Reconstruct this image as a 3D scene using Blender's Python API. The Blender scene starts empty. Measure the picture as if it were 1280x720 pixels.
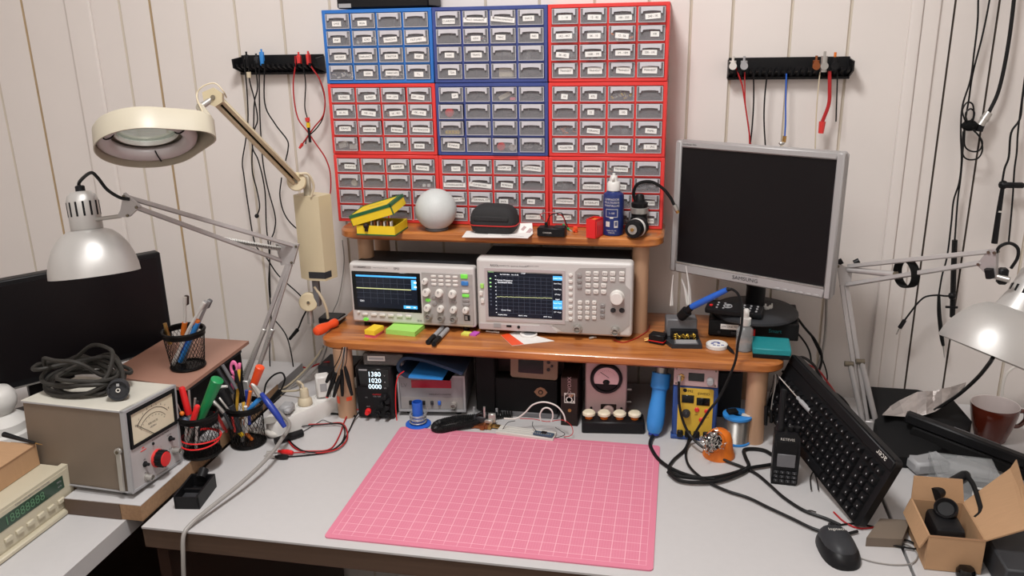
import bpy, bmesh, math, random
from mathutils import Vector as V, Matrix as Mx
random.seed(7)
C = bpy.context.scene; col = C.collection
PI = math.pi; R = math.radians
# ---------------------------------------------------------------- camera (solved from the cutting mat, 0.60 x 0.45 m)
CAM = V((0.313915, -1.684160, 1.643559)); YAW, PITCH, ROLL, FPX = -0.1996765, 0.3036376, -0.0203645, 1041.727
_f = V((math.sin(YAW)*math.cos(PITCH), math.cos(YAW)*math.cos(PITCH), -math.sin(PITCH)))
_r0 = V((math.cos(YAW), -math.sin(YAW), 0)); _u0 = _r0.cross(_f)
_r = _r0*math.cos(ROLL) + _u0*math.sin(ROLL); _u = _u0*math.cos(ROLL) - _r0*math.sin(ROLL)
cd = bpy.data.cameras.new('camera'); co = bpy.data.objects.new('camera', cd); col.objects.link(co)
cd.sensor_width = 36; cd.lens = FPX/1280*36; cd.clip_start = .02
co.matrix_world = Mx(((_r.x, _u.x, -_f.x, CAM.x), (_r.y, _u.y, -_f.y, CAM.y), (_r.z, _u.z, -_f.z, CAM.z), (0, 0, 0, 1)))
C.camera = co
def at(x, y, ax, val):            # where the sight line of a photo point meets the plane ax = val
    d = _f + _r*((x-640)/FPX) - _u*((y-360)/FPX); i = 'xyz'.index(ax)
    return CAM + d*((val-CAM[i])/d[i])
DESK = .75; SH = .95; US = 1.187; WALL = .36

# ---------------------------------------------------------------- materials
def lin(c):
    o = []
    for v in c[:3]:
        v /= 255.; o.append(v/12.92 if v <= .04045 else ((v+.055)/1.055)**2.4)
    return (*o, 1)
MATS = {}
def mat(name, c, rough=.5, metal=0, var=.08, scale=25, bump=0, emit=0, clear=None, coat=0, stretch=None, trans=0):
    m = bpy.data.materials.new(name); m.use_nodes = True; nt = m.node_tree; N = nt.nodes; L = nt.links
    b = N['Principled BSDF']; out = N['Material Output']
    b.inputs['Roughness'].default_value = rough; b.inputs['Metallic'].default_value = metal
    b.inputs['Coat Weight'].default_value = coat; b.inputs['Specular IOR Level'].default_value = .22 if max(c) < 60 and rough > .3 else .5; b.inputs['Transmission Weight'].default_value = trans
    lc = lin(c)
    tc = N.new('ShaderNodeTexCoord'); mp = N.new('ShaderNodeMapping'); nz = N.new('ShaderNodeTexNoise')
    nz.inputs['Scale'].default_value = scale; nz.inputs['Detail'].default_value = 3
    if stretch: mp.inputs['Scale'].default_value = stretch
    L.new(tc.outputs['Object'], mp.inputs['Vector']); L.new(mp.outputs[0], nz.inputs['Vector'])
    mx = N.new('ShaderNodeMix'); mx.data_type = 'RGBA'
    mx.inputs[6].default_value = tuple(v*(1-var) for v in lc[:3])+(1,)
    mx.inputs[7].default_value = tuple(min(1, v*(1+var)) for v in lc[:3])+(1,)
    L.new(nz.outputs['Fac'], mx.inputs[0]); L.new(mx.outputs[2], b.inputs['Base Color'])
    if bump:
        bp = N.new('ShaderNodeBump'); bp.inputs['Strength'].default_value = bump; bp.inputs['Distance'].default_value = .002
        L.new(nz.outputs['Fac'], bp.inputs['Height']); L.new(bp.outputs[0], b.inputs['Normal'])
    if emit:
        b.inputs['Emission Color'].default_value = lc; b.inputs['Emission Strength'].default_value = emit
    if clear is not None:
        t = N.new('ShaderNodeBsdfTransparent'); t.inputs[0].default_value = (.93, .93, .93, 1); ms = N.new('ShaderNodeMixShader')
        ms.inputs[0].default_value = 1-clear
        L.new(t.outputs[0], ms.inputs[1]); L.new(b.outputs[0], ms.inputs[2]); L.new(ms.outputs[0], out.inputs[0])
    MATS[name] = m; return m
mat('wall_paint', (228, 221, 216), .45, var=.03, scale=6)
mat('wall_caulk', (206, 196, 182), .6, var=.10, scale=14, stretch=(1, 1, .3))
mat('wall_stain', (176, 152, 118), .7, var=.3, scale=9, stretch=(1, 1, .4)); mat('wall_dark_joint', (95, 85, 76), .7)
mat('floor_brown', (84, 58, 48), .45, var=.25, scale=8, stretch=(1, 6, 1))
mat('ceiling_paint', (225, 221, 214), .8)
mat('laminate', (192, 190, 190), .42, var=.025, scale=60, bump=.03)
mat('edge_wood', (88, 70, 58), .5, var=.25, scale=30, stretch=(.2, 1, 4))
mat('chipboard', (150, 118, 88), .8, var=.3, scale=160)
mat('pine', (190, 118, 62), .28, var=.0, coat=.25)
mat('leg_wood', (186, 148, 118), .45, var=.12, scale=20, stretch=(4, 4, .5))
mat('red_plastic', (220, 60, 57), .35); mat('blue_plastic', (46, 112, 190), .35); mat('navy_plastic', (62, 76, 136), .35)
mat('drawer_plastic', (216, 214, 218), .25, var=.04, clear=.83)
mat('drawer_inner', (216, 214, 218), .3, var=.04, clear=.95); mat('drawer_lip', (226, 223, 228), .3, var=.04, clear=.30)
mat('paper', (236, 233, 229), .7, var=.03); mat('ink', (28, 28, 30), .6)
mat('ink_grey', (95, 95, 100), .6)
mat('black_plastic', (24, 24, 26), .42, var=.15); mat('black_matte', (20, 20, 21), .75, var=.2); mat('black_gloss', (8, 8, 10), .12)
mat('dark_grey', (52, 53, 56), .45); mat('mid_grey', (105, 105, 108), .45); mat('light_grey', (160, 160, 162), .45)
mat('cable_black', (24, 24, 25), .42); mat('cable_red', (176, 30, 34), .4); mat('cable_grey', (150, 146, 142), .45); mat('cable_white', (220, 216, 210), .45)
mat('cable_beige', (205, 192, 165), .5)
mat('white_plastic', (222, 220, 216), .38); mat('offwhite', (214, 210, 203), .4); mat('ball_white', (198, 201, 199), .55, bump=.05, scale=400)
mat('instrument_white', (206, 203, 200), .4, var=.03); mat('panel_grey', (168, 163, 160), .45, var=.03); mat('bezel_lilac', (186, 176, 176), .4, var=.03)
mat('button_white', (226, 222, 216), .4); mat('button_grey', (150, 146, 144), .4); mat('button_green', (120, 220, 80), .4, emit=.25); mat('button_blue', (60, 130, 205), .4)
mat('screen_black', (10, 11, 13), .15, var=.2); mat('screen_off', (20, 17, 19), .35, var=.25, scale=3)
mat('screen_navy', (16, 22, 34), .2, emit=.5); mat('lcd_blue', (70, 165, 230), .3, emit=.9); mat('lcd_line', (70, 78, 92), .4, emit=.35)
mat('lcd_white', (235, 240, 245), .4, emit=1.0); mat('trace_yellow', (190, 196, 140), .4, emit=.8); mat('trace_green', (150, 205, 140), .4, emit=.7)
mat('led_digit', (215, 240, 255), .4, emit=1.6)
mat('chrome', (210, 208, 204), .2, .75); mat('steel', (184, 181, 176), .36, .6); mat('silver_paint', (190, 188, 185), .42, .45, var=.03)
mat('silver_plastic', (172, 170, 170), .42, .25, var=.03); mat('arm_metal', (180, 176, 175), .42, .3); mat('brass', (190, 150, 90), .35, .9); mat('copper', (160, 95, 60), .4, .8)
mat('cream_arm', (206, 192, 160), .45, var=.03); mat('cream_paint', (182, 174, 156), .42, var=.03); mat('cream_inside', (196, 184, 176), .6); mat('tube_pale', (205, 196, 196), .35)
mat('lens_glass', (205, 225, 215), .05, clear=.55)
mat('screw', (120, 112, 98), .35, .8)
mat('mesh_black', (22, 21, 21), .4, .4)
mat('board_copper', (176, 132, 114), .42, .1, var=.05, scale=8)
mat('box_brown_grey', (118, 105, 92), .5, .1, var=.06); mat('box_top', (206, 202, 190), .5); mat('meter_face', (226, 216, 190), .5); mat('meter_panel', (186, 182, 182), .42, .15)
mat('cardboard', (178, 141, 106), .8, var=.08, scale=40, stretch=(1, 6, 1)); mat('cardboard_in', (150, 114, 84), .85, var=.08)
mat('beige_case', (194, 186, 164), .5, var=.03); mat('lcd_green_dark', (52, 74, 60), .25); mat('lcd_green_seg', (88, 132, 100), .4)
mat('red_bright', (222, 36, 38), .38); mat('orange', (240, 84, 40), .38); mat('orange_dark', (226, 118, 34), .45); mat('green', (22, 138, 78), .38)
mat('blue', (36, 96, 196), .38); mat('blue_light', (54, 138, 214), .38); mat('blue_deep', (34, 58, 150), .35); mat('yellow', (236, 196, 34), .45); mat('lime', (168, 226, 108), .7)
mat('pink', (236, 120, 170), .5); mat('pink_note', (240, 110, 130), .7); mat('yellow_note', (246, 210, 50), .7); mat('magenta_note', (196, 88, 190), .7); mat('lemon_note', (226, 226, 100), .7)
mat('teal', (24, 134, 140), .55, bump=.1, scale=120); mat('yellow_box', (240, 206, 40), .45); mat('green_box', (36, 98, 58), .45)
mat('solder', (172, 170, 166), .3, .85); mat('breadboard', (206, 203, 196), .5); mat('bag_silver', (176, 168, 164), .25, .3, var=.25, scale=45, bump=1.0)
mat('brown_glaze', (86, 34, 22), .12, coat=.4); mat('mug_in', (206, 196, 194), .25); mat('clear_plastic', (220, 224, 226), .12, clear=.84); mat('station_blue', (44, 76, 140), .45); mat('smoke_plastic', (110, 104, 100), .2, clear=.45)
mat('pad_blue_shaded', (20, 42, 66), .7); mat('navy_label', (30, 46, 104), .3); mat('red_display', (140, 20, 36), .25, emit=.12); mat('instrument_grey', (140, 138, 140), .45); mat('panel_yellow', (214, 178, 62), .5); mat('cable_coil', (50, 48, 45), .5); mat('dial_rose', (222, 186, 190), .5); mat('gauge_rose', (186, 158, 158), .5)
mat('case_dark', (40, 30, 28), .5); mat('case_zip', (196, 42, 40), .5); mat('case_cloth', (50, 49, 50), .8, bump=.2, scale=300)
mat('brass_wool', (196, 160, 60), .35, .7); mat('velcro', (18, 18, 18), .95); mat('wood_pencil', (226, 176, 60), .5); mat('meter_rose', (190, 164, 158), .45)
mat('walnut', (60, 42, 34), .5, var=.2, scale=14, stretch=(1, 1, .2)); mat('pcb_blue', (64, 84, 104), .5); mat('gold_logo', (150, 112, 84), .45)
mat('handheld_beige', (140, 116, 96), .5)

def pine_nodes():
    m = MATS['pine']; nt = m.node_tree; N = nt.nodes; L = nt.links; b = N['Principled BSDF']
    tc = N.new('ShaderNodeTexCoord'); mp = N.new('ShaderNodeMapping'); mp.inputs['Scale'].default_value = (.9, 9, 9)
    n1 = N.new('ShaderNodeTexNoise'); n1.inputs['Scale'].default_value = 7; n1.inputs['Detail'].default_value = 5; n1.inputs['Distortion'].default_value = .6
    cr = N.new('ShaderNodeValToRGB'); e = cr.color_ramp.elements
    e[0].position = .32; e[0].color = lin((150, 84, 40)); e[1].position = .7; e[1].color = lin((200, 128, 68))
    L.new(tc.outputs['Object'], mp.inputs[0]); L.new(mp.outputs[0], n1.inputs[0]); L.new(n1.outputs['Fac'], cr.inputs[0]); L.new(cr.outputs[0], b.inputs['Base Color'])
pine_nodes()
def cutting_mat():
    m = bpy.data.materials.new('cutting_mat_pink'); m.use_nodes = True; nt = m.node_tree; N = nt.nodes; L = nt.links; b = N['Principled BSDF']; b.inputs['Roughness'].default_value = .55
    tc = N.new('ShaderNodeTexCoord'); sp = N.new('ShaderNodeSeparateXYZ'); L.new(tc.outputs['Object'], sp.inputs[0])
    def mt(op, a, bb=None):
        n = N.new('ShaderNodeMath'); n.operation = op
        for i, v in enumerate((a, bb)):
            if v is None: continue
            if isinstance(v, (int, float)): n.inputs[i].default_value = v
            else: L.new(v, n.inputs[i])
        return n.outputs[0]
    def line(s, p, w): return mt('LESS_THAN', mt('MULTIPLY', mt('ABSOLUTE', mt('SUBTRACT', mt('FRACT', mt('ADD', mt('DIVIDE', s, p), .5)), .5)), p), w)
    x, y = sp.outputs[0], sp.outputs[1]
    ax, ay = mt('ABSOLUTE', x), mt('ABSOLUTE', y)
    ins = mt('MULTIPLY', mt('LESS_THAN', ax, .2765), mt('LESS_THAN', ay, .2015))
    major = mt('MULTIPLY', mt('MAXIMUM', line(x, .025, .0006), line(y, .025, .0006)), ins)
    minor = mt('MULTIPLY', mt('MAXIMUM', line(x, .005, .0003), line(y, .005, .0003)), ins)
    outb = mt('MULTIPLY', mt('LESS_THAN', ax, .288), mt('LESS_THAN', ay, .213))
    bord = mt('MULTIPLY', mt('MULTIPLY', mt('MAXIMUM', line(x, .025, .0005), line(y, .025, .0005)), outb), mt('SUBTRACT', 1, ins))
    edge = mt('MULTIPLY', mt('SUBTRACT', 1, mt('MULTIPLY', mt('LESS_THAN', ax, .2872), mt('LESS_THAN', ay, .2122))), outb)
    f = mt('MINIMUM', mt('ADD', mt('ADD', mt('MULTIPLY', major, .7), mt('MULTIPLY', minor, .16)), mt('ADD', mt('MULTIPLY', bord, .6), mt('MULTIPLY', edge, .6))), 1)
    nz = N.new('ShaderNodeTexNoise'); nz.inputs['Scale'].default_value = 18; L.new(tc.outputs['Object'], nz.inputs[0])
    m0 = N.new('ShaderNodeMix'); m0.data_type = 'RGBA'; m0.inputs[6].default_value = lin((210, 120, 144)); m0.inputs[7].default_value = lin((216, 128, 151)); L.new(nz.outputs[0], m0.inputs[0])
    mx = N.new('ShaderNodeMix'); mx.data_type = 'RGBA'; L.new(f, mx.inputs[0]); L.new(m0.outputs[2], mx.inputs[6]); mx.inputs[7].default_value = lin((240, 190, 202)); L.new(mx.outputs[2], b.inputs['Base Color'])
    MATS['cutting_mat_pink'] = m
cutting_mat()

# ---------------------------------------------------------------- mesh builder
def rz(a): return Mx.Rotation(a, 4, 'Z')
def tr(x, y=None, z=None): return Mx.Translation(V(x) if y is None else V((x, y, z)))
def frame(o, zdir, xhint=(1, 0, 0)):          # a matrix at o whose z axis is zdir
    z = V(zdir).normalized(); x = V(xhint); x = x - z*x.dot(z)
    if x.length < 1e-4: x = V((0, 1, 0)) - z*z.y
    x.normalize(); y = z.cross(x); o = V(o)
    return Mx(((x.x, y.x, z.x, o.x), (x.y, y.y, z.y, o.y), (x.z, y.z, z.z, o.z), (0, 0, 0, 1)))
def smooth_path(pts, k=6):
    pts = [V(p) for p in pts]
    if len(pts) < 3: return pts
    P = [pts[0]*2-pts[1]]+pts+[pts[-1]*2-pts[-2]]; o = []
    for i in range(1, len(P)-2):
        a, b, c, d = P[i-1:i+3]
        for j in range(k):
            t = j/k; o.append(.5*((2*b)+(c-a)*t+(2*a-5*b+4*c-d)*t*t+(3*b-a-3*c+d)*t**3))
    return o+[pts[-1]]
TXT = {}
def text_geo(s):
    if s in TXT: return TXT[s]
    cu = bpy.data.curves.new('lettering', 'FONT'); cu.body = s; cu.size = 1; cu.align_x = 'CENTER'; cu.align_y = 'CENTER'; cu.resolution_u = 2
    ob = bpy.data.objects.new('lettering', cu); me = bpy.data.meshes.new_from_object(ob)
    g = ([v.co.copy() for v in me.vertices], [tuple(p.vertices) for p in me.polygons])
    bpy.data.objects.remove(ob); bpy.data.curves.remove(cu); bpy.data.meshes.remove(me); TXT[s] = g
    return g
ROOTM = {}
class MB:
    def __init__(s, m=None): s.v = []; s.f = []; s.m = []; s.names = []; s.cur = m; s.M = Mx.Identity(4); s.wn = False
    def _mi(s, m):
        m = m or s.cur
        if m not in s.names: s.names.append(m)
        return s.names.index(m)
    def add(s, vs, fs, m=None, M=None):
        T = s.M @ M if M is not None else s.M; o = len(s.v); s.v += [T @ V(v) for v in vs]; i = s._mi(m)
        flip = T.determinant() < 0
        for f in fs:
            f = tuple(o+k for k in f); s.f.append(f[::-1] if flip else f); s.m.append(i)
        return s
    def box(s, c, d, m=None, M=None, bev=0, seg=1):
        if not bev:
            x, y, z = d[0]/2, d[1]/2, d[2]/2
            vs = [(c[0]+a*x, c[1]+b*y, c[2]+e*z) for a in (-1, 1) for b in (-1, 1) for e in (-1, 1)]
            return s.add(vs, [(0, 1, 3, 2), (4, 6, 7, 5), (0, 4, 5, 1), (2, 3, 7, 6), (0, 2, 6, 4), (1, 5, 7, 3)], m, M)
        bm = bmesh.new(); bmesh.ops.create_cube(bm, size=1, matrix=Mx.Translation(V(c)) @ Mx.Diagonal((*d, 1)))
        bmesh.ops.bevel(bm, geom=bm.edges[:], offset=min(bev, min(d)*.49), segments=seg, affect='EDGES', profile=.5)
        if seg > 1: s.wn = True
        return s.bm(bm, m, M)
    def span(s, a, b, m=None, M=None, bev=0, seg=1):
        return s.box([(a[i]+b[i])/2 for i in range(3)], [abs(b[i]-a[i]) for i in range(3)], m, M, bev, seg)
    def bm(s, bm, m=None, M=None):
        bm.verts.index_update(); s.add([v.co for v in bm.verts], [[v.index for v in f.verts] for f in bm.faces], m, M); bm.free(); return s
    def lathe(s, prof, n=24, m=None, M=None, closed=False, cap=True):
        vs = []; fs = []; k = len(prof)
        for i in range(n):
            a = 2*PI*i/n
            vs += [(r*math.cos(a), r*math.sin(a), z) for r, z in prof]
        for i in range(n):
            j = (i+1) % n
            for q in range(k-1 if not closed else k):
                w = (q+1) % k; fs.append((i*k+q, j*k+q, j*k+w, i*k+w))
        if not closed and cap:
            if prof[0][0] > 1e-5: fs.append(tuple(i*k for i in range(n))[::-1])
            if prof[-1][0] > 1e-5: fs.append(tuple(i*k+k-1 for i in range(n)))
        return s.add(vs, fs, m, M)
    def open_lathe(s, prof, n=24, m=None, M=None):
        return s.lathe(list(prof)+[(r-.0012 if r > .0013 else r, z) for r, z in reversed(prof)], n, m, M, closed=True)
    def cyl(s, a, b, r, r2=None, n=14, m=None):
        a, b = V(a), V(b); L = (b-a).length; r2 = r if r2 is None else r2
        return s.lathe([(r, 0), (r2, L)], n, m, frame(a, b-a))
    def tube(s, pts, r, n=7, m=None, k=6, sm=True):
        P = smooth_path(pts, k) if sm else [V(p) for p in pts]
        vs = []; fs = []; up = None
        for i, p in enumerate(P):
            t = (P[min(i+1, len(P)-1)]-P[max(i-1, 0)]).normalized()
            if up is None: up = V((0, 0, 1)) if abs(t.z) < .9 else V((1, 0, 0))
            x = up-t*up.dot(t)
            if x.length < 1e-5: x = t.orthogonal()
            x.normalize(); up = x; y = t.cross(x); rr = r(i/(len(P)-1)) if callable(r) else r
            vs += [p+(x*math.cos(2*PI*j/n)+y*math.sin(2*PI*j/n))*rr for j in range(n)]
        for i in range(len(P)-1):
            for j in range(n): q = (j+1) % n; fs.append((i*n+j, i*n+q, i*n+n+q, i*n+n+j))
        fs.append(tuple(range(n))[::-1]); fs.append(tuple((len(P)-1)*n+j for j in range(n)))
        return s.add(vs, fs, m)
    def ball(s, c, r, m=None, n=20, sc=(1, 1, 1), M=None):
        pr = [(r*math.sin(PI*i/(n//2)), -r*math.cos(PI*i/(n//2))) for i in range(n//2+1)]
        pr[0] = (0, -r); pr[-1] = (0, r)
        return s.lathe(pr, n, m, (M or Mx.Identity(4)) @ tr(c) @ Mx.Diagonal((*sc, 1)))
    def prism(s, poly, z0, z1, m=None, M=None):
        n = len(poly); ar = sum(poly[i][0]*poly[(i+1) % n][1]-poly[(i+1) % n][0]*poly[i][1] for i in range(n))
        if ar < 0: poly = poly[::-1]
        vs = [(x, y, z0) for x, y in poly]+[(x, y, z1) for x, y in poly]
        fs = [tuple(range(n))[::-1], tuple(range(n, 2*n))]+[(i, (i+1) % n, n+(i+1) % n, n+i) for i in range(n)]
        return s.add(vs, fs, m, M)
    def ring(s, c, R_, r, m=None, M=None, n=28, k=8):
        vs = []; fs = []
        for i in range(n):
            for j in range(k):
                a, b = 2*PI*i/n, 2*PI*j/k; vs.append(((R_+r*math.cos(b))*math.cos(a), (R_+r*math.cos(b))*math.sin(a), r*math.sin(b)))
        for i in range(n):
            for j in range(k): fs.append((i*k+j, (i+1) % n*k+j, (i+1) % n*k+(j+1) % k, i*k+(j+1) % k))
        return s.add(vs, fs, m, (M or Mx.Identity(4)) @ tr(c))
    def text(s, t, size, M, m='ink', sx=1):
        g = text_geo(t); return s.add([(v.x*size*sx, v.y*size, 0) for v in g[0]], g[1], m, M)
    def ftext(s, t, x, z, size, y=-.0004, m='ink', rot=0, sx=1):     # lettering on a front (facing -y)
        return s.text(t, size, tr(x, y, z) @ Mx.Rotation(PI/2, 4, 'X') @ rz(rot), m, sx)
    def build(s, name, parent=None, world=False, label=None, cat=None, group=None, kind=None, origin=None, plabel=None):
        me = bpy.data.meshes.new(name); o = bpy.data.objects.new(name, me); col.objects.link(o)
        if parent is not None:
            root = parent
            while root.parent: root = root.parent
            if world: I = ROOTM[root.name].inverted(); vs = [I @ v for v in s.v]
            else: vs = s.v
            o.parent = parent
            if plabel: o['label'] = plabel
        elif kind == 'structure' and origin is None: vs = s.v
        else:
            if origin is None:
                lo = V([min(v[i] for v in s.v) for i in range(3)]); hi = V([max(v[i] for v in s.v) for i in range(3)]); origin = V(((lo.x+hi.x)/2, (lo.y+hi.y)/2, lo.z))
            vs = [v-V(origin) for v in s.v]; o.location = origin
        me.from_pydata([tuple(v) for v in vs], [], s.f)
        for n in s.names: me.materials.append(MATS[n])
        me.polygons.foreach_set('material_index', s.m); me.polygons.foreach_set('use_smooth', [True]*len(s.f)); me.update()
        me.set_sharp_from_angle(angle=R(38))
        if s.wn: w = o.modifiers.new('weighted', 'WEIGHTED_NORMAL'); w.keep_sharp = True
        if label: o['label'] = label; o['category'] = cat
        if group: o['group'] = group
        if kind: o['kind'] = kind
        return o
def thing(name, label, cat, loc, rot=0, group=None, M=None):
    o = bpy.data.objects.new(name, None); col.objects.link(o); o.empty_display_size = .02
    m = M if M is not None else tr(loc) @ rz(rot)
    o.matrix_world = m; ROOTM[o.name] = m.copy()
    o['label'] = label; o['category'] = cat
    if group: o['group'] = group
    return o
def cable(name, label, cat, pts, r, m, group=None, k=6, n=7, extra=None):
    b = MB(m); b.tube(pts, r, n, k=k)
    if extra: extra(b)
    return b.build(name, label=label, cat=cat, group=group)
def Y(pts, y): return [at(px, py, 'y', y) for px, py in pts]
def Z(pts, z): return [at(px, py, 'z', z) for px, py in pts]
FR = Mx.Rotation(PI/2, 4, 'X')                  # turns an xy outline with +z height into an xz outline facing -y

# ---------------------------------------------------------------- the setting
def wall_profile():
    g = [-1.53, -1.413, -1.124, -1.036, -.936, -.80, -.672, -.545, -.41, -.28, -.15, -.02, .11, .235, .33, .423, .551, .676, .887, .974, 1.10, 1.22]
    b = MB('wall_paint'); dark = {.887, .974}; brown = {-1.413, -1.036}; xs = [-1.75]
    w = .0035
    def strip(x0, y0, x1, y1, m): b.add([(x0, y0, 0), (x1, y1, 0), (x1, y1, 2.8), (x0, y0, 2.8)], [(0, 1, 2, 3)], m)
    x = -1.75
    for c in g:
        m = 'wall_dark_joint' if c in dark else 'wall_stain' if c in brown else 'wall_caulk'; d = .007 if c in dark else .004; ww = .0022 if c in dark else w
        strip(x, WALL, c-ww, WALL, 'wall_paint'); strip(c-ww, WALL, c, WALL+d, m); strip(c, WALL+d, c+ww, WALL, m); x = c+ww
    strip(x, WALL, 1.5, WALL, 'wall_paint')
    b.span((-1.75, WALL+.012, 0), (1.5, WALL+.05, 2.8), 'wall_paint')
    b.build('wall_back', kind='structure')
wall_profile()
b = MB('wall_paint'); b.span((-1.80, -2.6, 0), (-1.75, WALL+.05, 2.8)); b.build('wall_left', kind='structure')
b = MB('wall_paint'); b.span((1.5, -2.6, 0), (1.55, WALL+.05, 2.8)); b.build('wall_right', kind='structure')
b = MB('wall_paint'); b.span((-1.75, -2.65, 0), (1.5, -2.6, 2.8)); b.build('wall_front', kind='structure')
b = MB('floor_brown'); b.span((-1.8, -2.65, -.05), (1.55, WALL+.05, 0)); b.build('floor', kind='structure')
b = MB('ceiling_paint'); b.span((-1.8, -2.65, 2.8), (1.55, WALL+.05, 2.85)); b.build('ceiling', kind='structure')
b = MB('wall_paint'); b.span((-1.277, WALL-.012, 0), (-1.205, WALL+.001, 2.8), bev=.005, seg=2); b.build('trim_1', kind='structure')
b = MB('wall_paint'); b.span((.797, WALL-.014, 0), (.822, WALL+.001, 2.8), bev=.005, seg=2); b.span((.822, WALL-.008, 0), (.858, WALL+.001, 2.8), bev=.004, seg=2); b.build('trim_2', kind='structure')

# main desk, left desk with the loose board on it, right table
d = thing('desk', 'long pale grey laminate desk under the pink cutting mat', 'desk', (0, -.05, 0))
b = MB('laminate'); b.span((-.66, -.472, DESK-.004), (.728, .335, DESK)); b.build('desktop_surface', d, world=True)
b = MB('edge_wood'); b.span((-.66, -.470, DESK-.045), (.728, .335, DESK-.004)); b.build('desktop_board', d, world=True, plabel='brown wood-grain edge of the desktop')
for x in (-.64, .70):
    b = MB('walnut'); b.span((x-.012, -.45, 0), (x+.012, .32, DESK-.045)); b.build('side_panel', d, world=True)
b = MB('walnut'); b.span((-.628, .30, .3), (.688, .315, DESK-.045)); b.build('back_panel', d, world=True)
d = thing('side_desk', 'white laminate desk on the left carrying the beige counter', 'desk', (-1.2, -.6, 0))
b = MB('laminate'); b.span((-1.72, -1.5, DESK-.036), (-.704, .34, DESK)); b.build('desktop', d, world=True)
for y in (-1.45, .3):
    b = MB('walnut'); b.span((-1.70, y-.012, 0), (-.74, y+.012, DESK-.036)); b.build('side_panel', d, world=True)
b = MB(); pb = [(-1.26, -.415), (-.832, -.415), (-.832, -.456), (-.667, -.456), (-.667, .12), (-1.26, .12)]; b.prism(pb, DESK+.001, DESK+.034, 'chipboard'); b.span((-.832, -.4575, DESK+.001), (-.712, -.456, DESK+.034), 'edge_wood'); b.prism(pb, DESK+.034, DESK+.0355, 'laminate')
b.build('shelf_board', label='white board with raw brown edges lying under the grey analog meter', cat='board')
BD = DESK+.0355
d = thing('side_table', 'white table on the right carrying the cardboard box', 'table', (1.08, -.1, 0))
b = MB('laminate'); b.span((.735, -.75, DESK-.036), (1.45, .335, DESK-.001), bev=.002); b.build('tabletop', d, world=True)
for y in (-.7, .3):
    b = MB('walnut'); b.span((.76, y-.012, 0), (1.43, y+.012, DESK-.036)); b.build('side_panel', d, world=True)

b = MB('cutting_mat_pink')
A_, B_, C_, D_ = [at(x, y, 'z', DESK+.003) for x, y in ((502, 535), (824, 558), (817, 715), (404, 673))]
def rrect(w, h, r, n=4):
    o = []
    for cx, cy, a0 in ((w/2-r, h/2-r, 0), (-w/2+r, h/2-r, 90), (-w/2+r, -h/2+r, 180), (w/2-r, -h/2+r, 270)):
        o += [(cx+r*math.cos(R(a0+90*i/n)), cy+r*math.sin(R(a0+90*i/n))) for i in range(n+1)]
    return o
b.M = tr(0, -.225, DESK); b.prism(rrect(.60, .45, .008), .0003, .003)
b.build('cutting_mat', label='pink gridded cutting mat lying on the middle of the desk', cat='cutting mat', origin=(0, -.225, DESK))

# desk shelf: two pine boards on turned legs
d = thing('desk_shelf', 'two-tier orange pine shelf standing on the back of the desk', 'shelf', (0, .2, DESK))
def board(x0, x1, y0, y1, z1, th):
    b = MB('pine'); n = 6; rr = .045; pl = []
    for cx, cy, a0 in ((x1-rr, y1-rr, 0), (x0+rr, y1-rr, 90), (x0+rr, y0+rr, 180), (x1-rr, y0+rr, 270)):
        pl += [(cx+rr*math.cos(R(a0+90*i/n)), cy+rr*math.sin(R(a0+90*i/n))) for i in range(n+1)]
    def inset(k): return [(x+(k if x < (x0+x1)/2 else -k), y+(k if y < (y0+y1)/2 else -k)) for x, y in pl]
    c = .005; N_ = len(pl); L_ = [(inset(c), z1-th), (pl, z1-th+c), (pl, z1-c), (inset(c*.6), z1-c*.3), (inset(c*1.4), z1)]
    vs = [(x, y, z) for q, z in L_ for x, y in q]; fs = [tuple(range(N_))[::-1], tuple(range(N_*4, N_*5))]
    for l in range(4): fs += [(l*N_+i, l*N_+(i+1) % N_, l*N_+N_+(i+1) % N_, l*N_+N_+i) for i in range(N_)]
    return b.add(vs, fs)
board(-.505, .556, .026, .335, SH, .023).build('lower_shelf', d, world=True)
board(-.487, .290, .148, .345, US, .023).build('upper_shelf', d, world=True)
def leg(x, y, z0, z1, r):
    b = MB('leg_wood'); b.lathe([(r, z0), (r, z0+.01), (r*.985, z0+(z1-z0)/2), (r, z1)], 24, M=tr(x, y, 0)); b.build('leg', d, world=True)
pl = at(431, 523, 'z', DESK); pr = at(942, 556, 'z', DESK)
leg(pl.x, pl.y+.02, DESK, SH-.0225, .0225); leg(pr.x, pr.y+.02, DESK, SH-.0225, .0225); leg(-.43, .30, DESK, SH-.0225, .0225); leg(.50, .30, DESK, SH-.0225, .0225)
for px, yy in ((458, .2), (479, .305), (801, .193)):
    p = at(px, 320, 'y', yy); leg(p.x, yy, SH, US-.0225, .0195)
leg(.235, .31, SH, US-.0225, .0195)
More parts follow.
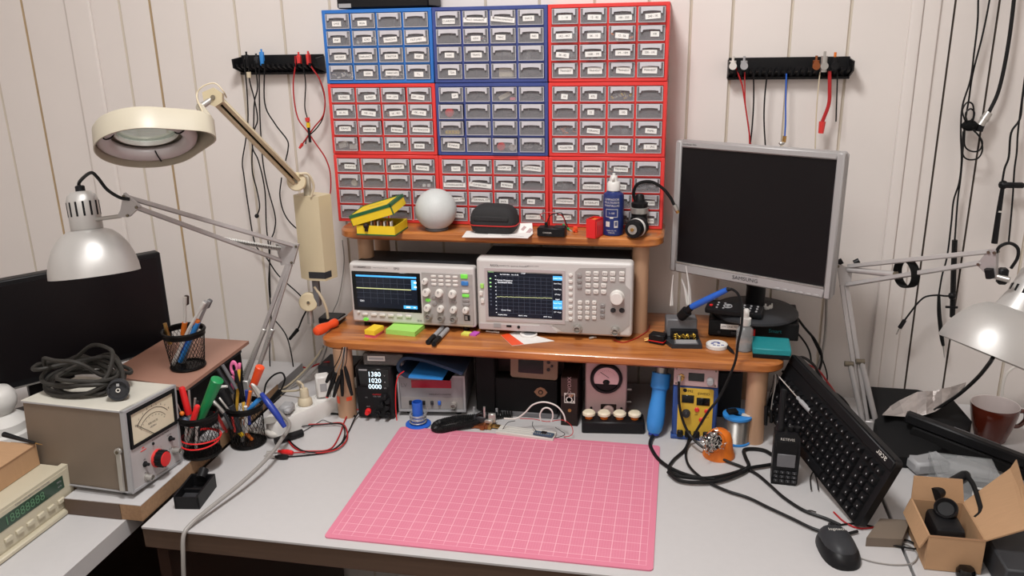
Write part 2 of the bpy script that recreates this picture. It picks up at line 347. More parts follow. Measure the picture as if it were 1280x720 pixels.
# ---------------------------------------------------------------- nine drawer cabinets on the upper shelf
CW, CH, CD_ = .2655, .1665, .124; CY = .234
fw, fd = .0085, .0045
cw = (CW-2*fw-3*fd)/4; ch = (CH-2*fw-3*fd)/4
def cab_body(m):
    b = MB(m)
    b.span((-CW/2, 0, 0), (-CW/2+fw, CD_, CH), bev=.0015); b.span((CW/2-fw, 0, 0), (CW/2, CD_, CH), bev=.0015)
    b.span((-CW/2, 0.0005, 0), (CW/2, CD_, fw), bev=.0012); b.span((-CW/2, .0005, CH-fw), (CW/2, CD_, CH), bev=.0012); b.span((-CW/2+.002, CD_-.003, .002), (CW/2-.002, CD_-.001, CH-.002))
    for i in range(1, 4):
        x = -CW/2+fw+i*cw+(i-.5)*fd; b.span((x-fd/2, .002, fw), (x+fd/2, CD_-.003, CH-fw))
        z = fw+i*ch+(i-.5)*fd; b.span((-CW/2+fw, .003, z-fd/2), (CW/2-fw, CD_-.003, z+fd/2))
    return b
def drawer_bm():
    b = MB('drawer_plastic'); w = cw-.0012; h = ch-.0016; t = .0013
    b.span((-w/2, 0, 0), (w/2, t*1.3, h)); b.span((-w/2, t, 0), (w/2, .11, t), 'drawer_inner'); b.span((-w/2, t, t), (-w/2+t, .11, h*.85), 'drawer_inner'); b.span((w/2-t, t, t), (w/2, .11, h*.85), 'drawer_inner'); b.span((-w/2, .11, 0), (w/2, .11+t, h*.8), 'drawer_inner')
    return b
def lip_bm():
    b = MB('drawer_lip'); w = (cw-.0012)*.80; h = ch-.0016; tt = .0095
    pl = [(-w/2, h-.001), (w/2, h-.001), (w/2, h-tt-.0045), (w/2-.0035, h-tt-.0045)]
    pl += [(w/2-.0045-(w-.009)*i/6, h-tt+.0012*math.sin(PI*i/6)) for i in range(7)] + [(-w/2+.0035, h-tt-.0045), (-w/2, h-tt-.0045)]
    b.prism([(x, z) for x, z in pl], 0, .0042, M=FR); w2 = (cw-.0012)/2; e_ = .0011
    b.span((-w2, -.0005, 0), (-w2+e_, .0004, h)); b.span((w2-e_, -.0005, 0), (w2, .0004, h)); b.span((-w2+e_, -.0005, 0), (w2-e_, .0004, e_)); b.span((-w2+e_, -.0005, h-e_), (w2-e_, .0004, h))
    return b
DR = drawer_bm(); LP = lip_bm(); dr_me = lp_me = None
bodies = {}
S = lambda s: [None if q.strip() in ('', '-') else q.strip() for q in s.split('|')]
rows = [  # column by column, top cabinet first; 16 drawer stickers each
 ('blue_plastic', 'bright blue drawer cabinet at the top left of the cabinet wall', S('LM35|IRDA| | |PNP|LDRS|TRIACS-N|F.E.T-J-FET|MOSFET|DARLINGT|TIRISTOR|IGBT| |LEDS|VARICAPS|T.L.')),
 ('red_plastic', 'red drawer cabinet below the bright blue one in the left column', S('R.PREC|R.PREC|1W - 2W|5W - 10W|10 - 91|100 - 910|1K - 9K1|10K - 91K|TERMIST|VARISTOR|BOBINAS|POTENCIOM.| | |DIODOS|ZENER')),
 ('red_plastic', 'red drawer cabinet at the lower left of the cabinet wall behind the yellow box', S('PUENTES| |FUSIBLES|FERRITAS| | | | | | | | | | | | ')),
 ('navy_plastic', 'navy blue drawer cabinet at the top of the middle column', S('CUARZOS|MULT. VARIABLES|POTENCIOMETROS|DIACS| |LEDS|74HC|NE5|SOIC|TRAFO| | |TDA| | | ')),
 ('navy_plastic', 'navy blue drawer cabinet in the centre of the cabinet wall', S('LM| | | | | | | | | | | |SONDAS| | | ')),
 ('red_plastic', 'red drawer cabinet at the bottom of the middle column behind the white ball', S('TACT|ROTAT.|CONM. AT|CONDENSAD.|CONDENSADORES|CLAVIJAS ELEC.|BORNAS| |TERMINAL AT|TERMINAL AT|JACK|BNC|C. POTEN|CABLES|PINES|CONECT. U')),
 ('red_plastic', 'red drawer cabinet at the top right with several drawers pulled forward', S('1 - 10|12 - 82|100 - 220|240 - 1K|1K2 - 4K7|5K - 10|12 - 56|10K|56 - 82|100K - 1M|1M - 10M|220 - 1M|TRANSIST|TRANSIST|TRANSIST|TRANSIST')),
 ('red_plastic', 'red drawer cabinet in the middle of the right column with clear bags in it', S('10|470| | | |22|100| | |CERAMIC| |PAPEL|POLIESTER|TANTAL|SMD|1 - 2N2')),
 ('red_plastic', 'red drawer cabinet at the lower right behind the blue spray bottle', S('CONDENSAD.|ELECTROLIT|TRIMMERS| | |CONDENSAD.|FILTROS| |CONDENSAD.|INTERRUPT| |MULTITURN|CONMUTAD.| | |TECLADOS'))]
proto = {}
for i, (m, lab, st) in enumerate(rows):
    c, r = divmod(i, 3)
    x = -.381+c*.2665; z = US+(2-r)*.1675+.0005
    cab = thing('drawer_cabinet', lab, 'drawer cabinet', (x, CY, z), 0, 'drawer cabinets stacked against the wall')
    if m not in proto: proto[m] = cab_body(m).build('body', cab)
    else:
        o = proto[m].copy(); col.objects.link(o); o.parent = cab
    for k in range(16):
        rr, cc = divmod(k, 4)
        dx = -CW/2+fw+cw/2+cc*(cw+fd); dz = CH-fw-ch-rr*(ch+fd)+.0008
        out = -.0005-random.random()*.0015
        if i == 6 and (rr in (1, 2) and cc < 3 or k == 3): out = -.011
        if i == 4 and k in (8, 14, 4): out = -.009
        if i == 1 and k in (2, 12, 9): out = -.005
        if dr_me is None: o = DR.build('drawer', cab); dr_me = o.data
        else: o = bpy.data.objects.new('drawer', dr_me); col.objects.link(o); o.parent = cab
        o.location = (dx, out, dz); dro = o
        if lp_me is None: o = LP.build('handle', dro); lp_me = o.data
        else: o = bpy.data.objects.new('handle', lp_me); col.objects.link(o); o.parent = dro
        s = st[k]
        if s:
            b = MB('paper'); n = len(s); w = min(.054, .0080+.0035*n); h = .0112 if n < 12 else .0105
            if w > .03 and n <= 9: w *= .9
            rt = R(random.choice((-4, -1, 0, 0, 1, 2, 4, 6))); lx = random.uniform(-.3, .3)*max(0, cw-.012-w); lz = .0125+random.uniform(-.002, .002)
            if i == 6 and rr == 3: h = .014; lz = .015
            b.M = tr(lx, -.0003, lz) @ Mx.Rotation(rt, 4, 'Y')
            b.box((0, 0, 0), (w, .0006, h)); tw = .0052 if n < 12 else .0045
            b.ftext(s, 0, 0, min(tw*1.15, w*1.55/n), y=-.0006, m='ink'); b.build('sticker', dro)
# things that show through some drawer fronts
def inner(i, k, name, label, cat, fn, grp=None):
    c, r = divmod(i, 3); rr, cc = divmod(k, 4)
    x = -.381+c*.2665-CW/2+fw+cw/2+cc*(cw+fd); z = US+(2-r)*.1675+CH-fw-ch-rr*(ch+fd)+.003; b = MB(); b.M = tr(x, CY, z); fn(b); b.build(name, label=label, cat=cat, group=grp)
def discs(b):
    b.cyl((-.012, .006, .010), (-.012, .014, .010), .0095, m='red_bright', n=18)
inner(4, 14, 'reel', 'small red reel inside the bottom drawer of the centre cabinet', 'reel', discs)
inner(4, 14, 'disc', 'white disc behind the front of a drawer in the centre cabinet', 'disc', lambda b: (b.cyl((.016, .003, .0085), (.016, .006, .0085), .008, m='white_plastic', n=18), b.cyl((.004, .008, .016), (.004, .010, .016), .011, m='clear_plastic', n=18)))
inner(4, 4, 'reel', 'pink-red wire reel in the left drawer of the centre cabinet', 'reel', lambda b: b.cyl((-.008, .006, .011), (-.008, .016, .011), .010, m='red_bright', n=18))
inner(4, 8, 'terminal_strip', 'yellow terminal strip lying in a drawer of the centre cabinet', 'terminal strip', lambda b: (b.box((-.002, .010, .004), (.034, .010, .007), 'yellow_box'), [b.cyl((x, .004, .005), (x, .006, .005), .0018, m='brass', n=10) for x in (-.012, -.004, .004, .011)]))
inner(3, 14, 'parts_box', 'cream box standing in the bottom drawer of the top navy cabinet', 'box', lambda b: (b.box((.004, .012, .014), (.034, .014, .027), 'beige_case', bev=.001), b.box((.004, .0045, .014), (.030, .0008, .001), 'ink_grey')))
inner(4, 2, 'relay', 'cream relay leaning in a top drawer of the centre cabinet', 'relay', lambda b: (b.box((.003, .012, .010), (.028, .010, .010), 'beige_case', M=Mx.Rotation(R(-25), 4, 'Y')), b.box((.018, .010, .004), (.012, .008, .006), 'pink_note')))
inner(2, 4, 'buzzer', 'round cream buzzer in a drawer of the lower left cabinet', 'buzzer', lambda b: b.cyl((.010, .004, .0095), (.010, .010, .0095), .0085, m='beige_case', n=18))
inner(2, 12, 'buzzer', 'round cream buzzer in the bottom corner drawer of the lower left cabinet', 'buzzer', lambda b: b.cyl((.018, .004, .0095), (.018, .010, .0095), .0085, m='meter_face', n=18))
inner(2, 13, 'knob', 'pale round knob behind the yellow box in a drawer front', 'knob', lambda b: b.cyl((-.008, .004, .011), (-.008, .012, .011), .009, m='light_grey', n=18))
for q in range(2): inner(2, 7, 'connector', 'small white connector block in the fourth drawer of the lower left cabinet', 'connector', lambda b: b.box((-.001+q*.012, .006, .0055), (.008, .008, .007), 'white_plastic', bev=.0008), 'pair of white connector blocks in one drawer')
inner(1, 12, 'adapter', 'cream transformer lying in the bottom left drawer of the left red cabinet', 'transformer', lambda b: (b.box((-.010, .010, .014), (.020, .012, .014), 'offwhite', M=Mx.Rotation(R(-14), 4, 'Y'), bev=.001), b.box((.013, .010, .007), (.018, .010, .011), 'offwhite', bev=.001)))
def bag(i, k, lab, m='clear_plastic'):
    def fn(b):
        rs = random.Random(i*20+k)
        for q in range(5): b.ball((rs.uniform(-.018, .018), .012, rs.uniform(.006, .024)), rs.uniform(.006, .010), m, 8, (1, .5, .8))
    inner(i, k, 'plastic_bag', lab, 'bag', fn)
bag(6, 4, 'crumpled clear bag in the second row left drawer of the top right cabinet'); bag(6, 8, 'crumpled clear bag in the third row left drawer of the top right cabinet')
bag(7, 10, 'clear bag bulging in the third row of the right column middle cabinet'); bag(1, 7, 'clear bag sticking out of the right drawer of the left red cabinet'); bag(1, 4, 'clear bag in the left drawer of the left red cabinet')
def bits(i, k, lab, mats_, seed):
    def fn(b):
        rs = random.Random(seed)
        for q in range(14):
            p = V((rs.uniform(-.022, .022), rs.uniform(.006, .03), rs.uniform(.002, .012))); b.cyl(p, p+V((rs.uniform(-1, 1), rs.uniform(-.3, .3), rs.uniform(-.3, .5))).normalized()*.007, .0018, n=7, m=rs.choice(mats_))
    b = MB(); c, r = divmod(i, 3); rr, cc = divmod(k, 4)
    b.M = tr(-.381+c*.2665-CW/2+fw+cw/2+cc*(cw+fd), CY, US+(2-r)*.1675+CH-fw-ch-rr*(ch+fd)+.003); fn(b); b.build('small_components', label=lab, cat='components', kind='stuff')
bits(7, 15, 'loose yellow and white components heaped in a drawer of the right column', ['yellow_box', 'white_plastic', 'brass'], 3)
bits(6, 6, 'loose cream components in the pulled-out drawer of the top right cabinet', ['beige_case', 'orange_dark', 'offwhite'], 5)
bits(8, 2, 'loose orange components in the third top drawer of the lower right cabinet', ['orange_dark', 'beige_case'], 6)
bits(1, 6, 'loose tan components in the third drawer of the left red cabinet', ['brass', 'orange_dark', 'beige_case'], 8)
bits(8, 8, 'loose tan discs in the third row left drawer of the lower right cabinet', ['orange_dark', 'brass'], 9)
for i_, k_, l_, m_, s_ in ((0, 5, 'loose white components in the second row of the bright blue cabinet', ['white_plastic', 'light_grey'], 31), (0, 8, 'loose grey components in the third row left drawer of the bright blue cabinet', ['light_grey', 'offwhite'], 32), (0, 12, 'few white scraps in the bottom left drawer of the bright blue cabinet', ['white_plastic'], 33), (0, 14, 'white scraps in the third bottom drawer of the bright blue cabinet', ['white_plastic', 'offwhite'], 34), (3, 5, 'loose pale components in the second row of the top navy cabinet', ['offwhite', 'pink_note', 'light_grey'], 35), (7, 8, 'loose tan components in the third row left drawer of the right middle cabinet', ['orange_dark', 'copper', 'light_grey'], 36), (7, 2, 'loose yellow parts in the top row of the right middle cabinet', ['yellow_box', 'beige_case'], 37), (6, 9, 'loose cream parts in the third row of the top right cabinet', ['beige_case', 'offwhite', 'dark_grey'], 38), (4, 15, 'grey scraps in the bottom right drawer of the centre cabinet', ['light_grey'], 39), (8, 7, 'loose grey parts in the second row right drawer behind the bent cable', ['light_grey', 'dark_grey'], 40)): bits(i_, k_, l_, m_, s_)
bag(3, 10, 'clear bag in the third row of the top navy cabinet'); bag(3, 11, 'clear bag in the third row right drawer of the top navy cabinet'); bag(0, 4, 'clear bag peeking from the second row left drawer of the bright blue cabinet')
bag(1, 0, 'clear bag in the top left drawer of the left red cabinet'); bag(1, 1, 'clear bag in the second top drawer of the left red cabinet'); bag(6, 5, 'clear bag in the pulled-out second drawer of the top right cabinet'); bag(8, 4, 'clear bag in the second row left drawer of the lower right cabinet')
# box lying on top of the blue cabinet, only its underside edge in view
d = thing('equipment_case', 'black case lying on top of the bright blue drawer cabinet', 'case', (-.33, .28, US+.5035))
b = MB('black_plastic'); b.span((-.475, .236, US+.5035), (-.254, .34, US+.56), bev=.004); b.build('body', d, world=True)
b = MB('light_grey'); b.span((-.47, .2355, US+.506), (-.44, .2375, US+.515)); b.build('label_plate', d, world=True)

# ---------------------------------------------------------------- on the upper shelf
# yellow and green box, lid ajar
p = at(448, 292, 'z', US); 
T = thing('parts_box', 'yellow and green cardboard box with its lid propped ajar', 'box', tuple(at(470, 294.5, 'z', US)), R(-2))
b = MB('yellow_box'); W_, D_, H_ = .094, .085, .023; t = .0015
b.span((-W_/2, 0, 0), (W_/2, t, H_)); b.span((-W_/2, D_-t, 0), (W_/2, D_, H_)); b.span((-W_/2, t, 0), (-W_/2+t, D_-t, H_)); b.span((W_/2-t, t, 0), (W_/2, D_-t, H_)); b.span((-W_/2-.001, -.001, 0), (W_/2+.001, D_+.001, .003), 'green_box')
b.build('tray', T)
b = MB('yellow_box'); b.M = tr(-W_/2-.006, -.004, .020) @ Mx.Rotation(R(-17), 4, 'Y') @ Mx.Rotation(R(4), 4, 'X')
LW = W_+.012; LD = D_+.006
b.span((0, 0, .002), (LW, t, .024)); b.span((0, LD-t, .002), (LW, LD, .024)); b.span((0, 0, .002), (t, LD, .024)); b.span((LW-t, 0, .002), (LW, LD, .024)); b.span((0, 0, .024), (LW, LD, .026))
for a, c in (((-.001, -.001, .020), (LW+.001, .001, .027)), ((-.001, LD-.001, .020), (LW+.001, LD+.001, .027)), ((LW-.001, 0, .020), (LW+.001, LD, .027)), ((-.001, 0, .0), (.001, LD, .027)), ((LW-.001, -.001, 0), (LW+.001, .003, .027)), ((0, 0, .026), (LW, .008, .0268)), ((LW-.010, 0, .026), (LW, LD, .0268)), ((0, LD-.006, .026), (LW, LD, .0268))): b.span(a, c, 'green_box')
b.text('ELECTRO', .009, tr(LW/2, LD/2, .0265), 'green_box'); b.build('lid', T)
for k in range(7):
    b = MB('copper' if k % 2 else 'offwhite'); b.M = ROOTM[T.name]; b.box((-.012+k*.008, .010, .020), (.003, .012, .026), bev=.0006)
    b.build('contact_strip', label='small contact strip standing in the open yellow box', cat='contact strip', group='contact strips in the yellow box')
b = MB('case_dark'); b.M = ROOTM[T.name]; b.ball((-.022, -.002, .023), .007, n=14); b.cyl((-.022, -.002, .010), (-.022, -.002, .023), .004, n=10); b.build('knob', label='dark knob hanging over the front edge of the yellow box', cat='knob')
# white ball speaker
p = at(541, 291, 'z', US); T = thing('smart_speaker', 'white fabric ball-shaped speaker on the upper shelf', 'speaker', tuple(p+V((0, .035, 0))))
b = MB('ball_white'); rr = .049; pr_ = [(.020, .001)]+[(rr*math.sin(R(a)), .0485-rr*math.cos(R(a))) for a in range(28, 180, 8)]+[(0, .0975)]; b.lathe(pr_, 40); b.build('shell', T)
b = MB('mid_grey'); b.lathe([(.026, 0), (.0275, .0015), (.0275, .005), (.024, .006)], 32); b.build('foot', T)
# black hard case with red zip, papers beneath
pp = at(625, 295, 'z', US)
b = MB('paper'); b.M = tr(pp.x, pp.y, US) @ rz(R(4)); b.box((-.010, .012, .0006), (.150, .06, .0012)); b.box((.02, .01, .0018), (.10, .05, .001), M=rz(R(-9))); b.ftext('', 0, 0, .01)
b.text('INSTRUCCIONES', .007, tr(.03, -.008, .0025) @ rz(R(-9)), 'ink_grey'); b.build('paper_sheets', label='white printed sheets lying under the black zip case', cat='paper')
T = thing('zip_case', 'black hard zip case with a red zip on white papers', 'case', (pp.x-.019, pp.y+.034, US+.0025), R(-3))
def pillow(b, w, dd, z0, z1, k, m, n=22):     # a rounded-rectangle shell between z0 and z1
    pr2 = []
    for zz, s in ((z0, .80), (z0+(z1-z0)*.12, .94), (z0+(z1-z0)*.35, 1), (z0+(z1-z0)*.55, .99), (z0+(z1-z0)*.8, .9), (z1-(z1-z0)*.06, .74), (z1, .55)): pr2.append((zz, s))
    rows_ = [[(x, y, zz) for x, y in rrect(w*s, dd*s, min(w, dd)*s*.32, 5)] for zz, s in pr2]; N_ = len(rows_[0])
    vs = [q for r_ in rows_ for q in r_]; fs = [tuple(range(N_))[::-1], tuple(range(N_*(len(rows_)-1), N_*len(rows_)))]
    for l in range(len(rows_)-1): fs += [(l*N_+i, l*N_+(i+1) % N_, l*N_+N_+(i+1) % N_, l*N_+N_+i) for i in range(N_)]
    b.add(vs, fs, m)
b = MB(); pillow(b, .110, .064, 0, .063, 0, 'case_cloth'); b.box((0, -.0310, .036), (.082, .006, .012), 'case_cloth', bev=.0025); b.build('shell', T)
b = MB('case_zip'); b.tube([(x*1.012, y*1.012, .0195) for x, y in rrect(.110, .064, .02, 5)]+[(.0557, .0124, .0195)], .0013, 6, sm=False); b.build('zip', T)
# leaflet beside the case
q = at(655, 293, 'z', US); b = MB('paper'); b.M = tr(q.x, q.y+.006, US) @ rz(R(12)) @ Mx.Rotation(R(34), 4, 'X'); b.box((-.004, .012, .0012), (.046, .040, .0008)); b.box((.006, .008, .0018), (.009, .026, .0003), 'gauge_rose', M=rz(R(-35))); b.box((-.010, .012, .0018), (.007, .014, .0003), 'gauge_rose', M=rz(R(-35))); b.build('leaflet', label='small folded leaflet with pink patches leaning beside the black case', cat='paper')
# charger module
q = at(689, 296, 'z', US); T = thing('charger_module', 'black charger module with wire loops on top of the upper shelf', 'charger', (q.x, q.y+.014, US), R(-4))
b = MB('black_plastic'); b.box((0, 0, .010), (.064, .03, .020), bev=.002); b.box((.018, 0, .0205), (.026, .026, .003), bev=.001); b.ftext('CHARGER', -.008, .009, .0045, y=-.0153, m='offwhite'); b.build('body', T)
b = MB('black_plastic'); b.box((-.014, .002, .024), (.007, .007, .012), bev=.001); b.build('plug', T)
for s in (-1, 1):
    b = MB('cable_red' if s < 0 else 'cable_black'); b.tube([(-.014+s*.002, .002, .03), (-.016+s*.012, .004, .046), (.006+s*.012, .006, .052), (.022, .01+s*.004, .045), (.03, .012, .024+s*.004), (.034, .012, .018)], .0011, 6); b.build('wire', T)
q = at(735, 291, 'z', US)
b = MB('green'); q1 = at(704, 281, 'y', .212); q2 = at(718, 292, 'y', .19); b.cyl(q1, q1.lerp(q2, .55), .0035, .0028, 10); b.cyl(q1.lerp(q2, .55), q2, .0018, .0009, 8, 'steel'); b.build('alligator_clip', label='green crocodile clip lying beside the black charger module', cat='clip')
b = MB('orange'); q1 = at(719, 291, 'z', US); b.M = tr(q1.x, q1.y+.004, US); b.span((-.005, -.002, 0), (.005, .002, .014), bev=.001); b.span((-.005, -.006, .004), (-.001, .002, .007)); b.cyl((.003, -.004, .010), (.003, .004, .010), .003, n=12); b.build('binding_post', label='small orange plastic clip standing left of the red block', cat='clip')
# red block
q = at(737, 297, 'z', US); T = thing('terminal_box', 'red plastic block open at the top on the upper shelf', 'block', (q.x-.008, q.y, US), R(-24))
b = MB('red_bright'); t = .002; w_, d_, h_ = .023, .036, .043
b.span((0, 0, 0), (w_, t, h_)); b.span((0, d_-t, 0), (w_, d_, h_)); b.span((0, t, 0), (t, d_-t, h_)); b.span((w_-t, t, 0), (w_, d_-t, h_)); b.span((t, t, 0), (w_-t, d_-t, .004)); b.span((w_, .005, .005), (w_+.001, d_-.005, h_-.006), 'red_plastic'); b.build('body', T)
b = MB('orange_dark'); b.span((.004, .006, .004), (w_-.004, d_-.006, h_-.003)); b.build('insert', T)
# spray bottle
q = at(765, 296, 'z', US); T = thing('spray_bottle', 'navy blue screen cleaner bottle with a white pump cap', 'bottle', (q.x, q.y+.026, US), R(-5))
b = MB('navy_label'); b.lathe([(.021, 0), (.0235, .002), (.0235, .088), (.022, .094), (.012, .101), (.011, .104)], 32); b.build('bottle', T)
b = MB('white_plastic')
b2 = MB('offwhite'); 
def wrap(t, z, size, dx=0, m='offwhite', bb=b2):
    g = text_geo(t); r_ = .0238
    bb.add([(r_*math.sin((v.x*size+dx)/r_), -r_*math.cos((v.x*size+dx)/r_), z+v.y*size) for v in g[0]], g[1], m)
wrap('LIMPIADOR', .084, .0068); wrap('MULTIUSOS', .077, .0068); wrap('PANTALLAS', .070, .0068); wrap('1-100', .053, .006); wrap('PARA TV, PC', .013, .0042); wrap('Y MOVIL', .008, .0042)
def arcrect(bb, x0, x1, z0, z1, m):
    r_ = .0239; n = 6; vs = []; fs = []
    for i in range(n+1):
        a = (x0+(x1-x0)*i/n)/r_; vs += [(r_*math.sin(a), -r_*math.cos(a), z0), (r_*math.sin(a), -r_*math.cos(a), z1)]
    for i in range(n): fs.append((2*i, 2*i+2, 2*i+3, 2*i+1))
    bb.add(vs, fs, m)
for a in ((-.014, .014, .0615, .0625), (-.014, .014, .044, .045), (-.014, -.013, .044, .0625), (.013, .014, .044, .0625), (-.004, .004, .041, .044), (-.014, -.004, .022, .034), (.006, .015, .020, .036)): arcrect(b2, *a, 'offwhite')
arcrect(b2, .0075, .0135, .024, .034, 'navy_label'); b2.build('label_print', T)
b.lathe([(.0125, .100), (.0145, .102), (.0145, .118), (.0125, .121), (.009, .122), (.0085, .131), (.0075, .134), (.0035, .135), (.003, .140)], 24); b.box((0, -.010, .129), (.006, .009, .006), bev=.001); b.build('pump_cap', T)
# coax / connector assembly: black tube coupling with bent cable
q = at(800, 292, 'z', US); T = thing('cable_connector', 'upright black cable coupling with silver collar behind the blue bottle', 'connector', (q.x-.004, q.y+.028, US))
b = MB('black_plastic'); b.lathe([(.0185, 0), (.0195, .003), (.0195, .03), (.018, .034), (.018, .055), (.019, .058), (.019, .066), (.012, .07), (.010, .082), (.007, .086)], 24); b.build('sleeve', T)
b = MB('steel'); b.lathe([(.0185, .042), (.0205, .043), (.0205, .055), (.0185, .056)], 24); b.build('collar', T)
b = MB('cable_black'); e = [at(x, y, 'y', yy) for x, y, yy in ((797, 258, .215), (792, 243, .21), (797, 230, .205), (813, 227, .2), (828, 235, .2), (838, 247, .2), (843, 257, .2))]; b.tube(e, .0036, 8); b.build('cable', T, world=True)
b = MB('steel'); v_ = (e[-1]-e[-2]).normalized(); b.cyl(e[-1]-v_*.002, e[-1]+v_*.012, .0052, n=12); b.cyl(e[-1]+v_*.012, e[-1]+v_*.019, .0042, n=12, m='brass'); b.build('plug', T, world=True)
q = at(790, 299, 'z', US); T = thing('cable_connector', 'black round coupling lying on its side with a silver centre facing out', 'connector', (q.x, q.y+.0, US), R(-22))
b = MB('black_plastic'); Mq = tr(0, .002, .0215) @ Mx.Rotation(-PI/2, 4, 'X')
b.lathe([(.016, 0), (.0195, .001), (.021, .006), (.021, .015), (.0195, .016), (.0195, .024), (.021, .025), (.021, .04), (.0, .041)], 26, M=Mq); b.build('sleeve', T)
b = MB('white_plastic'); b.lathe([(.0197, .016), (.0213, .0165), (.0213, .0235), (.0197, .024)], 26, M=Mq); b.build('band', T)
b = MB('steel'); b.lathe([(.011, -.002), (.011, .001), (.0, .0012)], 20, M=Mq); b.lathe([(.004, -.005), (.004, -.002)], 12, M=Mq, m='brass'); b.build('contact', T)
# ---------------------------------------------------------------- instruments on the lower shelf
def feet(T, w, d, h, m='black_plastic', r=.008):
    for x in (-w/2+.03, w/2-.03):
        for y in (.02, d-.02):
            b = MB(m); b.cyl((x, y, -h), (x, y, .001), r, n=12); b.build('foot', T)
def button(T, x, z, w, h, m, dep=.004, txt=None, rnd=0):
    b = MB(m)
    if rnd: b.lathe([(w/2, 0), (w/2, dep*.7), (w/2-.001, dep)], 14, M=tr(x, .0, z) @ Mx.Rotation(PI/2, 4, 'X') @ Mx.Diagonal((1, h/w, 1, 1)))
    else: b.box((x, -dep/2, z), (w, dep, h), bev=.0012)
    if txt: b.ftext(txt, x, z, min(h*.55, w*1.3/len(txt)), y=-dep-.0003, m='ink_grey')
    return b.build('button', T)
def knob(T, x, z, r, m='button_white', dep=.014, m2=None, name='knob', mark=True):
    b = MB(m); M = tr(x, 0, z) @ Mx.Rotation(PI/2, 4, 'X')
    b.lathe([(r*1.08, 0), (r*1.08, .002), (r, .003), (r*.94, dep-.001), (r*.86, dep), (r*.8, dep), (r*.5, dep+.0001), (0, dep+.0002)], 22, M=M)
    if mark: b.box((x, -dep-.0004, z+r*.45), (r*.16, .0012, r*.6), 'ink_grey')
    if m2: b.lathe([(r*.8, dep), (r*.8, dep+.0012), (0, dep+.0013)], 20, m2, M=M)
    return b.build(name, T)
def bnc(T, x, z, r=.0075, name='connector'):
    b = MB('steel'); M = tr(x, 0, z) @ Mx.Rotation(PI/2, 4, 'X')
    b.lathe([(r*1.35, 0), (r*1.35, .003), (r, .003), (r, .016), (r*.8, .016), (r*.8, .008), (r*.3, .008), (r*.3, .013), (0, .013)], 18, M=M); b.box((x, -.011, z), (r*2.5, .003, .0025), m='steel'); return b.build(name, T)
def rframe(b, x0, x1, z0, z1, t, y0, y1, m): # a rectangular frame
    b.span((x0, y0, z0), (x0+t, y1, z1), m); b.span((x1-t, y0, z0), (x1, y1, z1), m); b.span((x0+t, y0, z0), (x1-t, y1, z0+t), m); b.span((x0+t, y0, z1-t), (x1-t, y1, z1), m)

T = thing('oscilloscope', 'white digital oscilloscope with a flat trace on its screen', 'oscilloscope', (-.2961, .124, SH+.012), R(-.7))
w, h, d = .3116, .150, .11
def sx(c): return (c-522.5)/2836
def sz(cx, cy): return h-(cy-100-(cx-80)*.031)/2950
b = MB('instrument_white'); b.span((-w/2, 0, 0), (w/2, .03, h), bev=.007, seg=3); b.span((-w/2+.004, .028, .004), (w/2-.004, d+.03, h-.004), 'dark_grey', bev=.006); b.build('body', T)
b = MB('panel_grey'); b.span((sx(598), -.0012, sz(780, 540)), (sx(952), .003, sz(780, 170)), bev=.0008); b.span((sx(660), -.0016, sz(780, 262)), (sx(950), -.001, sz(780, 259)), 'light_grey'); b.span((sx(768), -.0016, sz(780, 440)), (sx(771), -.001, sz(780, 262)), 'light_grey'); b.span((sx(868), -.0016, sz(780, 540)), (sx(871), -.001, sz(780, 175)), 'light_grey'); b.build('control_panel', T)
b = MB('screen_black'); b.span((sx(100), -.0014, sz(340, 458)), (sx(588), .003, sz(340, 166)), bev=.001); sc = b.build('screen', T)
b = MB('screen_navy'); x0, x1, z0, z1 = sx(131), sx(562), sz(340, 432), sz(340, 186); b.span((x0, -.0018, z0), (x1, -.0013, z1)); Xg = sx(522); y_ = -.0021
for k in range(1, 8): X_ = x0+(Xg-x0)*k/8; b.span((X_-.0002, y_, z0+.012), (X_+.0002, -.0017, z1-.008), 'lcd_line')
for k in range(1, 5): Z_ = z0+.012+(z1-z0-.02)*k/5; b.span((x0, y_, Z_-.0002), (Xg, -.0017, Z_+.0002), 'lcd_line')
b.span((x0, y_, z1-.006), (x1, -.0017, z1-.002), 'lcd_blue'); b.span((Xg+.001, y_, z1-.034), (x1-.001, -.0017, z1-.010), 'lcd_blue'); b.box((Xg+.011, y_-.0002, z1-.016), (.006, .0004, .004), 'lcd_white'); b.box((Xg+.011, y_-.0002, z1-.027), (.006, .0004, .004), 'lcd_white')
b.span((sx(462), y_, z0+.001), (x1-.001, -.0017, z0+.009), 'lcd_blue'); b.box((sx(495), y_-.0002, z0+.005), (.010, .0004, .003), 'lcd_white'); b.box((sx(540), y_-.0002, z0+.005), (.005, .0004, .002), 'lcd_white')
b.ftext('CH1', x0+.012, z0+.016, .006, y=y_, m='lcd_white'); b.build('display', sc)
b = MB('trace_yellow'); zt = z0+(z1-z0)*.585; b.span((x0, -.0026, zt-.0009), (Xg, -.0016, zt+.0009)); b.build('trace', sc)
b = MB('panel_grey'); b.span((sx(115), -.0004, h-.0125), (sx(243), .002, h-.0065)); b.ftext('SIGLENT', sx(178), h-.0095, .0056, y=-.0008, m='ink'); b.ftext('SPO', sx(425), h-.0105, .008, m='ink'); b.ftext('Digital Storage Oscilloscope', sx(310), h-.0095, .0032, m='ink_grey'); b.build('brand_plate', T)
for cx in (177, 242, 303, 365, 428, 492): button(T, sx(cx), sz(340, 486), .0145, .0065, 'button_white', rnd=0)
button(T, sx(131), sz(131, 466), .007, .0068, 'button_white', rnd=1)
button(T, sx(181), .0085, .014, .008, 'button_green', rnd=1)
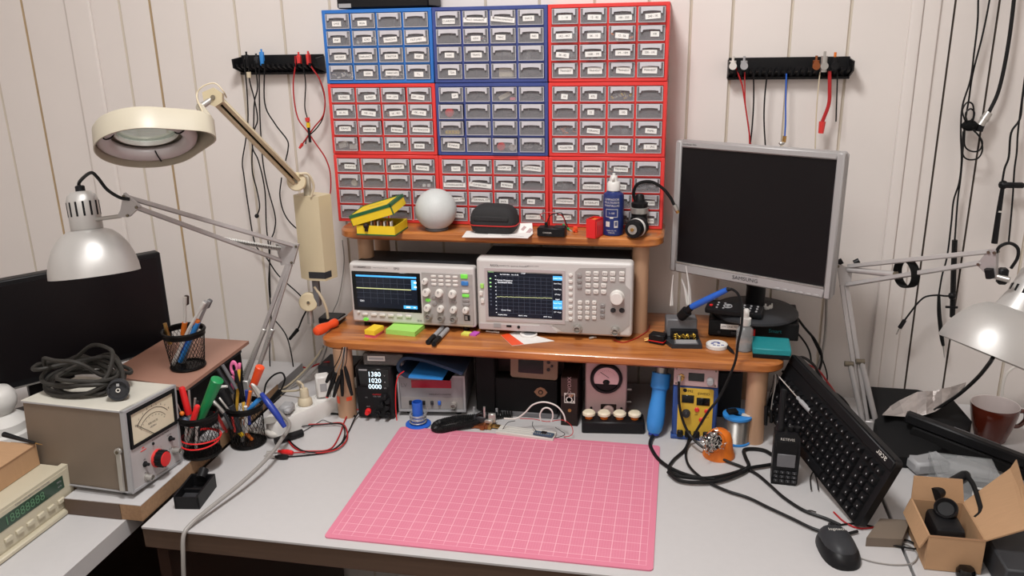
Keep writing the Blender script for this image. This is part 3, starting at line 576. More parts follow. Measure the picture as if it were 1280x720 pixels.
for cx in (683, 733, 783, 833):
    for cy in (180, 210, 238):
        button(T, sx(cx), sz(780, cy+14), .0125, .0062, 'button_white' if (cx+cy) % 4 else 'bezel_lilac', .003)
for cx, cy, m in ((895, 188, 'button_green'), (898, 238, 'button_blue'), (901, 297, 'button_white'), (901, 327, 'button_green'), (901, 360, 'button_grey'), (902, 390, 'button_grey')): button(T, sx(cx), sz(900, cy+2), .017, .0105 if cy < 250 else .0072, m)
for cx, cy, m in ((636, 366, 'button_green'), (680, 344, 'button_grey'), (682, 391, 'button_grey'), (726, 370, 'button_grey'), (819, 374, 'button_grey')): button(T, sx(cx), sz(cx, cy), .0125, .0085, m, rnd=1)
for cx, cy, r_ in ((625, 225, 20), (630, 305, 28), (720, 310, 27), (812, 315, 27), (633, 420, 24), (725, 425, 23), (815, 430, 23), (900, 430, 21)): knob(T, sx(cx), sz(cx, cy), r_/2836*.95)
for cx, cy in ((640, 480), (726, 492), (813, 496)): bnc(T, sx(cx), sz(cx, cy), .0068)
b = MB('ink'); b.box((sx(906), -.0016, sz(900, 492)), (.014, .0008, .014)); b.box((sx(900), -.0022, sz(900, 492)), (.006, .0008, .010), 'light_grey'); b.build('usb_port', T)
b = MB('ink'); b.ftext('SDS', sx(568), .0115, .007, m='ink'); b.build('model_mark', T)
feet(T, w, d, .0125)

T = thing('spectrum_analyzer', 'wide white spectrum analyzer with a grid screen and number keypad', 'spectrum analyzer', (.0456, .1175, SH+.009), R(-.2))
w, h, d = .3616, .178, .10
def sx(c): return (c-569)/3037
def sz(cx, cy): return h-(cy-70-(cx-20)*.034)/2790
b = MB('instrument_white'); b.span((-w/2, 0, 0), (w/2, .04, h), bev=.009, seg=3); b.span((-w/2+.006, .035, .005), (w/2-.006, d+.04, h-.005), 'dark_grey', bev=.006); b.build('body', T)
b = MB('bezel_lilac'); rframe(b, sx(82), sx(652), sz(360, 505), sz(360, 146), .0065, -.002, .003, 'bezel_lilac'); b.span((sx(30), -.0012, .004), (sx(480), .002, sz(240, 522)), 'bezel_lilac', bev=.0006)
b.prism([(sx(480), .004), (sx(600), .004), (sx(540), sz(540, 520)), (sx(470), sz(470, 520))], 0, .0014, 'bezel_lilac', FR); b.build('bezel', T)
b = MB('panel_grey'); b.prism([(sx(720), sz(720, 330)), (sx(720), sz(720, 165)), (sx(750), sz(750, 138)), (sx(1066), sz(1066, 138)), (sx(1066), sz(1066, 250)), (sx(1100), sz(1066, 280)), (sx(1100), .03), (sx(1040), .012), (sx(960), .006), (sx(640), .006), (sx(560), .022), (sx(640), .034), (sx(720), .034)], 0, .0008, 'panel_grey', FR)
b.build('control_panel', T)
b = MB('screen_black'); b.span((sx(104), -.0016, sz(370, 476)), (sx(636), .003, sz(370, 172))); sc = b.build('screen', T)
b = MB('screen_navy'); x0, x1, z0, z1 = sx(166), sx(562), sz(370, 446), sz(370, 196); b.span((sx(106), -.002, sz(370, 474)), (sx(634), -.0015, sz(370, 174)))
y_ = -.0024
for k in range(11): X_ = x0+(x1-x0)*k/10; b.span((X_-.0002, y_, z0), (X_+.0002, -.0018, z1), 'lcd_line')
for k in range(11): Z_ = z0+(z1-z0)*k/10; b.span((x0, y_, Z_-.0002), (x1, -.0018, Z_+.0002), 'lcd_line')
for k in range(11): b.box((x0-.0015, y_, z0+(z1-z0)*k/10), (.0025, .0006, .001), 'lcd_white')
b.ftext('Center Frequency', x0+.020, z1-.010, .005, y=y_-.0003, m='lcd_white'); b.ftext('750.000000 MHz', x0+.020, z1-.0155, .005, y=y_-.0003, m='lcd_white')
b.ftext('RIGOL', sx(130), z1+.009, .0045, y=y_, m='trace_green'); b.ftext('Ref 0.00 dBm   Att 10 dB', sx(260), z1+.004, .0042, y=y_, m='lcd_white'); b.ftext('STOP', sx(360), z1+.008, .0042, y=y_, m='lcd_white')
b.ftext('Center Freq', sx(230), z0+.007, .0045, y=y_-.0003, m='lcd_white'); b.ftext('750.000 MHz', sx(205), z0-.005, .004, y=y_, m='lcd_white'); b.ftext('RBW 1 MHz', sx(352), z0-.005, .004, y=y_, m='lcd_white'); b.ftext('SWT 10 ms', sx(530), z0-.005, .004, y=y_, m='lcd_white')
for k, zz in enumerate((205, 232, 258, 280, 310, 334, 358, 382)): b.box((sx(124), y_, sz(124, zz+2)), (.004, .0006, .003), 'trace_green' if k < 3 else 'lcd_line')
for zz, mm in ((205, 'lcd_blue'), (368, 'lcd_blue'), (398, 'lcd_blue')): b.span((sx(568), y_, sz(600, zz+14)), (sx(632), -.0018, sz(600, zz-14)), mm)
for zz, tx in ((205, 'Center Freq'), (240, 'Start Freq'), (278, 'Stop Freq'), (312, 'CF Step'), (345, 'Signal'), (372, 'Auto Tune'), (402, 'Peak > CF'), (432, 'CF > Step')): b.ftext(tx, sx(600), sz(600, zz), .0042, y=y_-.0003, m='lcd_white')
b.span((sx(566), y_, sz(370, 474)), (sx(567), -.0018, sz(370, 174)), 'lcd_line'); b.build('display', sc)
b = MB('trace_yellow'); rs = random.Random(4); pts = []
for k in range(90): pts.append((x0+(x1-x0)*k/89, -.0028, z0+(z1-z0)*(.44+.02*k/89+rs.uniform(-.006, .006))))
b.tube(pts, .00045, 4, sm=False); b.build('trace', sc)
b = MB('ink'); b.ftext('RIGOL', sx(155), sz(155, 122), .0072); b.ftext('DSA815-TG  Spectrum Analyzer', sx(285), sz(285, 126), .0048, m='ink_grey'); b.ftext('LXI', sx(388), sz(388, 127), .006); b.ftext('9kHz-1.5GHz', sx(436), sz(436, 127), .0038, m='ink_grey'); b.ftext('Spectrum Analyzer', sx(575), .020, .004, m='ink_grey'); b.ftext('GEN OUTPUT 50', sx(740), .0075, .0038); b.ftext('RF INPUT 50', sx(1005), .0065, .0038); b.build('front_lettering', T)
for k in range(8): button(T, sx(691), sz(691, 184+k*42), .0095, .0072, 'button_white', rnd=(1 if k in (0, 7) else 0))
for cy in (186, 224, 262): button(T, sx(752), sz(752, cy), .0105, .0085, 'button_grey')
for cx, cy, t in ((812, 170, 'FREQ'), (866, 170, 'SPAN'), (926, 170, 'BW'), (979, 170, 'Sweep'), (1041, 170, 'Meas'), (812, 207, 'AMPT'), (866, 207, 'Aux'), (926, 207, 'Trace'), (979, 207, 'TG'), (1041, 207, 'Demod'), (812, 248, 'Mark'), (866, 248, 'Func'), (919, 248, 'Peak'), (812, 290, 'Sys'), (866, 290, 'File'), (919, 290, 'Print')): button(T, sx(cx), sz(cx, cy+3), .0118, .0100, 'button_white', txt=t)
for i_, cx in enumerate((757, 808, 856)):
    for j_, cy in enumerate((362, 397, 430, 463)): button(T, sx(cx), sz(cx, cy+3), .0095, .0092, 'button_white', txt=['789', '456', '123', '0.-'][j_][i_])
for cy in (386, 420, 455): button(T, sx(913), sz(913, cy), .0105, .0085, 'button_grey', txt='Esc')
knob(T, sx(1012), sz(1012, 326), .0150, dep=.02, mark=False); 
for cx in (986, 1046): button(T, sx(cx), sz(cx, 416), .0125, .011, 'dark_grey', rnd=1)
for cx, cy in ((740, 540), (1003, 552)): bnc(T, sx(cx), sz(cx, cy), .0082)
for cx, cy, m in ((62, 258, 'lime'), (53, 308, 'button_white'), (62, 360, 'button_white')): button(T, sx(cx), sz(cx, cy), .0085, .0115, m)
b = MB('panel_grey'); b.box((sx(165), -.0016, sz(165, 530)), (.018, .0012, .010), 'light_grey'); b.box((sx(250), -.0016, sz(250, 533)), (.012, .0012, .005), 'ink'); b.cyl((sx(320), -.0005, sz(320, 538)), (sx(320), -.003, sz(320, 538)), .0035, n=12, m='ink'); b.build('port_panel', T)
feet(T, w, d, .0095)

# notes, markers, cards along the front edge of the lower shelf
def pad(px, py, w, d, h, m, rot, label, name='sticky_notes', z=SH, grp=None):
    q = at(px, py, 'z', z); b = MB(m); b.M = tr(q.x, q.y, z) @ rz(R(rot)); n = max(2, int(h/.0028))
    for k in range(n): b.box(((k % 2)*.0004, 0, h*(k+.5)/n), (w, d, h/n*.96))
    return b.build(name, label=label, cat='sticky notes', group=grp)
pad(468, 418, .028, .044, .0075, 'pink_note', -8, 'pink page marker pad under the yellow one on the shelf edge')
pad(468, 415, .027, .042, .011, 'yellow_note', -12, 'yellow page marker pad stacked on a pink pad', z=SH+.0078)
pad(507, 414, .076, .058, .012, 'lime', -7, 'lime green sticky note block on the shelf edge')
pad(583, 418, .020, .018, .0045, 'lemon_note', -12, 'small lemon yellow flag pad in front of the oscilloscope')
pad(593.5, 418, .016, .022, .0040, 'magenta_note', -14, 'small magenta flag pad beside the lemon yellow one')
for (a, c, lab) in (((535, 428), (552, 411), 'black marker pen with grey cap, left of two on the shelf'), ((542, 430), (559, 412), 'black marker pen with grey cap, right of two on the shelf')):
    A = at(*a, 'z', SH+.006); B = at(*c, 'z', SH+.006); v_ = (B-A).normalized(); L_ = .07; B = A+v_*L_
    T = thing('marker_pen', lab, 'marker', (A.x, A.y, SH)); b = MB('black_plastic'); b.cyl(A, A+v_*L_*.55, .0062, .0066, 14); b.build('cap', T, world=True)
    b = MB('light_grey'); b.cyl(A+v_*L_*.55, A+v_*L_*1.4, .0058, n=14); b.build('barrel', T, world=True)
q = at(616, 415.5, 'z', SH); b = MB('paper'); b.M = tr(q.x, q.y, SH) @ rz(R(-6)); b.box((0, 0, .002), (.034, .006, .003), bev=.0008); b.build('chalk_stick', label='short white stick lying before the spectrum analyzer', cat='stick')
# orange and white card with a round sticker
P4 = Z([(626, 419), (648, 414), (693, 426), (640, 432)], SH+.0012)
b = MB('paper'); b.prism([(v.x, v.y) for v in P4], SH+.0004, SH+.0013); 
Pm = [P4[0], P4[0].lerp(P4[1], .45), P4[3].lerp(P4[2], .28), P4[3]]; b.prism([(v.x, v.y) for v in Pm], SH+.0013, SH+.0016, 'orange'); b.prism([(v.x, v.y) for v in [P4[1].lerp(P4[0], .3), P4[1], P4[2].lerp(P4[1], .2), P4[3].lerp(P4[2], .5)]], SH+.0016, SH+.0017, 'paper')
b.build('blister_card', label='white and orange card lying askew on the shelf edge', cat='card')
q = at(661, 418, 'z', SH+.003); b = MB('white_plastic'); b.lathe([(.020, 0), (.0205, .001), (.0205, .004), (.0185, .0055), (.0165, .003), (.0, .003)], 28, 'paper', M=tr(q.x, q.y, SH+.0018) @ rz(.2)); b.lathe([(.013, .003), (.013, .0042), (0, .0043)], 24, 'light_grey', M=tr(q.x+.002, q.y, SH+.0018)); b.build('button_cell_pack', label='round clear blister lying on the orange and white card', cat='blister')
q = at(740, 424, 'z', SH); b = MB('steel'); b.M = tr(q.x, q.y, SH); b.cyl((-.006, -.003, .003), (.004, .003, .004), .0028, n=10); b.cyl((.004, .003, .004), (.010, .004, .004), .0012, n=8); b.build('plug_adapter', label='tiny metal plug lying in front of the spectrum analyzer', cat='plug')
cable('loose_wire', 'thin pinkish wire lying right of the spectrum analyzer', 'wire', Z([(767, 425), (778, 428), (790, 425), (802, 419), (811, 412), (812, 406)], SH+.0015), .0011, 'cable_red')
# orange screwdriver hanging over the left end
A = at(394, 415, 'z', SH+.013); B = at(421, 402, 'z', SH+.013); E_ = at(441, 389, 'z', SH+.012)
T = thing('screwdriver', 'orange-handled screwdriver lying on the left end of the shelf', 'screwdriver', (A.x, A.y, SH))
b = MB('orange'); v_ = (B-A); b.lathe([(.004, 0), (.010, .003), (.0128, .012), (.0125, .03), (.0085, v_.length*.66), (.0105, v_.length*.8), (.0105, v_.length*.93), (.006, v_.length)], 12, M=frame(A, v_)); b.build('handle', T, world=True)
b = MB('steel'); b.cyl(B, B+(E_-B).normalized()*.05, .0024, n=10); b.build('shaft', T, world=True)

# ---------------------------------------------------------------- monitor corner
T = thing('radio_unit', 'flat black unit with a white label carrying the monitor stand', 'unit', (.497, .168, SH), R(-4))
b = MB('black_plastic'); b.span((-.099, 0, .004), (.099, .15, .043), bev=.002); b.span((-.095, -.0008, .008), (.095, .002, .038), 'black_matte'); b.build('body', T)
b = MB('paper'); b.box((-.052, -.0012, .028), (.040, .0008, .012)); b.ftext('JON LINK MC', -.052, .028, .006, y=-.0019); b.build('sticker', T)
for x in (-.075, -.045, -.015, -.060+.02): 
    b = MB('dark_grey'); b.cyl((x, .001, .014), (x, -.004, .014), .0032, n=12); b.build('socket', T)
b = MB('red_bright'); b.box((.0, -.004, .020), (.010, .010, .016), bev=.001); b.build('switch', T)
b = MB('teal'); b.ftext('Smart', .048, .025, .012, y=-.0012, m='teal'); b.build('logo', T)
for x in (-.08, .08):
    b = MB('black_plastic'); b.cyl((x, .02, 0), (x, .02, .0045), .008, n=12); b.cyl((x, .13, 0), (x, .13, .0045), .008, n=12); b.build('foot', T)
UZ = SH+.0435
bq = at(945, 389, 'z', UZ+.015)
bq = at(944, 385, 'z', UZ+.015)
T = thing('monitor', 'silver square computer monitor with a dark blank screen', 'monitor', (bq.x, bq.y+.006, UZ))
b = MB('dark_grey'); b.lathe([(.095, 0), (.098, .003), (.097, .008), (.09, .014), (.05, .017), (0, .018)], 40); b.build('base', T)
Mp = tr(.470, .150, 1.087) @ rz(R(-28.5)) @ Mx.Rotation(R(-1.0), 4, 'X'); W_, H_ = .377, .3055
b = MB('black_plastic'); mid = Mp @ V((0, .035, .07)); b.M = Mx.Identity(4)
nb = V((bq.x, bq.y+.01, UZ+.016)); b.tube([nb, nb+V((0, .0, .05)), V((mid.x, mid.y+.02, 1.12)), mid+V((0, .01, .05))], .022, 12, sm=False); b.build('neck', T, world=True)
b = MB('silver_plastic'); b.M = Mp; b.span((-W_/2, .018, 0), (W_/2, .034, H_), bev=.006); b.span((-W_/2+.03, .034, .02), (W_/2-.03, .06, H_-.02), 'silver_plastic', bev=.012); b.build('back_shell', T, world=True)
b = MB('silver_plastic'); b.M = Mp; fb = .0155; bb_ = .0235
b.span((-W_/2, 0, 0), (-W_/2+fb, .02, H_), bev=.003); b.span((W_/2-fb, 0, 0), (W_/2, .02, H_), bev=.003); b.span((-W_/2+fb*.9, 0.0002, H_-fb), (W_/2-fb*.9, .02, H_), bev=.003); b.span((-W_/2+fb*.9, .0002, 0), (W_/2-fb*.9, .02, bb_), bev=.003)
b.ftext('SAMSUNG', 0, .012, .0115, y=-.0005, m='dark_grey', sx=1.15); b.ftext('SyncMaster 720n', -W_/2+.036, H_-.0075, .005, y=-.0005, m='dark_grey'); bz = b.build('bezel', T, world=True)
for k in range(6):
    b = MB('silver_plastic'); b.M = Mp; b.box((.075+k*.017, -.0004, .005), (.012, .0016, .004), bev=.0006); b.build('button', bz, world=True)
b = MB('chrome'); b.M = Mp; b.span((-W_/2+fb, -.0006, bb_-.0016), (W_/2-fb, .004, bb_+.0022)); b.build('trim_strip', bz, world=True)
b = MB('screen_off'); b.M = Mp; b.span((-W_/2+fb-.002, .006, bb_-.002), (W_/2-fb+.002, .018, H_-fb+.002)); b.build('screen', T, world=True)
# remote on the monitor base
A = at(882, 381, 'z', UZ+.034); B = at(953, 391, 'z', UZ+.030); v_ = (B-A); an = math.atan2(v_.y, v_.x)
T = thing('remote_control', 'black remote control lying on the round foot of the monitor', 'remote control', tuple(A.lerp(B, .5)-V((0, 0, .012))), M=tr(A.lerp(B, .5)-V((0, 0, .0125))) @ rz(an) @ Mx.Rotation(R(8), 4, 'X') )
b = MB('black_plastic'); L_ = v_.length; b.box((0, .012, .006), (L_, .045, .014), bev=.004, seg=2); b.build('body', T)
for x, y, r_, m in [(-L_/2+.012, .006, .004, 'red_bright')]+[(-L_/2+.012+k*.0145, yy, .0026, 'light_grey') for k in range(1, 8) for yy in (-.003, .010, .022) if k not in (3, 4)]:
    b = MB(m); b.lathe([(r_, 0), (r_, .0018), (r_*.6, .0024)], 12, M=tr(x, y, .0128)); b.build('button', T)
b = MB('light_grey'); b.ring((-.014, .010, .0132), .0085, .0016, n=22, k=6); b.lathe([(.004, 0), (.004, .002), (0, .0022)], 12, M=tr(-.014, .010, .0128)); b.build('navigation_ring', T)
for px, py, lab in ((957, 387, 'white cable clip on the monitor foot, left of the pair'), (963, 386, 'white cable clip on the monitor foot, right of the pair')):
    q = at(px, py, 'z', UZ+.016); b = MB('white_plastic'); b.M = tr(q.x, q.y, UZ+.0165) @ rz(R(30 if px < 960 else -20)); b.box((0, 0, .004), (.008, .012, .007), bev=.001); b.box((0, -.008, .005), (.004, .008, .004), bev=.0006); b.box((.002, .004, .009), (.003, .004, .006), bev=.0006); b.build('cable_clip', label=lab, cat='clip')
# soldering iron stand and iron
q = at(857, 436, 'z', SH); T = thing('iron_stand', 'grey soldering iron stand with a tray of brass curls', 'iron stand', (q.x+.0, q.y, SH), R(6))
b = MB('dark_grey'); b.prism([(-.030, 0), (.036, 0), (.036, .012), (.034, .085), (-.042, .085), (-.046, .04)], 0, .010); b.span((-.040, .050, .009), (.030, .088, .052), 'mid_grey', bev=.003); b.build('base', T)
b = MB('black_plastic'); rframe(b, -.026, .028, 0, .026, .002, 0, 0, 'black_plastic') if 0 else None; b.span((-.030, .032, .009), (.030, .05, .030)); b.span((-.026, .0305, .013), (.026, .033, .029), 'black_matte'); b.build('curl_box', T)
b = MB('brass_wool'); rs = random.Random(2)
for k in range(46):
    c = V((rs.uniform(-.023, .023), rs.uniform(.027, .033), rs.uniform(.014, .023))); a = rs.uniform(0, 6.28); pts = [c+V((math.cos(a+t)*.003, .001*t-.002, math.sin(a+t)*.003)) for t in (0, 1.2, 2.4, 3.6)]; b.tube(pts, .0006, 4, k=2)
b.build('brass_curls', T, plabel='golden brass curls', kind='stuff')
b = MB('mid_grey'); b.box((.002, .0145, .0095), (.052, .024, .004), bev=.001); b.box((.002, .0145, .012), (.046, .019, .002), 'light_grey', bev=.0005); b.build('sponge_tray', T)
A = at(851, 396, 'y', q.y+.050); B = at(864, 384, 'y', q.y+.035); D_ = at(909, 362, 'y', q.y+.005); D2 = at(915, 361.5, 'y', q.y)
v_ = (B-A).normalized(); T2 = thing('soldering_iron', 'blue-handled soldering iron resting in the grey stand', 'soldering iron', tuple(A))
b = MB('black_plastic'); b.cyl(A, A+(B-A)*.6, .011, .0125, 18); b.cyl(A+(B-A)*.6, B, .0085, .0075, 16); b.build('collar', T2, world=True)
b = MB('blue'); u_ = (D_-B); b.lathe([(.0062, 0), (.0075, .008), (.0072, u_.length*.5), (.0062, u_.length*.9), (.0055, u_.length)], 16, M=frame(B, u_)); b.build('grip', T2, world=True)
b = MB('black_plastic'); b.cyl(D_, D2, .005, .0028, 12); b.build('strain_relief', T2, world=True)
y0 = q.y
pc = [D2]+[at(x, y, 'y', yy) for x, y, yy in ((922, 367, y0-.008), (927.5, 382, .03), (927, 407, .014), (922.5, 429, .010), (918, 455, .008), (900, 495, .0), (885, 515, -.008))]+[at(x, y, 'z', z) for x, y, z in ((868, 543, .775), (858, 560, .757), (860, 580, .7555), (878, 598, .7555), (905, 612, .7555), (935, 622, .7555), (960, 634, .7555), (990, 648, .7555), (1020, 662, .7555), (1050, 668, .7555), (1072, 664, .7555))]
b = MB('cable_black'); b.tube(pc, .0028, 8); b.build('cord', T2, world=True)
yb = q.y+.07
for pts, lab in ((((838.5, 382), (839.5, 366), (841.5, 344)), 'white tweezers standing leftmost behind the iron stand'), (((861, 381), (861, 360), (857.5, 333)), 'tall white tweezers standing behind the soldering iron collar'), (((859, 381), (856, 362), (852, 349)), 'short white tweezers leaning beside the tall pair')):
    b = MB('white_plastic'); P3 = Y(pts, yb); b.tube(P3, lambda t: .0026-.0016*t, 6, k=4); P3b = [v+V((.004*(1-i/2), .002, 0)) for i, v in enumerate(P3)]; b.tube(P3b, lambda t: .002-.0012*t, 6, k=4); b.build('tweezers', label=lab, cat='tweezers')
# small adapter with a red band
q = at(822, 431, 'z', SH); T = thing('battery_pack', 'small black block with a red band beside the iron stand', 'battery pack', (q.x, q.y+.012, SH), R(-20))
b = MB('black_plastic'); b.box((0, 0, .012), (.036, .026, .022), bev=.002); b.build('body', T)
b = MB('red_bright'); b.box((0, 0, .008), (.0372, .0272, .002)); b.build('band', T)
b = MB('brass'); b.cyl((-.018, -.004, .009), (-.030, -.007, .007), .002, n=8); b.cyl((-.018, -.009, .007), (-.027, -.012, .005), .002, n=8); b.build('terminal', T)
q = at(896, 432, 'z', SH+.004); T = thing('paste_tin', 'round white tin with a blue patterned lid on the shelf edge', 'tin', (q.x, q.y, SH))
b = MB('white_plastic'); b.lathe([(.0225, 0), (.0238, .001), (.0238, .0085), (.0225, .0095), (.0205, .0085), (0, .0085)], 30); b.build('lid', T)
b = MB('paper'); b.lathe([(.020, .0086), (.020, .0092), (0, .0093)], 28)
rs = random.Random(3)
for k in range(9): a = k*.7; r_ = .004+.0014*k; b.box((r_*math.cos(a), r_*math.sin(a), .0096), (.006, .0035, .0004), 'blue_deep', M=rz(0))
b.build('lid_print', T)
A, B = at(904, 428, 'z', SH+.004), at(918, 442, 'z', SH+.004); b = MB('black_plastic'); b.cyl(A, A.lerp(B, .8), .0038, n=10); b.cyl(A.lerp(B, .8), B, .0035, .001, 10); b.build('pen', label='short black pen lying between the tin and the clear bottle', cat='pen')
q = at(930, 440, 'z', SH); T = thing('spray_bottle', 'small clear spray bottle standing left of the teal box', 'bottle', (q.x, q.y+.010, SH))
b = MB('clear_plastic'); b.open_lathe([(.016, .001), (.0185, .004), (.0185, .046), (.017, .052), (.010, .058), (.0095, .062)], 24); b.lathe([(.0165, .001), (.0165, .002), (0, .0022)], 20); b.build('bottle', T)
b = MB('clear_plastic'); b.lathe([(.0165, .003), (.0165, .014), (0, .0141)], 20); b.build('liquid', T)
b = MB('white_plastic'); b.lathe([(.0105, .060), (.0115, .062), (.0115, .076), (.008, .078)], 18); b.lathe([(.0066, .078), (.0066, .094), (.0045, .097), (0, .0972)], 16); b.cyl((0, -.006, .090), (0, -.011, .090), .0022, n=8); b.build('pump', T)
q = at(964, 449, 'z', SH); T = thing('storage_tin', 'teal square box with a black base on the shelf corner', 'box', (q.x, q.y, SH), R(-3))
b = MB('black_plastic'); b.span((-.0385, 0, 0), (.0385, .075, .010), bev=.001); b.build('base', T)
b = MB('teal'); b.span((-.040, -.001, .009), (.040, .076, .023), bev=.002); b.build('lid', T)
# ---------------------------------------------------------------- under the shelf, on the desk
T = thing('power_supply', 'black bench power supply showing three rows of white digits', 'power supply', (-.372, .032, DESK), R(4.4))
w, h, d = .089, .135, .14
def sx(c): return (c-557)/3203
def sz(cy): return h-(cy-228)/3400
b = MB('black_plastic'); b.span((-w/2, 0, .004), (w/2, d, h), bev=.006, seg=2); b.build('body', T)
b = MB('black_gloss'); b.span((-w/2+.005, -.001, sz(400)), (w/2-.007, .004, sz(240)), bev=.0008); sc = b.build('screen', T)
b = MB('led_digit')
for t, cy, u in (('1380', 287, 'V'), ('1020', 342, 'A'), ('0000', 395, 'W')): b.ftext(t, sx(566), sz(cy), .017, y=-.0014, m='led_digit', sx=.95); b.ftext(u, sx(645), sz(cy+10), .006, y=-.0014, m='light_grey')
b.build('digits', sc)
b = MB('dark_grey'); b.box((sx(480), -.0012, sz(250)), (.020, .0006, .0035), 'light_grey'); b.ftext('OUTPUT', sx(575), sz(465), .0055, y=-.0005, m='red_bright'); b.ftext('ON / OFF', sx(575), sz(482), .0045, y=-.0005, m='light_grey'); b.ftext('CC', sx(492), sz(492), .004, y=-.0005, m='light_grey'); b.ftext('GND', sx(500), sz(572), .004, y=-.0005, m='light_grey'); b.build('front_lettering', T)
for cx, cy in ((640, 475), (662, 512), (612, 545), (655, 565)): knob(T, sx(cx), sz(cy), .006, 'black_plastic', .012, mark=False)
for cx, cy, m in ((575, 625, 'black_plastic'), (652, 632, 'black_plastic'), (500, 610, 'red_bright')):
    b = MB(m); b.lathe([(.007, 0), (.007, .006), (.005, .007), (.005, .016), (0, .0161)], 16, M=tr(sx(cx), 0, sz(cy)) @ Mx.Rotation(PI/2, 4, 'X')); b.build('terminal', T)
for x in (-.03, .03):
    b = MB('black_plastic'); b.cyl((x, .02, 0), (x, .02, .005), .006, n=10); b.cyl((x, .18, 0), (x, .18, .005), .006, n=10); b.build('foot', T)
T = thing('clear_case', 'smoky clear plastic case lying on top of the black power supply', 'case', (-.352, .045, DESK+h+.0005), R(5))
b = MB('smoke_plastic'); b.span((-.046, 0, 0), (.05, .12, .03), bev=.002); b.build('box', T)
b = MB('mid_grey'); b.span((-.04, .006, .003), (.044, .11, .012)); b.build('contents_tray', T)
b = MB('offwhite'); b.box((-.014, -.0006, .018), (.042, .0012, .012)); b.box((-.014, -.0014, .018), (.036, .0008, .005), 'light_grey'); b.build('label_plate', T)

T = thing('frequency_counter', 'grey bench counter with a dark red display under the blue pad', 'counter', (-.3226+.0799, .0611+.0098, DESK), R(7))
w, h, d = .161, .092, .19; z0 = .014
b = MB('instrument_grey'); b.span((-w/2, 0.004, z0), (w/2, d, h+z0), bev=.004); b.build('body', T)
b = MB('light_grey'); rframe(b, -w/2-.001, w/2+.001, z0-.001, h+z0+.001, .0045, -.004, .008, 'light_grey'); b.build('front_frame', T)
b = MB('meter_rose'); b.span((-w/2+.004, .0, z0+.004), (w/2-.004, .005, z0+h-.004), 'instrument_grey'); b.span((-w/2+.006, -.0006, z0+.005), (w/2-.006, .002, z0+.036), 'button_grey'); b.build('front_panel', T)
b = MB('red_display'); b.span((-.048, -.001, z0+.060), (.048, .003, z0+.080)); b.build('display', T)
for x, r_ in ((-.052, .003), (-.036, .003), (-.020, .003), (.0, .0045), (.018, .005)): button(T, x, z0+.022, .007, .010, 'ink' if r_ < .004 else 'blue' if r_ > .0048 else 'dark_grey', .006)
bnc(T, .052, z0+.018, .006); b = MB('ink'); b.ftext('FREQUENCY COUNTER', .02, z0+.043, .005, m='ink'); b.ftext('LV', -.066, z0+.066, .014, y=-.0004, m='ink_grey'); b.build('front_lettering', T)
for x in (-.06, .06):
    b = MB('black_plastic'); b.cyl((x, .02, 0), (x, .02, z0+.001), .008, n=12); b.cyl((x, .16, 0), (x, .16, z0+.001), .008, n=12); b.build('foot', T)
# folded blue pad on the counter
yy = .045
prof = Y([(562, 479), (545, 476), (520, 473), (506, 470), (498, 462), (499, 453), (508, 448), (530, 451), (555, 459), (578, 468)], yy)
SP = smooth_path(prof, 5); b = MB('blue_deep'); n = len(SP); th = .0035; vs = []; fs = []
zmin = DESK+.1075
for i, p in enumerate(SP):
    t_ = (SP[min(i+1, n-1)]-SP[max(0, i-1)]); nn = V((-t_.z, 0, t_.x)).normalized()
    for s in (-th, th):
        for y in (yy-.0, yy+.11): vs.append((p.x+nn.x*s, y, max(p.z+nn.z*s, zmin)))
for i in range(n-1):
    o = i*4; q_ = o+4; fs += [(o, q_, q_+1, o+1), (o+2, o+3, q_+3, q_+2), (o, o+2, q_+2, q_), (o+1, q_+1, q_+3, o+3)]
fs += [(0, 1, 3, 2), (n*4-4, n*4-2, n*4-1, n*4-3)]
k_ = [i for i, f in enumerate(fs)]; ns = int(n*.30)*4; b.add(vs, fs[:ns]+fs[-2:-1], 'blue_light'); b.add(vs, fs[ns:-2]+fs[-1:], 'pad_blue_shaded'); b.build('foam_pad', label='blue pad folded over the top of the grey counter, its shade painted dark', cat='pad')  # shade on the top and light on the lower flap are painted in
cable('red_wire', 'single red wire hanging down between the power supply and the counter', 'wire', [at(x, y, 'y', .035) for x, y in ((505, 464), (498, 470), (495, 482), (494.5, 500), (495, 515), (497, 533))], .0014, 'red_bright')
# blue spool stand with loose wire
q = at(523, 531, 'z', DESK); T = thing('wire_stand', 'blue round stand with a loop of clear wire around its post', 'stand', (q.x, q.y, DESK))
b = MB('blue'); b.lathe([(.029, 0), (.030, .001), (.030, .004), (.028, .005), (.013, .0055)], 32); b.open_lathe([(.0125, .005), (.0125, .058), (.0120, .060)], 24); b.lathe([(.0105, .052), (0, .0521)], 20, 'blue_deep'); b.build('post', T)
b = MB('clear_plastic')
for k in range(9): b.ring((0, 0, .010+k*.0025), .0185+.0012*math.sin(k*2.1), .0016, 'steel' if k % 3 == 0 else 'clear_plastic', Mx.Rotation(R(4*math.sin(k*1.7)), 4, 'X'), 26, 5)
b.tube([(.019, 0, .028), (.024, .003, .037), (.023, .004, .045)], .0009, 5, 'steel'); b.build('wire_loops', T)
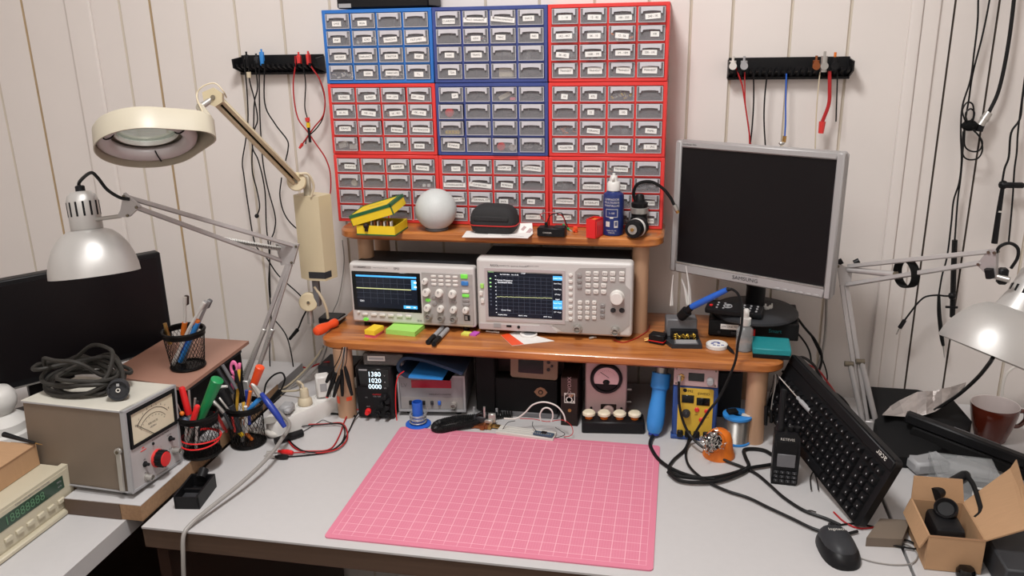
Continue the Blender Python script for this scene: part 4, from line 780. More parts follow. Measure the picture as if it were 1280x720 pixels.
# black coiled cord
cp = smooth_path(Z([(640, 517), (612, 520), (588, 522), (567, 524), (548, 529), (543, 535), (552, 537), (572, 533), (590, 530), (598, 527)], DESK+.010), 8)
b = MB('cable_black'); pts = []; tot = len(cp)
for i in range(tot*9):
    u_ = i/9.; k = min(int(u_), tot-2); p = cp[k].lerp(cp[k+1], u_-k); t_ = (cp[min(k+1, tot-1)]-cp[max(k-1, 0)]).normalized(); s_ = V((0, 0, 1)); x_ = t_.cross(s_).normalized(); a = i*2*PI/9*1.15
    pts.append(p+(x_*math.cos(a)+s_*math.sin(a))*.0066)
b.tube(pts, .0022, 5, sm=False); b.build('coiled_cord', label='black coiled telephone-style cord on the desk behind the pink mat', cat='cord')
# copper and steel radio part
q = at(603, 534, 'z', DESK); T = thing('switch_assembly', 'copper and steel connector assembly at the back edge of the pink mat', 'connector assembly', (q.x, q.y, DESK), R(-6))
b = MB('copper'); b.span((-.026, -.012, .002), (.016, .010, .008)); b.cyl((-.020, -.013, .006), (-.020, .004, .006), .0062, n=14); b.cyl((.004, -.016, .006), (.004, .004, .006), .0062, n=14); b.cyl((.020, -.010, .006), (.020, .004, .006), .005, n=14, m='brass'); b.box((.03, .004, .005), (.03, .014, .003), 'brass'); b.build('copper_base', T)
b = MB('black_plastic'); b.tube([(-.018, .004, .008), (-.014, .006, .026), (-.002, .008, .030), (0, .008, .010)], .0035, 8); b.box((-.008, .008, .016), (.03, .012, .016), 'dark_grey', bev=.002); b.build('black_block', T)
b = MB('steel'); b.box((.022, .010, .020), (.018, .010, .022), M=rz(.2), bev=.002); b.box((.014, .006, .014), (.02, .008, .008), bev=.001); b.cyl((.004, .006, .010), (.004, .006, .05), .0028, n=10); b.build('steel_bracket', T)
# breadboard with blue module
A, B = at(628, 545, 'z', DESK), at(690, 552, 'z', DESK); an = math.atan2(B.y-A.y, B.x-A.x)
T = thing('breadboard', 'white breadboard with wires lying along the back of the pink mat', 'breadboard', tuple(A.lerp(B, .5)), R(-6))
b = MB('breadboard'); L_ = .135; b.box((-.006, .016, .0045), (L_, .036, .009), bev=.001)
for s in (.006, .016, .026): b.box((-.006, s, .0091), (L_-.006, .0008, .0004), 'light_grey')
b.build('board', T)
b = MB('pcb_blue'); b.box((.036, .012, .012), (.046, .017, .003), M=rz(R(-4))); b.build('module', T)
b = MB('black_plastic')
for k in range(8): b.box((.018+k*.005, .007, .014), (.003, .003, .002), 'steel')
b.box((.036, .014, .0145), (.012, .010, .003), M=rz(R(-4))); b.build('module_chips', T)
def wires(lst):
    for lab, m, r_, pts in lst: cable('jumper_wire', lab, 'wire', [at(x, y, 'y', yy) for x, y, yy in pts], r_, m)
wires([('long white wire arching from the breadboard over the blue module', 'cable_white', .0018, ((630, 523, .03), (645, 523, .03), (656, 516, .028), (666, 506, .026), (680, 502.5, .024), (695, 507, .02), (704, 517, .018), (707, 527, .016))),
       ('short white wire looping over the blue module', 'cable_white', .0018, ((676, 526, .018), (675, 518, .018), (679, 511, .018), (685, 510, .018), (690, 514, .018), (691, 521, .018), (689, 527, .018))),
       ('thin red wire curling right of the breadboard', 'cable_red', .0009, ((650, 523, .03), (668, 524, .022), (684, 527, .02), (703, 525, .016), (714, 532, .012), (716, 541, .008), (712, 545, .005), (705, 546, .004))),
       ('thin black wire sagging in front of the breadboard', 'cable_black', .0008, ((666, 527, .02), (666, 533, .012), (673, 541, .004), (684, 548, -.002), (696, 547, .0), (706, 543, .004), (700, 538, .008), (694, 534, .012))),
       ('thin black wire bent over the left end of the breadboard', 'cable_black', .0008, ((644, 526, .025), (635, 528, .022), (630, 534, .015), (626, 541, .008)))])
# black device in a chrome wire cradle
q0, q1 = at(593, 514, 'z', DESK+.010), at(622, 514, 'z', DESK+.010); yq = max(q0.y, .07)
T = thing('desk_speaker', 'tall black box held in a chrome wire cradle under the shelf', 'box', ((q0.x+q1.x)/2, yq, DESK))
wq = q1.x-q0.x
b = MB('black_matte'); b.span((-wq/2+.004, .004, .010), (wq/2-.004, .10, .160), bev=.003); b.build('body', T)
b = MB('light_grey'); b.tube([(-wq/2, -.002, .022), (-wq/2, -.002, .010), (-wq/2+.008, -.002, .003), (wq/2-.008, -.002, .003), (wq/2, -.002, .010), (wq/2, -.002, .022)], .003, 8, k=4); b.tube([(-wq/2, .1, .022), (-wq/2, .1, .010), (-wq/2+.008, .1, .003), (wq/2-.008, .1, .003), (wq/2, .1, .010), (wq/2, .1, .022)], .003, 8, k=4); b.tube([(-wq/2+.01, -.002, .004), (-wq/2+.01, .1, .004)], .003, 8); b.build('wire_cradle', T)
# black case with diamond emblem, handheld on top, slim box
xa, xb = at(626, 520, 'y', .10).x, at(697, 520, 'y', .10).x
T = thing('amplifier_case', 'wide black case with a bronze diamond emblem under the shelf', 'case', ((xa+xb)/2, .10, DESK))
wq = xb-xa; b = MB('walnut'); b.span((-wq/2-.012, .0, .012), (wq/2, .15, .098), 'black_matte', bev=.002); b.span((-wq/2, -.002, 0), (wq/2, .15, .013), 'mid_grey', bev=.002); b.build('body', T)
e0 = at(676, 490, 'y', .10); b = MB('gold_logo'); x_, z_ = e0.x-(xa+xb)/2, e0.z-DESK
b.prism([(x_-.016, z_), (x_-.009, z_+.009), (x_, z_+.013), (x_+.009, z_+.009), (x_+.016, z_), (x_+.009, z_-.009), (x_, z_-.013), (x_-.009, z_-.009)], 0, .0015, M=FR); b.cyl((x_, -.001, z_), (x_, -.0024, z_), .006, n=16, m='case_dark'); b.cyl((x_, -.002, z_), (x_, -.003, z_), .0035, n=14, m='gold_logo'); b.build('emblem', T, plabel='bronze diamond emblem')
hz = DESK+.0985
h0, h1 = at(638, 469, 'y', .108), at(697, 470, 'y', .108); hx = (h0.x+h1.x)/2; hw = h1.x-h0.x
T = thing('handheld_meter', 'beige handheld device with a dark screen standing on the black case', 'handheld device', (hx, .106, hz), R(-2))
b = MB('handheld_beige'); b.M = Mx.Rotation(R(-6), 4, 'X'); b.prism([(x, z+.03) for x, z in rrect(hw, .06, .007)], -.014, 0, M=FR); b.build('body', T)
b = MB('screen_black'); b.M = Mx.Rotation(R(-6), 4, 'X'); b.span((-hw*.33, -.001, .013), (hw*.2, .002, .048)); b.build('screen', T)
for x, z, r_ in ((hw*.31, .043, .004), (hw*.38, .034, .003), (hw*.31, .025, .004)):
    b = MB('dark_grey'); b.M = Mx.Rotation(R(-6), 4, 'X'); b.cyl((x, .001, z), (x, -.003, z), r_, n=12); b.build('button', T)
b = MB('case_dark'); b.span((xa-.03, .140, hz), (xb+.01, .24, DESK+.172)); b.build('carton', label='dark carton behind the beige handheld device under the shelf', cat='carton')
b = MB('lime'); s0 = at(697, 447, 'y', .10); b.box((s0.x, .10, s0.z), (.014, .003, .007)); b.build('sticky_note', label='scrap of green sticky note under the shelf above the handheld device', cat='sticky note')
xa, xb = at(701, 524, 'y', .07).x, at(722, 524, 'y', .07).x; zt = at(711, 472, 'y', .07).z-DESK
T = thing('product_box', 'slim dark box with a white square logo beside the round gauge', 'box', ((xa+xb)/2, .07, DESK)); wq = xb-xa
b = MB('case_dark'); b.span((-wq/2, 0, 0), (wq/2, .1, zt), bev=.001); b.span((-wq/2+.001, -.0006, zt*.62), (wq/2-.001, .001, zt-.002), 'gauge_rose' if 0 else 'walnut'); b.build('carton', T)
b = MB('offwhite'); c_ = at(712, 497.5, 'y', .07); x_, z_ = c_.x-(xa+xb)/2, c_.z-DESK; s_ = .0125
rframe(b, x_-s_, x_+s_, z_-s_, z_+s_, .0016, -.0012, .001, 'offwhite'); b.ring((x_-.002, -.001, z_-.003), .006, .0012, M=Mx.Identity(4)) if 0 else b.lathe([(.0078, 0), (.0078, .0008), (.0055, .0008), (.0055, 0)], 20, 'offwhite', M=tr(x_-.001, -.0004, z_-.004) @ Mx.Rotation(PI/2, 4, 'X')); b.prism([(x_-.002, z_+.003), (x_-.002, z_+.010), (x_+.010, z_+.010), (x_+.006, z_+.003)], 0, .001, 'gold_logo', FR); b.box((x_-.009, -.001, z_+.009), (.003, .001, .003)); b.box((x_+.009, -.001, z_-.008), (.003, .001, .003))
b.build('logo', T, plabel='white square logo'); b = MB('gauge_rose'); b.ftext('NOVOXX', x_, zt-.024, .012, rot=PI/2, m='gauge_rose', y=-.0012); b.build('lettering', T)
c_ = at(712, 513, 'y', .07); b = MB('brass'); b.cyl((x_, 0, c_.z-DESK), (x_, -.001, c_.z-DESK), .004, n=14); b.build('seal', T)
# round gauge instrument
GX, GY = .1235+.048, .0894+.006; T = thing('panel_meter', 'grey-pink meter box with a round black-rimmed gauge', 'meter', (GX, GY, DESK), R(6))
w, h, d = .096, .166, .11; b = MB('gauge_rose'); b.span((-w/2, 0, 0), (w/2, d, h), bev=.003); b.build('case', T)
gx = .0; gz = .116
Mg = tr(gx, 0, gz) @ Mx.Rotation(PI/2, 4, 'X'); b = MB('black_plastic'); b.lathe([(.037, 0), (.037, .006), (.0345, .010), (.030, .010), (.029, .006), (.0, .006)], 36, M=Mg); gb = b.build('gauge_rim', T)
b = MB('gauge_rose'); b.prism([(.0288*math.cos(R(a)), .0288*math.sin(R(a))) for a in range(-28, 209, 8)], .0062, .0068, 'dial_rose', Mg)
for a in range(30, 151, 12): b.box((.021*math.cos(R(a)), .021*math.sin(R(a)), .0070), (.0008, .0008, .0004), 'ink', M=Mg) ; 
b.box((-.009, .006, .0073), (.024, .0009, .0006), 'ink', M=Mg @ rz(R(-35))); b.build('dial', gb)
b = MB('black_plastic'); b.ball((0, -.008, .006), .0085, 'black_plastic', 16, (1, .8, .5), Mg); b.build('needle_cover', gb)
b = MB('case_dark'); b.span((-.012, -.003, .020), (.024, .001, .050), bev=.001); b.build('button_plate', T)
knob(T, .006, .035, .0135, 'meter_rose', .010, mark=False)
for x in (-.034, .036): b = MB('ink'); b.cyl((x, .001, .04), (x, -.002, .04), .003, n=10); b.build('screw', T)
for z in (.075, .043): b = MB('steel'); b.cyl((w/2, .03, z), (w/2+.012, .03, z), .003, n=10); b.build('side_terminal', T)
T = thing('button_block', 'low black block with four pale round caps in front of the gauge', 'block', (.1216+.0712, .0369+.008, DESK), R(6.5))
b = MB('black_plastic'); b.span((-.0715, 0, 0), (.0715, .05, .029), bev=.003); b.build('block', T)
for px in (737, 756, 775.5, 794.5):
    x_ = at(px, 520, 'y', .055).x-(.1216+.0712); b = MB('copper'); b.cyl((x_, .022, .028), (x_, .022, .036), .009, n=14, m='orange_dark'); b.lathe([(.012, .036), (.0148, .038), (.0148, .043), (.011, .0465), (0, .047)], 22, 'meter_face', M=tr(x_, .022, 0)); b.build('cap', T)
# hot air handle
A = at(817, 545, 'y', .045); A.z = max(A.z, DESK+.004); T = thing('hot_air_handle', 'blue hot-air gun handle hanging in front of the soldering station', 'tool', (A.x, A.y, DESK))
B = at(827, 466, 'y', .085); v_ = B-A; L_ = v_.length
b = MB('blue_light'); b.lathe([(.0125, .006), (.0165, .012), (.0195, .03), (.0195, .055), (.0165, .085), (.0165, .105), (.021, .11), (.021, L_+.0)], 22, M=frame(A, v_)); b.build('grip', T, world=True)
b = MB('blue_deep'); b.lathe([(.0085, 0), (.0125, .002), (.0125, .008)], 16, M=frame(A, v_)); b.build('end_cap', T, world=True)
b = MB('steel'); b.lathe([(.013, L_), (.013, L_+.012), (.006, L_+.013)], 16, M=frame(A, v_)); b.build('nozzle', T, world=True)
pc = [A+V((0, 0, .004))]+[at(x, y, 'z', z) for x, y, z in ((813, 552, .757), (814, 560, .7545), (822, 573, .7545), (836, 584, .7545), (856, 593, .7545), (880, 598, .7545), (908, 594, .7545), (930, 587, .7545), (936, 582, .7545), (932, 572, .7545), (930, 563, .7545), (940, 561, .7545), (955, 563, .7545), (966, 569, .7545))]
b = MB('cable_black'); b.tube(pc, .0042, 8); b.build('cord', T, world=True)
cable('black_cable', 'black cord curving on the desk below the soldering station', 'cord', Z([(835, 590), (848, 600), (870, 603), (900, 601), (925, 592), (938, 585), (955, 582), (967, 580)], .7545+.003), .0038, 'cable_black')
# soldering station with grey controller on top
T = thing('soldering_station', 'blue soldering station with a yellow front panel of knobs', 'soldering station', (.3238+.0486, .0447, DESK), R(-.7))
w, h, d = .0973, .1315, .15
def sx(c): return (c-297)/3660
def sz(cy): return h-(cy-258)/2880
b = MB('station_blue'); b.span((-w/2, 0, 0), (w/2, d, h), bev=.004); b.span((-w/2-.002, -.003, 0), (w/2+.002, .02, .010), 'station_blue', bev=.002); b.build('case', T)
b = MB('panel_yellow'); b.prism([(x+sx(300), z+(sz(275)+sz(610))/2) for x, z in rrect(.076, sz(275)-sz(612), .004)], -.0005, .0012, M=FR)
b.ftext('992', sx(255), sz(295), .0085, y=-.0016); b.ftext('EWESD', sx(362), sz(308), .008, y=-.0016); b.lathe([(.0045, 0), (.0045, .0004), (0, .0005)], 8, 'ink', M=tr(sx(213), -.0013, sz(290)) @ Mx.Rotation(PI/2, 4, 'X')); b.ftext('AIR', sx(310), sz(455), .0045, y=-.0016); b.ftext('HEAT', sx(392), sz(470), .0045, y=-.0016); b.ftext('SET', sx(352), sz(525), .0045, y=-.0016); b.build('front_panel', T)
for x0, x1, y0, y1 in ((190, 287, 322, 376), (308, 413, 335, 388)):
    b = MB('screen_black'); b.span((sx(x0), -.0024, sz(y1)), (sx(x1), .001, sz(y0)), bev=.0006); b.build('display', T)
knob(T, sx(230), sz(447), .0085, 'dark_grey', .012)
for cx, cy in ((314, 419), (392, 426), (353, 488)): button(T, sx(cx), sz(cy), .011, .011, 'red_plastic', .004, rnd=1)
for cx in (187, 250, 320, 395): b = MB('black_plastic'); b.box((sx(cx), -.004, sz(592)), (.013, .008, .016), bev=.002); b.build('socket', T)
T = thing('iron_controller', 'grey soldering controller with a small screen on the blue station', 'controller', (.3238+.0475, .042, DESK+h), R(-2))
b = MB('instrument_grey'); b.span((-.0468, .003, 0.0005), (.0468, .11, .0425), 'dark_grey', bev=.001); b.span((-.0475, 0, 0), (.0475, .0035, .043), 'gauge_rose', bev=.001); b.build('case', T)
b = MB('screen_black'); b.span((-.016, -.0012, .013), (.018, .002, .032), bev=.0006); b.build('display', T)
knob(T, .031, .0165, .0075, 'light_grey', .014, mark=False)
b = MB('brass'); b.lathe([(.007, 0), (.007, .004), (.005, .005), (.005, .012), (0, .0121)], 16, M=tr(-.031, 0, .021) @ Mx.Rotation(PI/2, 4, 'X')); b.build('connector', T)
for x in (-.042, .042):
    for z in (.005, .0395): b = MB('screw'); b.cyl((x, .0, z), (x, -.0015, z), .002, n=10); b.build('screw', T)
yq = .026
pc = [at(x, y, 'y', yy) for x, y, yy in ((849, 474, yq), (848.5, 482, yq-.004), (849, 505, yq-.006), (854, 527, yq-.01), (862, 543, yq-.02))]+[at(x, y, 'z', z) for x, y, z in ((873, 555, .772), (888, 565, .762), (908, 576, .756), (926, 583, .755), (945, 592, .7545), (962, 606, .7545), (980, 622, .7545), (1005, 638, .7545), (1032, 648, .7545), (1050, 656, .7545))]
cable('black_cable', 'black cord hanging from the grey controller across the yellow panel', 'cord', pc, .003, 'cable_black', extra=lambda b: b.cyl(pc[0]+V((0, -.001, .008)), pc[0]-V((0, 0, .008)), .0042, n=12, m='steel'))
cable('black_cable', 'black cord bending from the station to the walkie-talkie', 'cord', Z([(862, 548), (856, 562), (842, 575), (836, 586), (845, 594), (866, 597), (893, 599)], .7545), .0034, 'cable_black')
# solder spool, boxes behind
q = at(921, 559, 'z', DESK); T = thing('solder_spool', 'spool of solder wire with blue flanges behind the orange cup', 'spool', (q.x, q.y+.030, DESK))
b = MB('blue_light'); b.lathe([(.0295, 0), (.0315, .001), (.0315, .0045), (.0295, .005)], 32); b.build('flange', T); b = MB('blue_light'); b.lathe([(.0295, .060), (.0325, .061), (.0325, .066), (.029, .0672), (.012, .0672), (.011, .060)], 32); b.build('flange', T)
b = MB('solder'); prof = [(.0272, .005)]
for k in range(27): prof += [(.0285, .0055+k*.002), (.0277, .0065+k*.002)]
b.lathe(prof+[(.0272, .060)], 32); b.build('wire_winding', T)
b = MB('black_matte'); b.M = tr(q.x-.012, q.y+.03, DESK+.0678) @ rz(.3); b.box((0, 0, .004), (.022, .018, .007), bev=.001); b.build('magnet', label='small dark block lying on top of the solder spool', cat='block')
b = MB('offwhite'); b.M = tr(q.x+.017, q.y+.022, DESK+.0676) @ rz(-.2); b.box((0, 0, .0008), (.018, .012, .0012)); b.build('label_tag', label='small white paper tag on the solder spool flange', cat='tag')
b = MB('dark_grey'); b.span((.425, .17, DESK), (.482, .30, DESK+.115), bev=.002); b.span((.43, .175, DESK+.1145), (.477, .295, DESK+.1155), 'black_matte'); b.build('dark_box', label='dark grey open box standing behind the solder spool', cat='box')
# orange cup with metal wool
q = at(897, 577, 'z', DESK); T = thing('tip_cleaner', 'orange tip cleaner cup stuffed with metal wool', 'tip cleaner', (q.x, q.y+.026, DESK))
cz = V((-.010, -.018, .035)); ax = V((-.45, -.75, .42)).normalized()
b = MB('orange_dark'); b.lathe([(.034, 0), (.0345, .003), (.032, .010), (.029, .022), (.027, .040), (.023, .052), (.014, .060), (0, .062)], 30, M=tr(.003, .003, 0)); Mo = frame(V((.002, .0, .034))+ax*.008, ax); b.open_lathe([(.022, 0), (.0225, .018), (.0215, .020)], 26, M=Mo); b.build('cup', T)
b = MB('chrome'); rs = random.Random(12); c0 = V((.002, 0, .034))+ax*.028
for k in range(150):
    c = c0+ax*rs.uniform(-.004, .010)+V((rs.gauss(0, .0095), rs.gauss(0, .008), rs.gauss(0, .0095))); r_ = rs.uniform(.0035, .0075); M = frame(c, (rs.uniform(-1, 1), rs.uniform(-1, 1), rs.uniform(-1, 1))); b.tube([M @ V((r_*math.cos(a), r_*math.sin(a), .001*a)) for a in (0, 1, 2, 3, 4, 5)], .0008, 4, k=2, m='chrome' if k % 4 else 'dark_grey')
b.ball(c0-ax*.008, .016, 'black_matte', 14); b.build('metal_wool', T, kind='stuff')
# walkie-talkie
T = thing('walkie_talkie', 'black walkie-talkie standing upright at the right of the desk', 'walkie-talkie', (.5242+.0252, -.1224, DESK), R(-3))
w, h, d = .0504, .113, .034
b = MB('black_plastic'); b.prism([(-w/2, 0), (-w/2+.003, -.0), (w/2-.003, 0), (w/2, .004), (w/2+.001, h*.6), (w/2-.001, h-.006), (w/2-.006, h), (-w/2+.004, h), (-w/2, h-.004)], -d, 0, M=FR); b.span((-w/2+.004, -.002, h*.52), (w/2-.004, .001, h*.86), 'black_matte', bev=.001); b.ftext('RETEVIS', 0, h*.9, .0078, y=-.0006, m='offwhite'); b.build('body', T)
b = MB('screen_off'); b.span((-.017, -.004, h*.37), (.018, -.001, h*.62), 'mid_grey', bev=.001); b.build('display', T)
for i_ in range(4):
    for j_ in range(3):
        b = MB('dark_grey'); x_, z_ = -.0165+i_*.0115, .029-j_*.0095; b.box((x_, -.0018, z_), (.009, .003, .0062), bev=.001); b.ftext('123A456B789C'[j_*4+i_], x_, z_, .0045, y=-.0036, m='light_grey'); b.build('key', T)
b = MB('black_plastic'); b.lathe([(.0085, 0), (.0085, .012), (.0065, .016), (.0062, .085), (.005, .088), (0, .0882)], 16, M=tr(-.014, d*.5, h)); b.build('antenna', T)
for x in (.006, .019): b = MB('black_plastic'); b.lathe([(.006, 0), (.0065, .002), (.006, .010), (0, .0102)], 14, M=tr(x, d*.5, h)); b.build('knob', T)
# probes hanging on the right leg, clear precision screwdriver
for k, (pts, lab) in enumerate(((((968, 468), (966, 480), (962, 494), (958, 508), (957, 531)), 'black probe hanging leftmost from the right shelf leg'), (((969, 468), (969, 482), (966, 497), (964, 512), (964, 528)), 'black probe hanging beside the leftmost one on the right leg'), (((971, 468), (975, 482), (978, 495), (980, 505)), 'short black probe hanging behind the walkie-talkie antenna'))):
    P3 = Y(pts, pr.y-.015+k*.004); b = MB('cable_black'); b.tube(P3[:-1], .0012, 6, m='steel' if k == 1 else 'cable_black'); b.cyl(P3[-2], P3[-1], .0045, .0038, 10); b.build('test_probe', label=lab, cat='test probe')
A, B, D_ = at(974, 471, 'y', .005), at(996, 496, 'y', -.02), at(1018, 520, 'y', -.045); T = thing('screwdriver', 'slim clear-handled screwdriver slanting above the keyboard', 'screwdriver', tuple(D_))
b = MB('chrome'); b.cyl(A, B, .0014, n=8); b.build('blade', T, world=True)
b = MB('clear_plastic'); v_ = D_-B; b.lathe([(.002, 0), (.0042, .003), (.003, .008), (.0048, .012), (.0048, v_.length*.9), (.0055, v_.length*.92), (.0055, v_.length)], 8, 'white_plastic' if 0 else 'light_grey', M=frame(B, v_)); b.build('handle', T, world=True)
# ---------------------------------------------------------------- left side: wall rack, lamps, meter, cups
def rack(xl, xr, z0, name_label, flip=1):
    T = thing('cable_rack', name_label, 'cable rack', ((xl+xr)/2, WALL, z0)); w = xr-xl
    b = MB('black_plastic'); b.span((-w/2, -.006, .0), (w/2, -.001, .048), bev=.001); b.span((-w/2, -.020, .0), (w/2, -.004, .006), bev=.001); b.build('back_plate', T)
    n = int(w/.0135)
    for k in range(n):
        x = -w/2+w*(k+.5)/n; b = MB('black_plastic')
        b.prism([(-.004, .004), (-.044, .020), (-.046, .028), (-.004, .016)], x-.0033, x+.0033, M=Mx(((0, 0, 1, 0), (1, 0, 0, 0), (0, 1, 0, 0), (0, 0, 0, 1)))); b.build('hook', T)
    for s in (-1, 1):
        b = MB('black_plastic'); b.prism([(0, .002), (-.05, .018), (-.052, .040), (-.004, .044)], s*w/2-.002, s*w/2+.002, M=Mx(((0, 0, 1, 0), (1, 0, 0, 0), (0, 1, 0, 0), (0, 0, 0, 1)))); b.build('end_plate', T)
    return T
a, c = at(300, 90, 'y', .34), at(403, 90, 'y', .34); LZ = at(350, 93, 'y', .345).z
rack(a.x, c.x, LZ, 'black hook rack on the wall left of the drawer cabinets')
a, c = at(910, 97, 'y', .34), at(1062, 97, 'y', .34); RZ = at(990, 99, 'y', .345).z
rack(a.x, c.x, RZ, 'black hook rack on the wall above the square monitor')
YC = .318
def hang(lab, pts, r=.0018, m='cable_black', y=YC, yend=None, extra=None, g=None):
    n = len(pts); P3 = [at(px, py, 'y', y+((yend if yend is not None else y)-y)*i/(n-1)) for i, (px, py) in enumerate(pts)]
    return cable('hanging_cable', lab, 'cable', P3, r, m, g, extra=(lambda b: extra(b, P3)) if extra else None)
hang('black cable hanging from the leftmost hook and swinging right behind the lamp arms', [(305, 74), (307, 93), (309, 118), (310, 149), (307, 176), (303, 202), (305, 220), (311, 262), (319, 305), (333, 322), (348, 344), (372, 366), (385, 380)], yend=.345)
hang('black cable ending in a small black plug beside the left rack', [(311, 74), (312, 100), (318, 124), (322, 149), (318, 163), (315.5, 186), (315.4, 214), (321, 237), (324.6, 258), (321, 270)], extra=lambda b, P: (b.ball(P[-1], .006, 'black_plastic', 10)))
hang('long black cable falling from the left rack to the power strip', [(318, 76), (322, 108), (318, 128), (317, 158), (315.6, 184), (323, 201), (331, 237), (333, 282), (337, 322), (336, 355), (339, 398), (337, 440), (339, 475), (343, 492)], yend=.30)
hang('black cable hanging straight beside the blue clip on the left rack', [(324, 76), (324.4, 127), (326, 167), (329, 205), (335, 236), (344, 270), (343, 288), (338, 304), (337, 335), (338, 372)], yend=.35)
hang('black cable curving right to a clip above the cream lamp joint', [(331, 76), (331, 129), (344, 155), (359, 175), (360, 187), (357, 201)], extra=lambda b, P: b.cyl(P[-1], P[-1]+V((-.002, 0, -.012)), .004, n=8, m='offwhite'))
hang('black cable looping down behind the cream lamp post', [(352, 222), (350, 246), (357, 270), (373, 287), (392, 292)], y=.33)
hang('black cable crossing down between the two left lamps to the strip', [(336, 395), (345, 402), (357, 418), (363, 437), (367, 462), (366, 474)], y=.34, yend=.30)
hang('black cable with a moulded grip hanging behind the cream lamp clamp', [(383, 388), (378, 398), (372, 412), (362, 424)], y=.33, r=.0024, extra=lambda b, P: b.cyl(P[-2], P[-1], .0055, .004, 8))
hang('thin white cable running down the wall right of the cream lamp', [(428, 300), (430, 330), (424, 370), (417, 388), (414, 396)], y=.34, r=.0013, m='cable_grey')
hang('red test lead bulging left from the left rack', [(369, 70), (369, 82), (366.7, 104), (368, 127), (373, 149), (384, 164), (395, 180), (407, 198), (413, 218), (412.5, 244), (405, 264)], m='cable_red')
hang('black test lead with coloured tips hanging among the red ones', [(379, 72), (379, 82), (382, 104), (381, 133), (384, 147)], r=.0016, extra=lambda b, P: (b.cyl(P[-1], P[-1]+V((.001, 0, -.010)), .006, n=10, m='red_plastic'), b.cyl(P[-1]+V((.003, -.004, -.012)), P[-1]+V((.003, -.004, -.024)), .005, n=10, m='yellow'), b.cyl(P[-1]+V((.001, 0, -.010)), P[-1]+V((.003, -.002, -.062)), .0036, n=8, m='black_plastic')))
hang('red test lead with red tip crossing over from the right of the left rack', [(386, 66), (388, 81), (400, 100), (406, 122), (404, 144), (392, 160), (378, 180)], m='cable_red', extra=lambda b, P: b.cyl(P[-1], P[-1]+(P[-1]-P[-2]).normalized()*.014, .0045, .003, 10, 'red_plastic'))
hang('black test lead crossing the red one below the left rack', [(399, 97), (406, 124), (404, 146), (396, 160), (384, 172), (382, 180)], y=.326, r=.0016)
for px, lab, m, h_ in ((328, 'bright blue clip standing up in the left rack', 'blue_light', .034), (309, 'black plug standing in the left end of the rack', 'black_plastic', .024), (321, 'grey plug standing beside the blue clip in the left rack', 'dark_grey', .016), (374, 'dark red plug standing in the left rack above the red lead', 'red_plastic', .022), (386, 'tall dark red plug in the right part of the left rack', 'red_plastic', .026)):
    p = at(px, 77, 'y', .325); b = MB(m); b.box((p.x, .325, p.z+h_*.2), (.010, .010, h_), bev=.0015); b.cyl((p.x, .325, p.z+h_*.6), (p.x, .325, p.z+h_*.6+.010), .0025, n=8); b.build('rack_plug', label=lab, cat='plug')
p = at(311, 93, 'y', .318); b = MB('cable_beige'); b.cyl(p+V((0, 0, .006)), p-V((0, 0, .008)), .006, n=10); b.build('cable_gland', label='cream cable gland below the left end of the left rack', cat='gland')

# black television / wide screen in the corner
dv = V((.606, .795, 0)).normalized(); pr_ = V((-.918, .08, .886)); TW, TH = .56, .25
ce = pr_-dv*TW/2; T = thing('wide_monitor', 'large black wide screen standing in the left corner', 'monitor', (ce.x, ce.y, BD), math.atan2(dv.y, dv.x))
zb = .886-BD
b = MB('black_plastic'); b.span((-TW/2, .0, zb), (TW/2, .03, zb+TH), bev=.003); b.span((-TW/2+.08, .028, zb+.03), (TW/2-.08, .06, zb+TH-.03), bev=.01); b.build('housing', T)
b = MB('screen_off'); b.span((-TW/2+.012, -.0012, zb+.016), (TW/2-.012, .002, zb+TH-.012)); b.build('screen', T)
b = MB('chrome'); b.span((-TW/2, -.0016, zb-.002), (TW/2, .004, zb+.0015)); b.build('trim_strip', T)
b = MB('black_plastic'); b.span((-.05, .02, .012), (.05, .045, zb+.06), bev=.003); b.prism(rrect(.26, .12, .03), 0, .012, M=tr(0, .045, 0)); b.build('stand', T)

